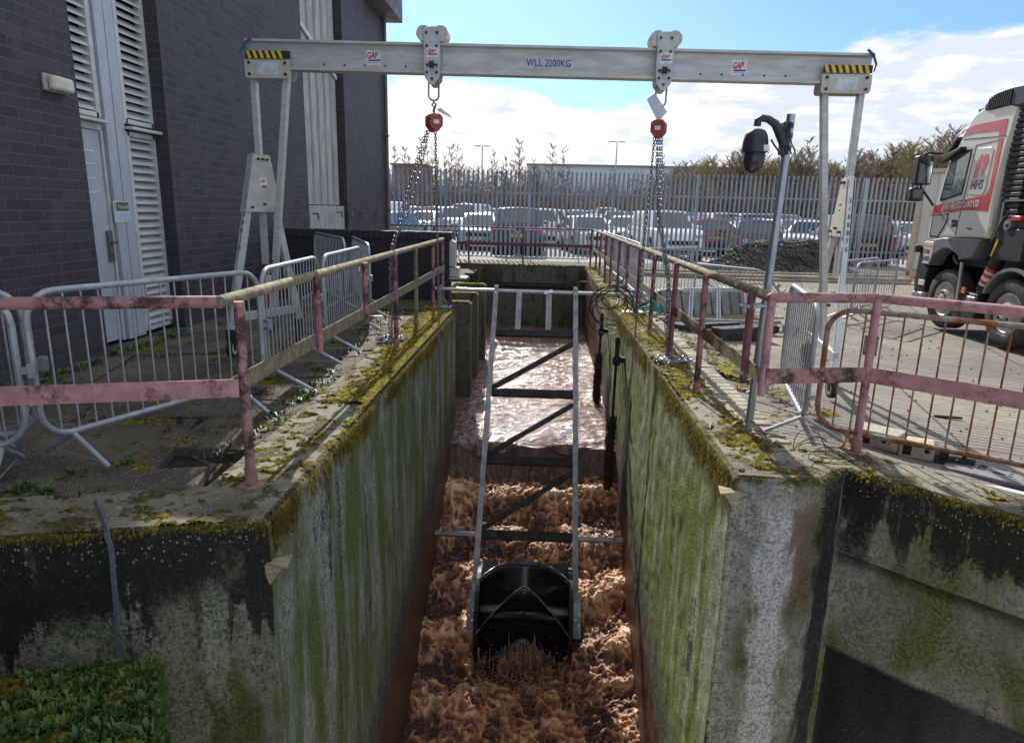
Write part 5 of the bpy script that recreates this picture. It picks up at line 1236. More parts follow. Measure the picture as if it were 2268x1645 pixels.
def lathe(name, c0, prof, m, par, seg=32):
    mb = MB(); n = len(prof); vs = []; fs = []
    for r_, z_ in prof:
        for k in range(seg): a = 2*math.pi*k/seg; vs.append((c0.x+r_*math.cos(a), c0.y+r_*math.sin(a), c0.z+z_))
    for i in range(n-1):
        for k in range(seg): l = (k+1) % seg; fs.append((i*seg+k, i*seg+l, (i+1)*seg+l, (i+1)*seg+k))
    mb.add(vs, fs); return mb.build(name, m, par)
lathe('housing', q, [(0, 0), (.035, .0), (.058, -.012), (.074, -.04), (.082, -.08), (.086, -.135), (.086, -.148), (.080, -.150), (.062, -.152), (0, -.152)], mCam, c)
lathe('dome', q, [(.066, -.150), (.070, -.17), (.069, -.21), (.060, -.245), (.044, -.272), (.02, -.287), (0, -.29)], M('tinted dome', (.03, .031, .037), rough=.28), c)
mb = MB(); mb.bb(q.x+.035, q.x+.080, q.y-.078, q.y-.072, -.145+q.z, -.105+q.z); mb.v = [(x_, y_+.018*(x_ > q.x+.06), z_) for x_, y_, z_ in mb.v]; mb.build('sticker', mStk, c)
mNavy = M('navy bracket', (.02, .03, .22), rough=.4)
mb = MB(); mb.bb(PTop.x-.055, PTop.x-.0, PTop.y-.04, PTop.y+.03, PTop.z-.26, PTop.z-.05); mb.build('mount', mCam, c, bevel=.008)
mb = MB()
for z_ in (-.09, -.155, -.235): mb.cyl(PTop+Vector((-.012, 0, z_)), PTop+Vector((-.010, 0, z_+.035)), .036, 16)
mb.build('blue_band', mNavy, c)
mb = MB()
for k in range(3):
    pts = []
    for i in range(9): t = i/8; pts.append(PTop+Vector((-.035*math.sin(t*3.1+k*.4)+.012*k-.01, -.045-.008*k, -.06-.20*t)))
    mb.tube(pts, .004, 6)
mb.tube([PTop+Vector((-.04, -.03, -.27)), PTop+Vector((-.10, -.03, -.20)), PTop+Vector((-.125, -.03, -.165))], .006, 6)
mb.build('cable', mCab, c)
mb = MB(); random.seed(14)
for k in range(5):
    c0 = Vector((1.45+.32*random.random()+.12*k, 4.45-.05*k+.2*random.random(), .02)); R0 = random.uniform(.09, .17); pts = [c0+Vector((R0*math.cos(a), R0*.8*math.sin(a), .015+(.13 if k < 2 else .02)*abs(math.sin(a)))) for a in np.linspace(0, 5.5, 20)]; mb.tube(pts, .0035, 5)
tag(mb.build('cable', mCab), 'thin black wire curled on the coping at the foot of the camera pole', 'cable')

# ---------------------------------------------------------------- palisade fence
mPal = M('galvanised palisade', (.33, .38, .45), (.26, .30, .36), .5, .35, scale=3, stretch=(1, 1, .3), bump=.05)
FA = Vector((-7.2, 20.95, 0)); FB = Vector((26.0, 26.4, 0))
FA = Vector((-6.0, 22.5, 0)); FB = Vector((22.0, 23.7, 0))
fl = (FB-FA).length; fd = (FB-FA)/fl; HF = 2.86
fence = empty('palisade_fence', tuple(FA), 'tall galvanised palisade fence with pointed pales between yard and car park', 'fence')
def pale_mesh(m):
    mb = MB(); w = .038
    sect = [(-w, .014), (-w*.35, -.012), (w*.35, -.012), (w, .014), (w*.3, -.004), (-w*.3, -.004)]
    return sect
nb_ = int(fl/2.75)
for b_ in range(nb_+1):
    p = FA+fd*(b_*2.75); mb = MB(); mb.bb(-.05, .05, .02, .09, 0, HF-.02); mb.v = [tuple(Vector((x_*fd.x-y_*fd.y, x_*fd.y+y_*fd.x, z_))+p) for x_, y_, z_ in mb.v]; mb.build('post', mPal, fence)
    if b_ == nb_: break
    mb = MB()
    for k in range(1, 18):
        o_ = p+fd*(2.75*k/18); w = .038
        R2 = lambda x_, y_, z_: tuple(Vector((x_*fd.x-y_*fd.y, x_*fd.y+y_*fd.x, z_))+o_)
        zs = [.10, HF-.22, HF-.15, HF-.08, HF]; ws = [1, 1, .62, 1.0, .10]; ys = [0, 0, -.01, -.03, -.045]
        n0 = len(mb.v)
        for z_, ww, yo in zip(zs, ws, ys): mb.v += [R2(-w*ww, .014+yo, z_), R2(-w*.3*ww, -.012+yo, z_), R2(w*.3*ww, -.012+yo, z_), R2(w*ww, .014+yo, z_)]
        for i in range(4):
            for j in range(3): mb.f.append((n0+i*4+j, n0+i*4+j+1, n0+(i+1)*4+j+1, n0+(i+1)*4+j)); mb.mi.append(0)
    mb.build('pale_panel', mPal, fence, smooth=None, fix=False)
    mb = MB(); q = FA+fd*((b_+1)*2.75)
    for z_ in (.48, 2.14):
        mb = MB(); mb.bar(p+Vector((0, .035, z_)), q+Vector((0, .035, z_)), .035, .05); mb.build('rail', mPal, fence)
# ---------------------------------------------------------------- cars
mGl = glass('car glass', (.035, .05, .055), .05); mTyre = M('tyre', (.02, .02, .02), rough=.85, scale=30, bump=.2); mRim = M('alloy rim', (.45, .46, .48), rough=.35, metal=.7)
mHead = M('headlamp', (.55, .6, .65), rough=.12, spec=.9); mTail = M('tail lamp', (.45, .015, .01), rough=.2, spec=.8); mTrim = M('black trim', (.02, .02, .022), rough=.5)
mPlY = M('yellow number plate', (.72, .52, .04), rough=.5); mPlW = M('white number plate', (.75, .75, .72), rough=.5)
paints = {}
def paint(c):
    if c not in paints:
        m, g, b = newmat('car paint'); b.inputs['Base Color'].default_value = (*c, 1); b.inputs['Roughness'].default_value = .28; b.inputs['Coat Weight'].default_value = .8; b.inputs['Coat Roughness'].default_value = .06; b.inputs['Metallic'].default_value = .15
        v = ncoord(g); col = g.mix(g.maprange(g.noise(v, 3, 6), .35, .7, 0., .25), c, tuple(q*.6+.04 for q in c)); g.put(b.inputs['Base Color'], col); paints[c] = m
    return paints[c]
TYPES = {  # length, half width, belt z, roof z, hood z ; stations (y from front=+)
 'hatch': dict(L=4.0, W=.86, zb=.92, zr=1.46, zh=.90, ws=(.42, .20), rr=(-.47, -.40), tail=.92),
 'suv':   dict(L=4.6, W=.94, zb=1.08, zr=1.72, zh=1.05, ws=(.40, .21), rr=(-.485, -.42), tail=1.08),
 'van':   dict(L=4.9, W=.95, zb=1.15, zr=1.95, zh=1.10, ws=(.42, .26), rr=(-.495, -.485), tail=1.15),
}
def car(kind, col, x, y, rz, label, z=0., roofbars=False, stickers=False, plate_text=None):
    """rz = heading: 0 faces +Y (away), pi faces the viewer"""
    T = TYPES[kind]; L, Wd, zb, zr = T['L'], T['W'], T['zb'], T['zr']; r = empty('parked_car', (x, y, z-.02), label, 'car' if kind != 'van' else 'van', 'cars parked beyond the fence', rz)
    m = paint(col)
    # lower body loft
    st = [(.50, .30, .62, .70), (.485, .22, .80, .86), (.42, .18, T['zh'], .96), (.26, .18, T['zh']+.04, 1.), (0, .18, zb, 1.), (-.3, .18, zb, 1.), (-.45, .2, zb, .97), (-.49, .28, T['tail']-.04, .92), (-.50, .34, .60, .86)]
    V = []; F = []
    for (t, z0, z1, wf) in st:
        w = Wd*wf; yy = t*L; zm = z0+(z1-z0)*.55
        V += [(-w*.80, yy, z0), (-w*.98, yy, z0+.1), (-w, yy, zm), (-w*.93, yy, z1), (w*.93, yy, z1), (w, yy, zm), (w*.98, yy, z0+.1), (w*.80, yy, z0)]
    for i in range(len(st)-1):
        for k in range(8): l = (k+1) % 8; F.append((i*8+k, i*8+l, (i+1)*8+l, (i+1)*8+k))
    F.append(tuple(range(8))); F.append(tuple(len(V)-8+k for k in range(7, -1, -1)))
    mb = MB(); mb.add(V, F)
    # greenhouse
    (a0, a1), (b0, b1) = T['ws'], T['rr']; wb = Wd*.93; wr_ = Wd*.74; zt = zr
    A0 = (a0-.17)*L; A1 = (a1-.13)*L
    gh = [(-wb, A0, zb-.02), (wb, A0, zb-.02), (wb, b0*L, zb-.02), (-wb, b0*L, zb-.02), (-wr_, A1, zt-.03), (wr_, A1, zt-.03), (wr_, b1*L, zt-.04), (-wr_, b1*L, zt-.04), (0, A1-.1, zt+.015), (0, b1*L+.1, zt)]
    mb.add(gh, [(0, 1, 5, 8, 4), (1, 2, 6, 5), (2, 3, 7, 9, 6), (3, 0, 4, 7), (4, 8, 9, 7), (8, 5, 6, 9)])
    bd = mb.build('body', m, r, local=True, smooth=40, bevel=.045, segs=3)
    def pane(c, s0, s1, t0, t1, off, name):
        c = [Vector(q) for q in c]; n = (c[1]-c[0]).cross(c[3]-c[0]).normalized()
        P = lambda s_, t_: (c[0]*(1-s_)+c[1]*s_)*(1-t_)+(c[3]*(1-s_)+c[2]*s_)*t_
        ctr = sum(c, Vector())/4
        if n.dot(ctr-Vector((0, (A0+b0*L)/2, zb+.2))) < 0: n = -n
        mb = MB(); mb.add([P(s0, t0)+n*off, P(s1, t0)+n*off, P(s1-.02, t1)+n*off, P(s0+.02, t1)+n*off], [(0, 1, 2, 3)]); return mb.build(name, mGl, r, local=True, smooth=None)
    pane([gh[0], gh[1], gh[5], gh[4]], .07, .93, .08, .93, .012, 'windscreen')
    pane([gh[2], gh[3], gh[7], gh[6]], .09, .91, .14, .90, .012, 'rear_window')
    if kind != 'van' or True:
        for c in ([gh[1], gh[2], gh[6], gh[5]], [gh[3], gh[0], gh[4], gh[7]]):
            for s0, s1 in ((.10, .44), (.48, .80), (.83, .95)):
                if kind == 'van' and s0 > .4 and c[0][0] > 0: continue
                pane(c, s0, s1, .10, .88, .012, 'side_window')
    rw = .33 if kind != 'suv' else .37
    for sx in (-1, 1):
        for t in (.31, -.30):
            mb = MB(); mb.cyl((sx*(Wd-.20), t*L, rw), (sx*(Wd+.012), t*L, rw), rw, 22); wh = mb.build('wheel', mTyre, r, local=True, bevel=.02)
            mb = MB(); mb.cyl((sx*(Wd-.01), t*L, rw), (sx*(Wd+.02), t*L, rw), rw*.62, 14); mb.build('rim', mRim, wh, local=True)
            mb = MB(); mb.cyl((sx*(Wd-.3), t*L, rw), (sx*(Wd+.004), t*L, rw), rw+.05, 22); mb.build('wheel_arch', mTrim, r, local=True)
        mb = MB(); mb.sphere((sx*Wd*.66, L*.474, T['zh']-.20), .13, 1.35, .5, .75, 10, 6); mb.build('headlight', mHead, r, local=True)
        hz = .34 if kind == 'suv' else .26
        mb = MB(); mb.bb(sx*Wd*.74, sx*Wd*.93, -L*.497, -L*.47, T['tail']-.08-hz, T['tail']-.06); mb.build('tail_light', mTail, r, local=True, bevel=.02)
        mb = MB(); mb.bb(sx*(Wd-.02), sx*(Wd+.17), A0-.20, A0-.08, zb+.0, zb+.13); mb.build('wing_mirror', m, r, local=True, bevel=.03)
    mb = MB(); mb.bb(-.26, .26, L*.497, L*.508, .42, .53); mb.build('number_plate', mPlW, r, local=True)
    mb = MB(); mb.bb(-.26, .26, -L*.508, -L*.497, .66, .77); mb.build('number_plate', mPlY, r, local=True)
    if plate_text: text(plate_text, .10, frame((.22, L*.509, .44), (-1, 0, 0), (0, 0, 1)), mBlk, 'lettering', None, sx=.8).parent = r
    mb = MB(); mb.bb(-Wd*.55, Wd*.55, L*.492, L*.503, .55, .70); mb.bb(-Wd*.7, Wd*.7, L*.495, L*.505, .26, .38); mb.build('grille', mTrim, r, local=True, bevel=.01)
    mb = MB(); mb.bb(-Wd*.8, Wd*.8, -L*.507, -L*.48, .30, .48); mb.build('bumper', mTrim, r, local=True, bevel=.02)
    if roofbars:
        mb = MB()
        for yy in (-.5, .4): mb.cyl((-wr_, yy, zt+.10), (wr_, yy, zt+.10), .02, 8)
        random.seed(2)
        for k in range(8): a = random.uniform(-wr_, wr_); mb.box((a, random.uniform(-.6, .5), zt+.14), (.18, .25, .09), Matrix.Rotation(random.random()*3, 3, 'Z'))
        mb.build('roof_rack', mTrim, r, local=True)
    if stickers:
        for a in (-.5, .12):
            mb = MB(); mb.cyl((a, -L*.502, .74), (a, -L*.506, .74), .085, 20); mb.build('round_sticker', mStk, r, local=True)
    return r
WH, SIL, BLK, RED, BLU, TEAL, DBL, GRY = (.72, .73, .74), (.42, .45, .49), (.014, .016, .022), (.30, .012, .02), (.12, .20, .34), (.30, .46, .44), (.02, .03, .07), (.15, .14, .135)
PI = math.pi
def ux(u, y): # x on the ground for a pixel column at distance y
    c = Vector((u-1134, -(466-822.5), -1490)); w = Rm @ c; return w.x*y/w.y
cars = [('van', WH, 872, 42, .15, 'white panel van far back beside the end of the brick building'),
 ('hatch', BLU, 876, 30, .25, 'blue hatchback with a tall red tail lamp at the left end behind the far railing'),
 ('hatch', SIL, 944, 40, PI+.1, 'silver hatchback facing the fence left of the teal car'),
 ('suv', WH, 1000, 43, PI-.3, 'white off-roader facing the yard at an angle behind the teal car'),
 ('hatch', BLK, 1028, 50, .3, 'dark hatchback with bright red tail lamps behind the white off-roader'),
 ('hatch', WH, 1072, 44, PI, 'white hatchback directly above the teal car'),
 ('hatch', TEAL, 1062, 29.5, PI-.06, 'pale teal small hatchback facing the far railing'),
 ('suv', DBL, 1153, 27.2, .02, 'big dark blue off-roader seen from behind through the centre of the far railing'),
 ('suv', SIL, 1165, 52, PI, 'silver off-roader far back above the dark blue off-roader'),
 ('suv', WH, 1212, 34, .12, 'white estate showing its side right of the dark blue off-roader'),
 ('suv', GRY, 1237, 55, 0, 'grey off-roader seen from behind in the gap far back'),
 ('hatch', DBL, 1272, 56, .2, 'dark car beside the grey off-roader far back'),
 ('suv', WH, 1322, 58, PI, 'small white vehicle near the tree line above the white coupe'),
 ('hatch', WH, 1303, 28.3, PI-.15, 'white low hatchback facing the corner of the far and right railings'),
 ('van', WH, 1345, 54, PI+.2, 'white people carrier near the tree line right of centre'),
 ('hatch', WH, 1392, 33, PI+.5, 'white hatchback half hidden left of the big white off-roader'),
 ('suv', SIL, 1418, 52, 0, 'silver boxy car seen from behind near the tree line'),
 ('suv', WH, 1475, 26.3, PI-.12, 'big white off-roader with a readable front plate behind the row of barriers'),
 ('hatch', BLU, 1545, 41, PI, 'light blue car behind the red hatchback'),
 ('hatch', RED, 1572, 29.5, .1, 'red hatchback seen from behind with a yellow plate'),
 ('suv', WH, 1600, 43, PI, 'white car far back above the gap between red and black hatchbacks'),
 ('hatch', BLK, 1662, 26.5, .08, 'black hatchback with round white stickers and loaded roof rack behind the heap'),
 ('suv', SIL, 1716, 38, PI+.1, 'silver blue estate to the right of the black stickered hatchback'),
 ('hatch', BLU, 1752, 35, PI-.2, 'blue hatchback facing the fence right of the camera pole'),
 ('hatch', RED, 1778, 46, PI+.3, 'pinkish red car at the back, right of the camera pole'),
 ('hatch', WH, 1800, 29.5, PI+.5, 'white car nosing in behind the right side frame of the gantry'),
 ('suv', BLK, 1884, 26.0, .1, 'large black off-roader with a yellow plate seen through the right gantry legs'),
 ('suv', SIL, 1925, 38, PI, 'silver off-roader standing back behind the large black one'),
 ('hatch', SIL, 1962, 31, PI+.55, 'silver hatchback parked at an angle left of the white container'),
 ('hatch', WH, 2010, 34, PI+.6, 'white hatchback parked at an angle half behind the white container')]
for kind, col, u, y, rz, lab in cars:
    car(kind, col, ux(u, y), y, -rz, lab, roofbars='roof rack' in lab, stickers='stickers' in lab, plate_text='SL 22 S' if 'readable' in lab else None)

random.seed(77); nth = 0; CN = {WH: 'white', SIL: 'silver', (.55, .60, .66): 'pale grey', BLU: 'blue', GRY: 'dark grey'}
REFS = ['touching the corner of the brick building', 'beside the white panel van', 'behind the silver hatchback', 'left of the white off-roader', 'behind the white off-roader', 'above the left half of the teal car', 'above the right half of the teal car', 'above the left of the dark blue off-roader', 'above the dark blue off-roader', 'just left of the grey off-roader', 'just right of the grey off-roader', 'behind the white coupe', 'under the tall lamp post', 'right of the tall lamp post', 'left of the right hand chains', 'behind the right hand chains', 'above the big white off-roader', 'right of the big white off-roader', 'above the red hatchback', 'left of the loaded roof rack', 'behind the loaded roof rack', 'behind the camera pole', 'between camera pole and gantry leg', 'between the right gantry legs', 'left of the white container']
for u in range(868, 2010, 46):
    y = random.uniform(44, 57); k_ = random.choice(['hatch', 'suv', 'hatch', 'van' if random.random() < .3 else 'suv']); c_ = random.choice([WH, WH, SIL, SIL, (.55, .60, .66), BLU, GRY]); nth += 1
    car(k_, c_, ux(u+random.uniform(-8, 8), y), y, random.choice([0, PI])+random.uniform(-.3, .3), f"small {CN[c_]} {dict(hatch='hatchback', suv='off-roader', van='van')[k_]} in the far rows {REFS[nth-1]}")
# ---------------------------------------------------------------- heap of rubble
def heap():
    xs = np.linspace(4.6, 9.2, 150); ys = np.linspace(19.4, 22.0, 90); A, B = np.meshgrid(xs, ys, indexing='ij')
    h = .76*np.exp(-(((A-7.15)/1.05)**2+((B-20.7)/.62)**2)**.9)+.50*np.exp(-(((A-5.9)/.75)**2+((B-20.6)/.6)**2)**.9)+.55*np.exp(-(((A-8.2)/.6)**2+((B-20.8)/.6)**2))
    z = h+(.16*(ridge(A*4, B*4, 0, 4)-.5)+.05*fbm(A*20, B*20, 0, 2))*np.minimum(1, h*4)-.04
    return A, B, z
A, B, z = heap()
mHeap = M('dark broken rubble', (.105, .098, .095), (.05, .047, .046), .95, scale=9, bump=1., bscale=22, bdist=.06, rust=(.15, .08, .045), rustamt=.68)
r = empty('rubble_heap', (7.0, 20.7, 0), 'heap of dark broken tarmac and rubble against the palisade fence', 'rubble heap')
me = grid_mesh('heap', np.stack([A, B, z], -1), (z[:-1, :-1] > -.05)); link_mesh('core', me, mHeap, r)
V = []; F = []; random.seed(6)
cube = [(sx, sy, sz) for sx in (-1, 1) for sy in (-1, 1) for sz in (-1, 1)]; cf = [(0,1,3,2),(4,6,7,5),(0,4,5,1),(2,3,7,6),(0,2,6,4),(1,5,7,3)]
def rocks(V, F, x, y, z, s):
    R3 = Matrix.Rotation(random.random()*6, 3, Vector((random.gauss(0, 1), random.gauss(0, 1), random.gauss(0, 1))).normalized()); k = len(V); e = [random.uniform(.5, 1.2)*s for _ in range(3)]
    for c in cube: V.append(tuple(R3 @ Vector((c[0]*e[0]*random.uniform(.6, 1), c[1]*e[1]*random.uniform(.6, 1), c[2]*e[2]*random.uniform(.6, 1)))+Vector((x, y, z))))
    F.extend([tuple(i+k for i in f) for f in cf])
n_ = 0
while n_ < 3800:
    i = random.randrange(150); j = random.randrange(90)
    if z[i, j] < .0: continue
    rocks(V, F, A[i, j]+random.gauss(0, .02), B[i, j]+random.gauss(0, .02), z[i, j]+.01, random.choice([.02, .025, .03, .04, .055])); n_ += 1
for k in range(300): rocks(V, F, random.uniform(4.2, 9.6), random.gauss(19.7, .35), 0, random.uniform(.01, .03))
soup('stones', V, F, M('rubble stone', (.13, .125, .12), (.055, .052, .052), .9, scale=.9, bump=.4, bscale=30, rust=(.20, .17, .12), rustamt=.66), r)
V = []; F = []
for k in range(900):
    x = random.uniform(1.9, 12); y = random.uniform(4.5, 19); rocks(V, F, x, y, float(gz(x, y))-.02, random.uniform(.004, .013))
tag(soup('loose_stones', V, F, M('loose grit', (.14, .13, .11), (.07, .065, .055), .9)), 'loose grit scattered over the yard', 'grit', kind='stuff')

# ---------------------------------------------------------------- container
mCon = M('off white container paint', (.62, .61, .56), (.54, .53, .48), .55, scale=2.5, stretch=(1, 1, .3), rust=(.35, .22, .10), rustamt=.70, fine=.1)
cx0, cx1, cy0, cy1 = 0., 2.44, 0., 6.1
r = empty('shipping_container', (10.33, 19.8, 0), 'off white corrugated shipping container behind the lorry cab', 'container', None, rad(-32))
mb = MB(); mb.bb(cx0+.06, cx1-.06, cy0+.06, cy1, .14, 2.86); x = cx0+.12
while x < cx1-.2: mb.prism([(x, cy0+.06), (x+.05, cy0+.015), (x+.16, cy0+.015), (x+.21, cy0+.06)], 'z', .2, 2.80); x += .30
y = cy0+.12
while y < cy1-.2: mb.prism([(cx0+.06, y), (cx0+.015, y+.05), (cx0+.015, y+.13), (cx0+.06, y+.18)], 'z', .2, 2.80); y += .27
mb.build('corrugated_walls', mCon, r, smooth=None, local=True)
mb = MB()
for a, b in ((cx0, cy0), (cx1, cy0), (cx0, cy1), (cx1, cy1)): mb.bb(a-.01, a+.10 if a < 1 else a-.10, b, b+.10, .02, 2.94)
mb.bb(cx0, cx1, cy0, cy0+.08, 2.84, 2.945); mb.bb(cx0, cx0+.08, cy0, cy1, 2.84, 2.945); mb.bb(cx0, cx1, cy0, cy0+.08, .02, .16); mb.build('frame', M('container frame', (.56, .52, .42), (.46, .38, .26), .6, scale=3, rust=(.35, .2, .07), rustamt=.6), r, local=True)
mb = MB(); random.seed(3)
for k in range(14): a = random.uniform(9.3, 10.7); mb.box((a, 18.9+random.gauss(0, .12), -.05+.10*random.random()), (.3, .03, .02), Matrix.Rotation(random.gauss(0, .4), 3, 'Z') @ Matrix.Rotation(random.gauss(0, .3), 3, 'Y'))
tag(mb.build('mesh_scraps', M('orange red mesh', (.60, .12, .05), rough=.7)), 'orange red plastic mesh scraps lying before the container', 'netting')

# ---------------------------------------------------------------- lorry: profile measured in its side plane
S_ = 1.22; TXp = 5.9*S_
def tp(p, x=0.): return (p[0]*S_, 1.6+(p[1]-1.6)*S_)
def TP(l): return [tp(p) for p in l]
lor = empty('lorry', (TXp, 10.2*S_, -.33), 'grey lorry with red bands and black folded crane, facing away on the right', 'lorry')
mCab_ = M('pearl grey cab paint', (.64, .63, .57), (.60, .59, .53), .3, scale=1.5, fine=.03, coat=.7); mRed_ = M('red cab band', (.52, .022, .035), (.48, .02, .03), .3, scale=2, fine=.02, coat=.7)
mMud = M('mid grey plastic', (.17, .175, .18), (.14, .145, .15), .5, scale=5, fine=.05)
CW = 2.45
cabup = [(10.86,1.60),(10.82,1.70),(10.779,1.80),(10.657,2.248),(10.605,2.457),(10.442,2.651),(10.351,2.764),(10.256,2.93),(10.14,3.03),(9.96,3.09),(9.6,3.12),(9.27,3.13),(9.25,2.9),(9.337,2.404),(9.375,1.977),(9.398,1.36),(10.386,1.34),(10.86,1.27)]
mb = MB(); mb.prism(TP(cabup), 'x', TXp, TXp+CW); mb.build('cab_body', mCab_, lor, bevel=.05, segs=4, smooth=40)
def panel(name, pts, m, d0=.0, d1=.006, par=None, bev=0):
    mb = MB(); mb.prism(TP(pts), 'x', TXp-d1, TXp-d0); return mb.build(name, m, par or lor, bevel=bev)
panel('red_band', [(10.346,2.747),(10.252,2.843),(10.093,2.874),(9.43,2.874),(9.432,2.661),(9.547,2.672),(9.558,2.742),(10.060,2.763)], mRed_)
panel('red_band', [(9.539,2.643),(9.452,2.638),(9.476,2.075),(9.512,1.720),(9.603,1.7305),(9.616,1.906),(9.550,2.001)], mRed_)
panel('red_band', [(10.825,1.636),(10.780,1.801),(10.139,1.864),(9.616,1.925),(9.604,1.731),(10.099,1.730),(10.377,1.687),(10.391,1.709),(10.742,1.675)], mRed_)
panel('door_seam', [(10.135,1.38),(10.129,1.38),(10.0,2.60),(10.006,2.60)], mDark, d1=.0068)
panel('door_seam', [(10.01,2.60),(10.01,2.594),(9.50,2.62),(9.50,2.626)], mDark, d1=.0068)
panel('roof_seam', [(10.33,2.71),(10.33,2.702),(9.40,2.655),(9.40,2.663)], mDark, d1=.0068)
wn = panel('window_seal', [(10.66,1.872),(10.555,2.37),(10.52,2.47),(10.255,2.555),(10.080,2.562),(10.078,2.455),(10.138,1.946),(10.59,1.866)], mBlk, d1=.009, bev=.004)
panel('side_window', [(10.62,1.90),(10.535,2.36),(10.50,2.445),(10.25,2.525),(10.105,2.53),(10.10,2.46),(10.158,1.972),(10.58,1.895)], glass('cab glass', (.10, .16, .16), .04), d0=.009, d1=.011)
p2 = panel('rear_panel', [(9.994,1.964),(9.979,2.50),(9.93,2.553),(9.65,2.545),(9.60,2.498),(9.643,1.975),(9.687,1.931),(9.96,1.94)], M('panel grey', (.56, .555, .51), (.53, .525, .48), .35, scale=2, fine=.03, coat=.5), d1=.010, bev=.008)
panel('quarter_seal', [(10.79,1.335),(10.785,1.665),(10.385,1.69),(10.372,1.575),(10.56,1.33)], mBlk, d1=.008, bev=.004)
panel('quarter_window', [(10.755,1.36),(10.752,1.642),(10.405,1.665),(10.397,1.582),(10.565,1.357)], M('frosted glass', (.36, .38, .38), rough=.25), d0=.008, d1=.010)
panel('handle_recess', [(10.27,1.50),(10.27,1.60),(10.14,1.60),(10.14,1.50)], mBlk, d1=.009, bev=.004); panel('door_handle', [(10.25,1.53),(10.25,1.555),(10.16,1.555),(10.16,1.53)], mMud, d1=.02, bev=.004)
panel('badge', [(9.88,1.475),(9.88,1.49),(9.78,1.49),(9.78,1.475)], mBlk, d1=.009)
Tx = TXp-.0105
def tfr(y, z, ang=0.): yy, zz = tp((y, z)); return frame((Tx, yy, zz), (0, -math.cos(ang), math.sin(ang)), (0, math.sin(ang), math.cos(ang)))
t_ = text('HIAB HIRE SCOTLAND LTD', .155, tfr(10.56, 1.738, .05), mStk, 'lettering', lor, shear=.1, bold=.003, sx=.56, spacing=.98)
text('HHS', .20, tfr(9.955, 2.015, .0), M('dark grey lettering', (.10, .10, .10), rough=.4), 'lettering', p2, shear=.12, bold=.008, sx=.83)
Tx = TXp-.013
def emb(pts, m, d=.0125):
    mb = MB(); mb.prism(TP(pts), 'x', TXp-d-.001, TXp-d+.001); mb.build('emblem', m, p2)
emb([(9.93,2.16),(9.915,2.36),(9.83,2.475),(9.795,2.45),(9.815,2.36),(9.79,2.30),(9.80,2.22),(9.86,2.16)], mRed_)
emb([(9.65,2.37),(9.69,2.46),(9.76,2.455),(9.785,2.38),(9.765,2.30),(9.79,2.24),(9.75,2.16)], mRed_)
emb([(9.845,2.15),(9.82,2.26),(9.79,2.31),(9.77,2.24),(9.76,2.15)], mStk, .0137)
panel('mud_side', [(10.828,0.926),(10.851,1.271),(10.386,1.340),(9.526,1.350),(9.620,1.109),(9.927,1.042),(9.95,1.10),(10.076,1.15),(10.22,1.19),(10.340,1.184),(10.47,1.13),(10.570,1.071),(10.62,.99),(10.660,0.913)], mMud, d0=-.25, d1=.03, bev=.02)
panel('front_corner', [(10.83,0.93),(10.655,0.93),(10.60,1.06),(10.585,1.165),(10.60,1.27),(10.855,1.262)], mCab_, d0=-.2, d1=.034, bev=.012)
panel('yellow_strip', [(10.85,1.195),(10.585,1.175),(10.587,1.215),(10.852,1.235)], M('amber strip', (.62, .42, .10), rough=.4), d0=.034, d1=.036)
Tx = TXp-.0365
text('01506', .125, tfr(10.82, 1.085), mBlk, 'lettering', lor, sx=.62); text('834805', .125, tfr(10.835, .98), mBlk, 'lettering', lor, sx=.62)
mb = MB(); mb.prism(TP([(11.03,1.016),(11.02,1.18),(10.84,1.22),(10.83,.90),(10.70,.874),(10.76,.699),(10.70,.40),(10.97,.38),(11.05,.6)]), 'x', TXp+.02, TXp+CW-.02); mb.build('bumper', mBlack, lor, bevel=.02)
panel('step', [(10.986,0.487),(10.700,0.497),(10.681,0.425),(10.991,0.409)], M('bumper grey', (.42, .42, .40), rough=.4), d0=-.3, d1=.04, bev=.02); panel('step', [(10.90,.60),(10.74,.60),(10.74,.68),(10.90,.68)], mStk, d0=-.02, d1=.0, bev=.004)
panel('lamp', [(11.07,1.09),(11.07,1.20),(11.01,1.20),(11.01,1.09)], mBlk, d0=-.1, d1=.06, bev=.01)
# air deflector, beacon, visor, mirrors
dfp = [(9.946,3.039),(9.950,3.106),(9.87,3.17),(9.76,3.225),(9.580,3.255),(9.410,3.262),(9.10,3.25),(9.10,2.995),(9.30,2.995),(9.418,3.030),(9.815,3.021)]
mb = MB(); mb.prism(TP(dfp), 'x', TXp-.02, TXp+CW+.02); mb.build('air_deflector', M('dark plastic', (.030, .032, .045), rough=.45, scale=5), lor, bevel=.03, segs=3)
mb = MB(); 
for k in range(11):
    y_ = 9.42+.042*k; top_ = 3.245-.9*max(0, y_-9.62)**2*1.15; mb.prism(TP([(y_, 3.05), (y_+.018, 3.05), (y_+.012, top_-.02), (y_-.006, top_-.02)]), 'x', TXp-.036, TXp-.02)
mb.build('vent_slats', mBlack, lor)
panel('beacon', [(10.221,3.027),(10.242,3.099),(10.124,3.10),(10.098,3.04)], mBlack, d0=-.25, d1=-.1, bev=.01)
mb = MB(); mb.prism(TP([(10.68,2.50),(10.60,2.66),(10.47,2.76),(10.45,2.72),(10.56,2.60)]), 'x', TXp-.02, TXp+CW+.02); mb.build('sun_visor', mBlack, lor, bevel=.01)
mb = MB(); mb.prism(TP([(10.66,2.40),(10.52,2.52),(10.20,2.60),(10.19,2.56),(10.42,2.47)]), 'x', TXp-.12, TXp-.01); mb.build('wind_deflector', mBlack, lor, bevel=.01)
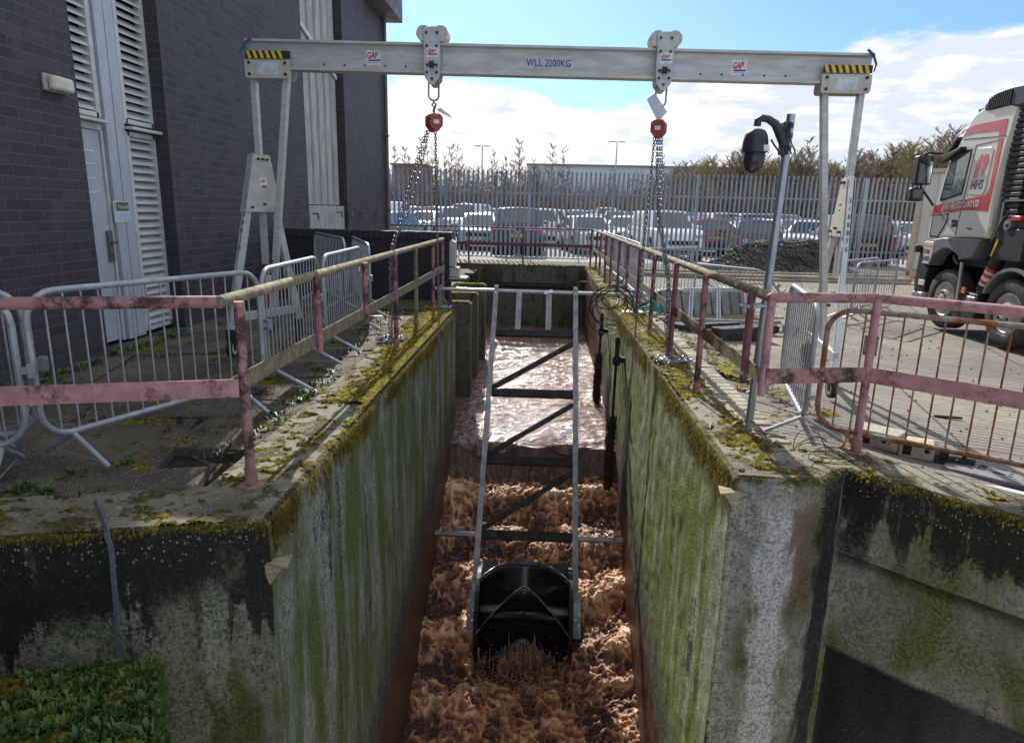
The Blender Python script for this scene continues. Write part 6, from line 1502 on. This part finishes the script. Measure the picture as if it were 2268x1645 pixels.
def mirror(y0, y1, z0, z1, dx0, dx1, skew):
    A_ = [tp((y, z)) for y, z in ((y0+skew, z0), (y1, z0), (y1, z1), (y0, z1))]
    mb = MB(); mb.prism([(A_[0][0], A_[0][1]), (A_[1][0], A_[1][1]), (A_[2][0], A_[2][1]), (A_[3][0], A_[3][1])], 'x', TXp-dx1, TXp-dx0); o = mb.build('mirror', mBlk, lor, bevel=.035, segs=3)
    mb = MB(); w = .02; yb = min(A_[1][0], A_[2][0]); xs0, xs1 = TXp-dx1+.035, TXp-dx0-.035
    mb.add([(xs0, yb-.004, A_[1][1]+.035), (xs1, yb-.004, A_[1][1]+.035), (xs1, yb-.004, A_[2][1]-.035), (xs0, yb-.004, A_[2][1]-.035)], [(0, 1, 2, 3)]); mb.build('mirror_glass', M('mirror glass', (.35, .40, .42), rough=.05, metal=1.), o, smooth=None)
mirror(11.02, 10.86, 2.10, 2.53, .07, .36, 0); mirror(11.0, 10.88, 1.86, 2.06, .16, .40, 0)
mb = MB(); a = tp((10.82, 1.80)); b_ = tp((10.93, 2.06)); c_ = tp((10.78, 2.55)); mb.tube([(TXp, a[0], a[1]), (TXp-.10, a[0], a[1]+.12), (TXp-.2, b_[0], b_[1]), (TXp-.22, b_[0], b_[1]+.1)], .022, 8); mb.tube([(TXp, c_[0], c_[1]), (TXp-.2, c_[0]+.1, c_[1]+.02), (TXp-.25, b_[0], c_[1]-.02)], .022, 8); mb.build('mirror_arm', mBlk, lor)
# wheels
def twheel(yc, zc, R=.44):
    yy, zz = tp((yc, zc)); R = R*S_; mb = MB(); prof = [(.0, R*.60), (-.03, R*.66), (-.035, R*.85), (-.012, R*.96), (.02, R), (.24, R), (.27, R*.95), (.28, R*.6)]
    n = 40; vs = []; fs = []
    for dx, r_ in prof:
        for k in range(n): a = 2*PI*k/n; vs.append((TXp+.06+dx, yy+r_*math.cos(a), zz+r_*math.sin(a)))
    for i in range(len(prof)-1):
        for k in range(n): l = (k+1) % n; fs.append((i*n+k, i*n+l, (i+1)*n+l, (i+1)*n+k))
    mb.add(vs, fs); w = mb.build('wheel', M('lorry tyre', (.05, .048, .046), (.035, .034, .033), .85, scale=12, bump=.4), lor, smooth=40)
    mb = MB(); vs = []; fs = []; prof = [(.005, R*.62), (-.005, R*.56), (.05, R*.50), (.06, R*.40), (.0, R*.33), (-.045, R*.30), (-.05, R*.16), (-.075, R*.14), (-.08, 0)]
    for dx, r_ in prof:
        for k in range(n): a = 2*PI*k/n; vs.append((TXp+.06+dx, yy+r_*math.cos(a), zz+r_*math.sin(a)))
    for i in range(len(prof)-1):
        for k in range(n): l = (k+1) % n; fs.append((i*n+k, i*n+l, (i+1)*n+l, (i+1)*n+k))
    mb.add(vs, fs); rim = mb.build('rim', M('silver rim', (.55, .54, .50), (.40, .38, .34), .4, .3, scale=8), w, smooth=30)
    mb = MB()
    for k in range(10): a = 2*PI*k/10; mb.cyl((TXp+.012, yy+R*.235*math.cos(a), zz+R*.235*math.sin(a)), (TXp+.005, yy+R*.235*math.cos(a), zz+R*.235*math.sin(a)), R*.045, 10)
    mb.build('rim_hole', mDark, rim)
twheel(10.235, .455, .43); twheel(8.83, .445, .44)
mb = MB(); b0_ = tp((10.7, .25)); b1_ = tp((6.5, 1.2)); mb.bb(TXp+.75, TXp+CW-.5, b1_[0], b0_[0], b0_[1]+.35, b1_[1]+.05); mb.bb(TXp+.35, TXp+CW-.1, b1_[0], tp((10.6, 0))[0], tp((0, .95))[1], tp((0, 1.3))[1]); mb.build('chassis', mBlack, lor)
panel('arch_liner', [(10.60,.9),(10.55,1.05),(10.34,1.17),(10.08,1.14),(9.93,1.03),(9.93,.75),(9.86,.3),(9.55,.3),(9.50,.85),(9.60,1.12),(9.55,1.34),(10.8,1.3)], mBlack, d0=-1.0, d1=-.5)
panel('tank', [(9.93,.62),(9.42,.62),(9.42,.20),(9.93,.20)], mBlack, d0=-.6, d1=-.02, bev=.03)
panel('mud_bracket', [(9.87,.35),(9.91,1.02),(9.86,1.02),(9.82,.35)], M('grey bracket', (.35, .35, .33), rough=.4, metal=.4), d0=-.03, d1=.0)
panel('orange_marker', [(9.76,.60),(9.70,.60),(9.70,.68),(9.76,.68)], M('orange marker', (.8, .25, .05), rough=.3), d0=-.02, d1=.01)
# second axle mudguard arc
mb = MB(); arc = []; yc, zc = tp((8.80, .47)); R0 = .535*S_
for k in range(17): a = rad(188-k*10.5); arc.append((yc-R0*math.cos(a)*-1, zc+R0*math.sin(a)))
for (a, b) in zip(arc[:-1], arc[1:]): mb.bar((TXp+.20, a[0], a[1]), (TXp+.20, b[0], b[1]), .36, .02, (0, (a[0]+b[0])/2-yc, (a[1]+b[1])/2-zc)); mb.bar((TXp+.012, a[0], a[1]-.0), (TXp+.012, b[0], b[1]), .02, .05, (0, (a[0]+b[0])/2-yc, (a[1]+b[1])/2-zc))
mb.build('rear_mudguard', M('mudguard grey', (.22, .23, .24), rough=.4), lor, smooth=None)
# stabiliser leg, crane column, hoses
def tpt(y, z, dx=.1): q = tp((y, z)); return (TXp+dx, q[0], q[1])
mb = MB(); mb.tube([tpt(9.50, .56), tpt(9.40, .74)], [.06, .075], 14); mb.tube([tpt(9.43, .68), tpt(9.13, 1.34)], .105, 18); mb.tube([tpt(9.13, 1.34), tpt(9.08, 1.44)], .06, 14); st = mb.build('stabiliser_leg', mBlack, lor)
mb = MB(); mb.tube([tpt(9.395, .757), tpt(9.30, .97)], .108, 20); mb.build('white_sleeve', mStk, st)
mb = MB()
for q in (.785, .875, .95): yy0 = 9.395+(9.30-9.395)*(q-.757)/.213; mb.tube([tpt(yy0, q), tpt(yy0-.020, q+.043)], .1095, 20)
mb.build('red_stripe', mRed_, st)
mb = MB(); mb.prism([(tp((9.285, 1.14))[0], tp((0, 1.14))[1]), (tp((9.25, 1.14))[0], tp((0, 1.14))[1]), (tp((9.16, 1.36))[0], tp((0, 1.36))[1]), (tp((9.20, 1.36))[0], tp((0, 1.36))[1])], 'x', TXp-.012, TXp-.006); mb.build('yellow_label', mYel, st)
mb = MB(); mb.bb(TXp-.02, TXp+.16, tp((9.62, 0))[0], tp((9.43, 0))[0], tp((0, .50))[1], tp((0, .58))[1]); mb.cyl(tpt(9.52, .54, -.03), tpt(9.52, .54, .15), .05, 10); mb.build('outrigger_foot', M('steel foot', (.35, .35, .34), rough=.4, metal=.6), lor, bevel=.02)
mb = MB(); mb.cyl(tpt(9.05, 1.55, -.02), tpt(9.05, 1.55, .3), .085, 18); mb.build('pivot', mMud, lor)
mb = MB(); mb.cyl(tpt(9.05, 1.55, -.03), tpt(9.05, 1.55, 0), .035, 12); mb.bb(*[TXp+.0, TXp+.5], tp((9.2, 0))[0], tp((8.7, 0))[0], tp((0, 1.1))[1], tp((0, 1.5))[1]); mb.bb(TXp+.25, TXp+1.9, tp((9.22, 0))[0], tp((8.1, 0))[0], tp((0, 1.1))[1], tp((0, 2.2))[1]); mb.bb(TXp+.5, TXp+1.7, tp((9.15, 0))[0], tp((8.3, 0))[0], tp((0, 2.2))[1], tp((0, 2.9))[1]); mb.build('crane_base', mBlack, lor, bevel=.03)
mb = MB()
for k in range(7): x_ = TXp+.10+.09*k; mb.tube([tpt(9.24, 1.25, .1+.09*k), tpt(9.22-.02*k, 1.9, .1+.09*k), tpt(9.18, 2.6, .12+.08*k), tpt(9.1, 3.1, .12+.08*k)], .035, 8)
mb.build('hoses', mBlack, lor)
# ribbed black air intake stack behind the cab
mb = MB(); z_ = 1.62
while z_ < 3.0: mb.bb(TXp+.02, TXp+.55, tp((9.31-.02*math.sin(z_*5), 0))[0], tp((8.95, 0))[0], tp((0, z_))[1], tp((0, z_+.05))[1]); z_ += .07
mb.bb(TXp+.05, TXp+.5, tp((9.28, 0))[0], tp((9.0, 0))[0], tp((0, 1.6))[1], tp((0, 3.02))[1]); mb.build('air_stack', mBlack, lor, bevel=.008)
mb = MB(); mb.bb(TXp-.0, TXp+.05, tp((9.235, 0))[0], tp((9.205, 0))[0], tp((0, 1.25))[1], tp((0, 1.86))[1]); mb.bb(TXp-.0, TXp+.05, tp((9.235, 0))[0], tp((8.8, 0))[0], tp((0, 1.84))[1], tp((0, 1.86))[1]); mb.build('rear_frame', mMud, lor)
mb = MB()
for k in range(3): mb.tube([tpt(9.36, 1.50-.05*k, .1), tpt(9.33, 1.42-.05*k, .0), tpt(9.24, 1.46-.03*k, -.02), tpt(9.18, 1.62, .0), tpt(9.1, 1.72+.04*k, .1)], .012, 6)
mb.build('hoses', M('yellow black hose', (.10, .08, .03), rough=.5), lor)
panel('red_lamp', [(8.98,1.60),(8.80,1.60),(8.80,1.66),(8.98,1.66)], mRed_, d0=-.1, d1=.03, bev=.01)
mb = MB(); mb.tube([tpt(9.3, 2.95, .02), tpt(9.36, 2.5, .0), tpt(9.42, 2.0, .0), tpt(9.40, 1.5, .0)], .03, 8); mb.build('cab_flap', mCab_, lor)

# ---------------------------------------------------------------- yard clutter right of the channel
mKerb = M('grey kerb stone', (.27, .27, .255), (.19, .19, .175), .85, scale=5, bump=.4)
kd = Vector((3.33-2.11, 11.72-10.45, 0)).normalized()
for k in range(9):
    p = Vector((2.05, 11.25, -.08))+Vector((.93, .36, 0)).normalized()*(k*.19); r3 = Matrix.Rotation(.37, 3, 'Z') @ Matrix.Rotation(rad(-6), 3, 'Y') @ Matrix.Rotation(rad(-12), 3, 'X')
    mb = MB(); mb.box((p.x, p.y, .14), (.165, .15, .46), r3); lab = ['leftmost', 'second', 'third', 'fourth', 'fifth', 'sixth', 'seventh', 'eighth', 'last'][k]
    tag(mb.build('kerb_stone', mKerb, bevel=.02), f'{lab} grey kerb stone from the left in the upright row behind the cable tray', 'kerb stone', 'kerb stones stood on end in a row')
mb = MB(); mb.box((2.9, 11.35, -.13), (2.0, .9, .06), Matrix.Rotation(.37, 3, 'Z')); 
for k in range(5): mb.box((2.9-.15*k+.3, 11.2+.12*k, -.08), (1.9, .08, .03), Matrix.Rotation(.37+random.gauss(0, .03), 3, 'Z'))
tag(mb.build('timber_pallet', mTim), 'weathered timber boards lying under the kerb stones', 'pallet')
# cable tray frame: two rails and three perforated rungs leaning on the stones
mZ = M('bright zinc tray', (.56, .60, .62), (.46, .50, .52), .35, .6, scale=10)
r = empty('cable_tray', (2.7, 10.9, -.1), 'bright perforated zinc tray ladder leaning on the kerb stones', 'cable tray')
ta, tb = Vector((2.28, 11.0, .43)), Vector((3.75, 11.55, .41)); ba, bb_ = Vector((2.20, 10.6, .0)), Vector((3.75, 11.2, -.10))
for a, b in ((ta, tb), (ba, bb_)):
    mb = MB(); mb.bar(a, b, .04, .012); mb.bar(a+Vector((0, 0, -.03)), b+Vector((0, 0, -.03)), .008, .06)
    mb.build('side_rail', mZ, r)
for f in (.10, .42, .76):
    a = ta+(tb-ta)*f; b = ba+(bb_-ba)*f; mb = MB(); n = 13
    w = (tb-ta).normalized()*.028
    for k in range(n): 
        c = a+(b-a)*((k+.5)/n); mb.bar(c-w, c+w, .012, .004, (0, -1, .3))
    mb.bar(a-w, b-w, .014, .006, (0, -1, .3)); mb.bar(a+w, b+w, .014, .006, (0, -1, .3)); mb.build('rung', mZ, r)
# black recycled plastic feet with moulded holes
mFoot = M('black recycled rubber', (.040, .041, .042), (.026, .027, .028), .8, scale=18, bump=.5)
def foot_block(x, y, rz, label, L=.78, W_=.24, H=.14, tilt=0., m=None, z=None, face='side'):
    z = float(gz(x, y))-.03 if z is None else z; r = empty('fence_foot', (x, y, z), label, 'fence foot', 'moulded fence feet', rz)
    mb = MB(); mb.bb(-L/2, L/2, -W_/2, W_/2, 0, H); o = mb.build('block', m or mFoot, r, local=True, bevel=.015)
    mb = MB(); t = -W_/2 if face == 'side' else H
    def hole(a, b, w, h, round_=False):
        if face == 'side':
            if round_: mb.cyl((a, -W_/2-.001, b), (a, -W_/2+.002, b), w, 12)
            else: mb.bb(a-w, a+w, -W_/2-.001, -W_/2+.002, b-h, b+h)
        else:
            if round_: mb.cyl((a, (b-H/2)*1.5, H+.001), (a, (b-H/2)*1.5, H-.002), w, 12)
            else: mb.bb(a-w, a+w, (b-H/2)*1.5-h*1.4, (b-H/2)*1.5+h*1.4, H-.002, H+.001)
    if L < .5:
        hole(-.06, .07, .03, .04); hole(.07, .08, .018, .025, True)
        mb.build('moulded_holes', mDark, r, local=True); return r
    for sx in (-1, 1):
        for a, b in ((.10, .03), (.10, .11), (.10, .07)): hole(sx*a*1.2, b, .015, .015, True)
        hole(sx*.19, .035, .035, .014); hole(sx*.19, .108, .035, .014); hole(sx*.30, .07, .025, .05)
    hole(0, .07, .05, .018); hole(0, .115, .04, .01); hole(0, .025, .04, .01)
    mb.build('moulded_holes', mDark, r, local=True)
    return r
foot_block(2.98, 9.98, .42, 'long black moulded fence foot standing on edge before the cable tray', L=.95, H=.20)
foot_block(2.55, 10.45, .42, 'black fence foot lying behind the one that stands on edge', L=1.1, W_=.3)
foot_block(3.45, 10.75, .42, 'black fence foot at the right end behind the leaning camera pole', L=.6)
foot_block(2.75, 5.28, -.75, 'pale broken moulded block beside the front railing post', L=.34, m=M('pale block', (.36, .34, .27), rough=.85, bump=.3), H=.14)
foot_block(2.95, 5.10, -.5, 'second pale broken block with a ragged hole beside the railing post', L=.24, W_=.2, m=M('pale block', (.42, .39, .30), rough=.85, bump=.3), H=.13)
foot_block(3.18, 5.05, -.35, 'short dark block right of the pale broken blocks', L=.30, H=.08)
r_ = foot_block(3.50, 4.62, -.72, 'long flat grey grating lying under the rusty barrier', L=1.05, W_=.26, H=.05, m=M('grey grating', (.20, .20, .20), rough=.8, bump=.3), face='top')
# teal netting
xs = np.linspace(-1, 1, 40); A, B = np.meshgrid(xs, xs, indexing='ij'); rr = np.sqrt(A**2+B**2)
hN = np.clip(1-rr, 0, 1)**.5*(.26+.28*(ridge(A*2.2+3, B*2.2, 0, 4)-.4))
P = np.stack([1.98+.27*A+.05*hN, 11.5+.34*B, -.08+hN], -1); mN = M('teal netting', (.02, .26, .22), (.03, .38, .33), .6, scale=14, bump=1., bscale=60, bdist=.02)
o = link_mesh('teal_netting', grid_mesh('net', P, rr[:-1, :-1] < .98), mN); tag(o, 'bundle of teal green netting on the ground by the right stand', 'netting')
V = []; F = []; random.seed(19)
for k in range(60): rocks(V, F, random.uniform(1.75, 2.35), random.uniform(10.6, 11.9), -.04, random.uniform(.02, .06))
tag(soup('stone_rubble', V, F, M('pale broken stone', (.36, .34, .28), (.22, .2, .16), .9, scale=6)), 'pale broken stones beside the teal netting', 'rubble', kind='stuff')
mb = MB(); mb.tube([(3.15, 15.5, -.12), (3.10, 15.5, .05), (3.02, 15.5, .22)], .012, 6); tag(mb.build('bent_rod', mGalv), 'short bent rod standing up in the yard beyond the flat barriers', 'rod')
mb = MB(); mb.box((3.95, 6.4, -.25), (.24, .03, .02), Matrix.Rotation(-.2, 3, 'Z')); tag(mb.build('black_offcut', mBlack), 'small black offcut lying alone on the yard behind the bars', 'offcut')
mb = MB(); mb.box((2.36, 5.62, -.10), (.10, .06, .03)); tag(mb.build('brick_piece', M('rusty brick', (.20, .07, .04), rough=.9)), 'small rusty brick piece near the end-on barrier', 'brick')
# leaf-like litter and a strip of rubber on the left coping
for x, y, lab, a in ((-1.62, 4.55, 'curled grey strip lying on the left coping in front', .9), (-1.62, 5.75, 'second curled grey strip on the left coping farther along', 1.1), (1.34, 5.05, 'pale bent sliver on the right coping', 1.2)):
    mb = MB(); pts = [(x-.07*math.cos(a), y-.09*math.sin(a), .015), (x, y, .03), (x+.05*math.cos(a-.3), y+.08*math.sin(a-.3), .035)]; mb.tube(pts, [.004, .012, .003], 6); mb.v = [(q[0], q[1], .012+(q[2]-.012)*.6) for q in mb.v]
    tag(mb.build('debris_strip', mKerb), lab, 'debris')

# ---------------------------------------------------------------- far background
mShed = M('pale blue grey cladding', (.50, .57, .59), (.46, .53, .55), .6, scale=.6, stretch=(1, 1, .1), fine=.05)  # cladding colour lightened to paint in distance haze
r = empty('warehouse', (30, 130, 0), 'long pale blue grey warehouse behind the bare trees', 'warehouse'); mb = MB(); mb.bb(-3.4, 150, 130, 170, -.1, 9.75); mb.build('wall', mShed, r); mb = MB(); mb.bb(-3.6, 150.3, 129.6, 170.3, 9.75, 10.0); mb.build('roof', M('dark roof edge', (.14, .17, .20), rough=.5), r)
r = empty('far_building', (-22, 110, 0), 'small brown flat roofed block far off at the left above the fence', 'building'); mb = MB(); mb.bb(-24.3, -19.1, 110, 118, -.1, 8.15); mb.build('wall', M('brown cladding', (.22, .18, .16), rough=.8), r); mb = MB(); mb.bb(-24.6, -18.8, 109.7, 118.3, 8.15, 8.35); mb.build('roof', mEave, r)
for (x, y, h, lab) in ((8.9, 90, 10.2, 'tall twin headed lamp post right of centre beyond the trees'), (-8.2, 90, 9.4, 'twin headed lamp post left of centre half hidden by bare trees'), ):
    r = empty('lamp_post', (x, y, 0), lab, 'lamp post', 'lamp posts beyond the trees'); mb = MB(); mb.tube([(x, y, 0), (x, y, h)], [.14, .07], 8); mb.build('column', mGalv, r)
    mb = MB(); mb.bb(x-1.0, x-.2, y-.15, y+.15, h-.02, h+.10); mb.bb(x+.2, x+1.0, y-.15, y+.15, h-.02, h+.10); mb.bb(x-.3, x+.3, y-.05, y+.05, h, h+.05); mb.build('lamp_head', mGalv, r)
x = ux(2073*.756+5, 90); mb = MB(); mb.tube([(x, 90, 0), (x+.2, 90, 7.9)], .07, 6); tag(mb.build('thin_pole', mGalv), 'thin leaning pole above the trees between hoist and camera', 'pole')

mBark = M('grey brown bark', (.150, .125, .10), (.09, .075, .06), .9, scale=.8); mBark2 = M('olive bark', (.14, .125, .07), (.09, .08, .045), .9, scale=.8)
mTwig = M('brown twigs', (.28, .225, .165), (.18, .14, .10), .9, scale=.5); mBud = M('yellow green budding twigs', (.36, .33, .13), (.24, .21, .09), .9, scale=.5)
def tree_arrays(seed, H, spread, nb, slender=True):
    rd = random.Random(seed); segs = [[], []]; TW = .95
    def seg(a, b, r0, r1, lay): segs[lay].append((a, b, r0, r1))
    p = Vector((0, 0, 0)); pts = [p]; n = 9
    for k in range(n): p = p+Vector((rd.gauss(0, .05*H/8), rd.gauss(0, .05*H/8), H/n)); pts.append(p)
    R0 = .009*H
    for k in range(n): seg(pts[k], pts[k+1], R0*(1-k/n*.92), R0*(1-(k+1)/n*.92), 0)
    for i in range(nb):
        t = rd.uniform(.18, .97); k = min(int(t*n), n-1); a = pts[k]+(pts[k+1]-pts[k])*(t*n-k); az_ = rd.uniform(0, 6.28); el_ = rd.uniform(.15, 1.0) if slender else rd.uniform(.2, 1.0)
        Lb = spread*(1.05-t*.8)*rd.uniform(.5, 1.1); dv = Vector((math.cos(az_)*math.cos(el_), math.sin(az_)*math.cos(el_), math.sin(el_))); q = a; rr = R0*(1-t)*.45+.010
        for s in range(3):
            q2 = q+dv*(Lb/3); seg(q, q2, rr, rr*.7, 1); 
            for w in range(9):
                az2 = az_+rd.gauss(0, 1.0); e2 = rd.uniform(.3, 1.3); d2 = Vector((math.cos(az2)*math.cos(e2), math.sin(az2)*math.cos(e2), math.sin(e2))); Lt = Lb*rd.uniform(.18, .42); o_ = q+(q2-q)*rd.random(); m_ = o_+d2*Lt*.55; seg(o_, m_, .011*TW, .009*TW, 1); seg(m_, m_+(d2+Vector((rd.gauss(0, .3), rd.gauss(0, .3), .2))).normalized()*Lt*.5, .009*TW, .006*TW, 1)
            dv = (dv+Vector((rd.gauss(0, .15), rd.gauss(0, .15), .15))).normalized(); q = q2; rr *= .7
    out = []
    for lay in (0, 1):
        S = segs[lay]; ns = 5 if lay == 0 else 3
        A = np.array([s[0] for s in S]); B = np.array([s[1] for s in S]); ra = np.array([s[2] for s in S]); rb = np.array([s[3] for s in S])
        D = B-A; D /= np.linalg.norm(D, axis=1)[:, None]+1e-9; U = np.cross(D, [0.3, .9, .1]); U /= np.linalg.norm(U, axis=1)[:, None]+1e-9; Vv = np.cross(D, U)
        Vs = []
        for k in range(ns): c, s_ = math.cos(2*PI*k/ns), math.sin(2*PI*k/ns); Vs.append(A+(U*c+Vv*s_)*ra[:, None])
        for k in range(ns): c, s_ = math.cos(2*PI*k/ns), math.sin(2*PI*k/ns); Vs.append(B+(U*c+Vv*s_)*rb[:, None])
        Vt = np.stack(Vs, 1).reshape(-1, 3); base = np.arange(len(S))[:, None]*2*ns
        Fc = np.concatenate([np.stack([base[:, 0]+k, base[:, 0]+(k+1) % ns, base[:, 0]+ns+(k+1) % ns, base[:, 0]+ns+k], -1) for k in range(ns)])
        out.append((Vt, Fc))
    return out
protos = []
for s, (H, sp, nb, sl_, mt, mb_) in enumerate([(7.2, 1.5, 34, True, mBark, mTwig), (6.4, 1.3, 30, True, mBark, mTwig), (7.8, 1.7, 38, True, mBark, mTwig), (5.4, 2.3, 58, False, mBark2, mTwig), (5.2, 2.4, 62, False, mBark2, mBud)]):
    (v0, f0), (v1, f1) = tree_arrays(100+s, H, sp, nb, sl_)
    r = empty('bare_tree', (0, 0, 0), 'x', 'tree', 'bare trees beyond the car park'); soup('trunk', v0, f0, mt, r); soup('crown', v1, f1, mb_, r); protos.append(r)
random.seed(40)
spots = []
for k in range(76):   # slender saplings from the building across to the middle
    u = 862+k*9.6+random.uniform(-9, 9); y = random.uniform(62, 72); s_ = random.uniform(.55, .82) if u > 1200 else random.uniform(.72, 1.05); spots.append((u, y, random.choice([0, 1, 2]), s_))
for k in range(86):   # bushier growth to the right
    u = 1490+k*9+random.uniform(-10, 10); y = random.uniform(58, 72); s_ = random.uniform(1.0, 1.25)*(1.0 if u < 1550 else 1.10)*(1.1 if u > 1950 else 1); spots.append((u, y, 4 if random.random() < .4 else 3, s_))
spots += [(1775, 66, 2, 1.15), (1220, 60, 2, .95), (1240, 61, 0, 1.0), (2060, 56, 3, 1.55), (2085, 56, 3, 1.6), (1460, 60, 1, 1.05), (940, 58, 1, 1.2)]
spots.sort(); kinds = ['slender bare tree', 'thin leaning bare tree', 'taller slender bare tree', 'bushy bare tree', 'yellow green budding tree']
for i, (u, y, k, s_) in enumerate(spots):
    src = protos[k]; o = src if src.get('used') is None else copy_tree(src)
    src['used'] = 1
    o.location = (ux(u, y), y, -.05); o.rotation_euler = (0, 0, random.random()*6); o.scale = (s_, s_, s_)
    o['tu'] = u; o['k'] = k; spots[i] = o
ordn = lambda n: {1: '1st', 2: '2nd', 3: '3rd'}.get(n, f'{n}th')
for i, o in enumerate(spots):
    ref = 'left of left hoist' if o['tu'] < 950 else 'between the two hoists' if o['tu'] < 1455 else 'before the camera pole' if o['tu'] < 1720 else 'beyond the camera pole'
    o['label'] = f"{kinds[o['k']]}, {ordn(i+1)} from left in the tree line {ref}"
    for q in ('tu', 'k', 'used', 'org'):
        if q in o: del o[q]
# undergrowth thicket
rs = np.random.default_rng(5); n = 9000
xa = rs.uniform(-26, 78, n); ya = rs.uniform(56, 80, n); Hh = rs.uniform(2.4, 5.2, n)*np.where(xa > 16, 1.2, np.where(xa < 0, 1.05, .85))
A = np.stack([xa, ya, np.zeros(n)], 1); B = A+np.stack([rs.normal(0, .35, n), rs.normal(0, .3, n), Hh], 1)
ns = 3; D = B-A; w = rs.uniform(.016, .045, n)
Vs = []
for k in range(3): Vs.append(A+np.stack([np.cos(2*PI*k/3)*w, np.sin(2*PI*k/3)*w, 0*w], 1))
for k in range(3): Vs.append(B+np.stack([np.cos(2*PI*k/3)*w*.3, np.sin(2*PI*k/3)*w*.3, 0*w], 1))
Vt = np.stack(Vs, 1).reshape(-1, 3); b0 = np.arange(n)*6; Fc = np.concatenate([np.stack([b0+k, b0+(k+1) % 3, b0+3+(k+1) % 3, b0+3+k], -1) for k in range(3)])
n2 = 95000; xa = rs.uniform(-26, 78, n2); ya = rs.uniform(56, 82, n2); za = rs.uniform(.0, 5.4, n2)*np.where(xa > 16, 1.15, np.where(xa < 0, 1., .72))*rs.uniform(.35, 1, n2); C0 = np.stack([xa, ya, za], 1); dirs = rs.normal(0, 1, (n2, 3)); dirs[:, 2] = np.abs(dirs[:, 2])+.3; dirs /= np.linalg.norm(dirs, axis=1)[:, None]; Ls = rs.uniform(.3, .9, n2)[:, None]; wv = np.stack([rs.normal(0, .018, n2), rs.normal(0, .01, n2), rs.normal(0, .018, n2)], 1)
T = np.stack([C0-wv, C0+wv, C0+dirs*Ls+wv*.4, C0+dirs*Ls-wv*.4], 1).reshape(-1, 3); b1 = np.arange(n2)*4+len(Vt)
tag(soup('undergrowth', np.concatenate([Vt, T]), np.concatenate([Fc, np.stack([b1, b1+1, b1+2, b1+3], -1)]), M('dead scrub', (.27, .205, .135), (.16, .12, .08), .95, scale=.35)), 'brown dead undergrowth filling the tree line', 'undergrowth', kind='stuff')
xs = np.linspace(-40, 110, 200); ys = np.linspace(74, 92, 14); A, B = np.meshgrid(xs, ys, indexing='ij'); z = 3.2*np.exp(-((B-84)/6)**2)*(.8+.5*fbm(A*.25, B*.2, 0, 3))-.1
tag(link_mesh('scrub_bank', grid_mesh('bank', np.stack([A, B, z], -1)), M('scrub bank', (.135, .105, .07), (.07, .06, .04), .95, scale=.5, bump=1., bscale=3, bdist=.4)), kind='structure')
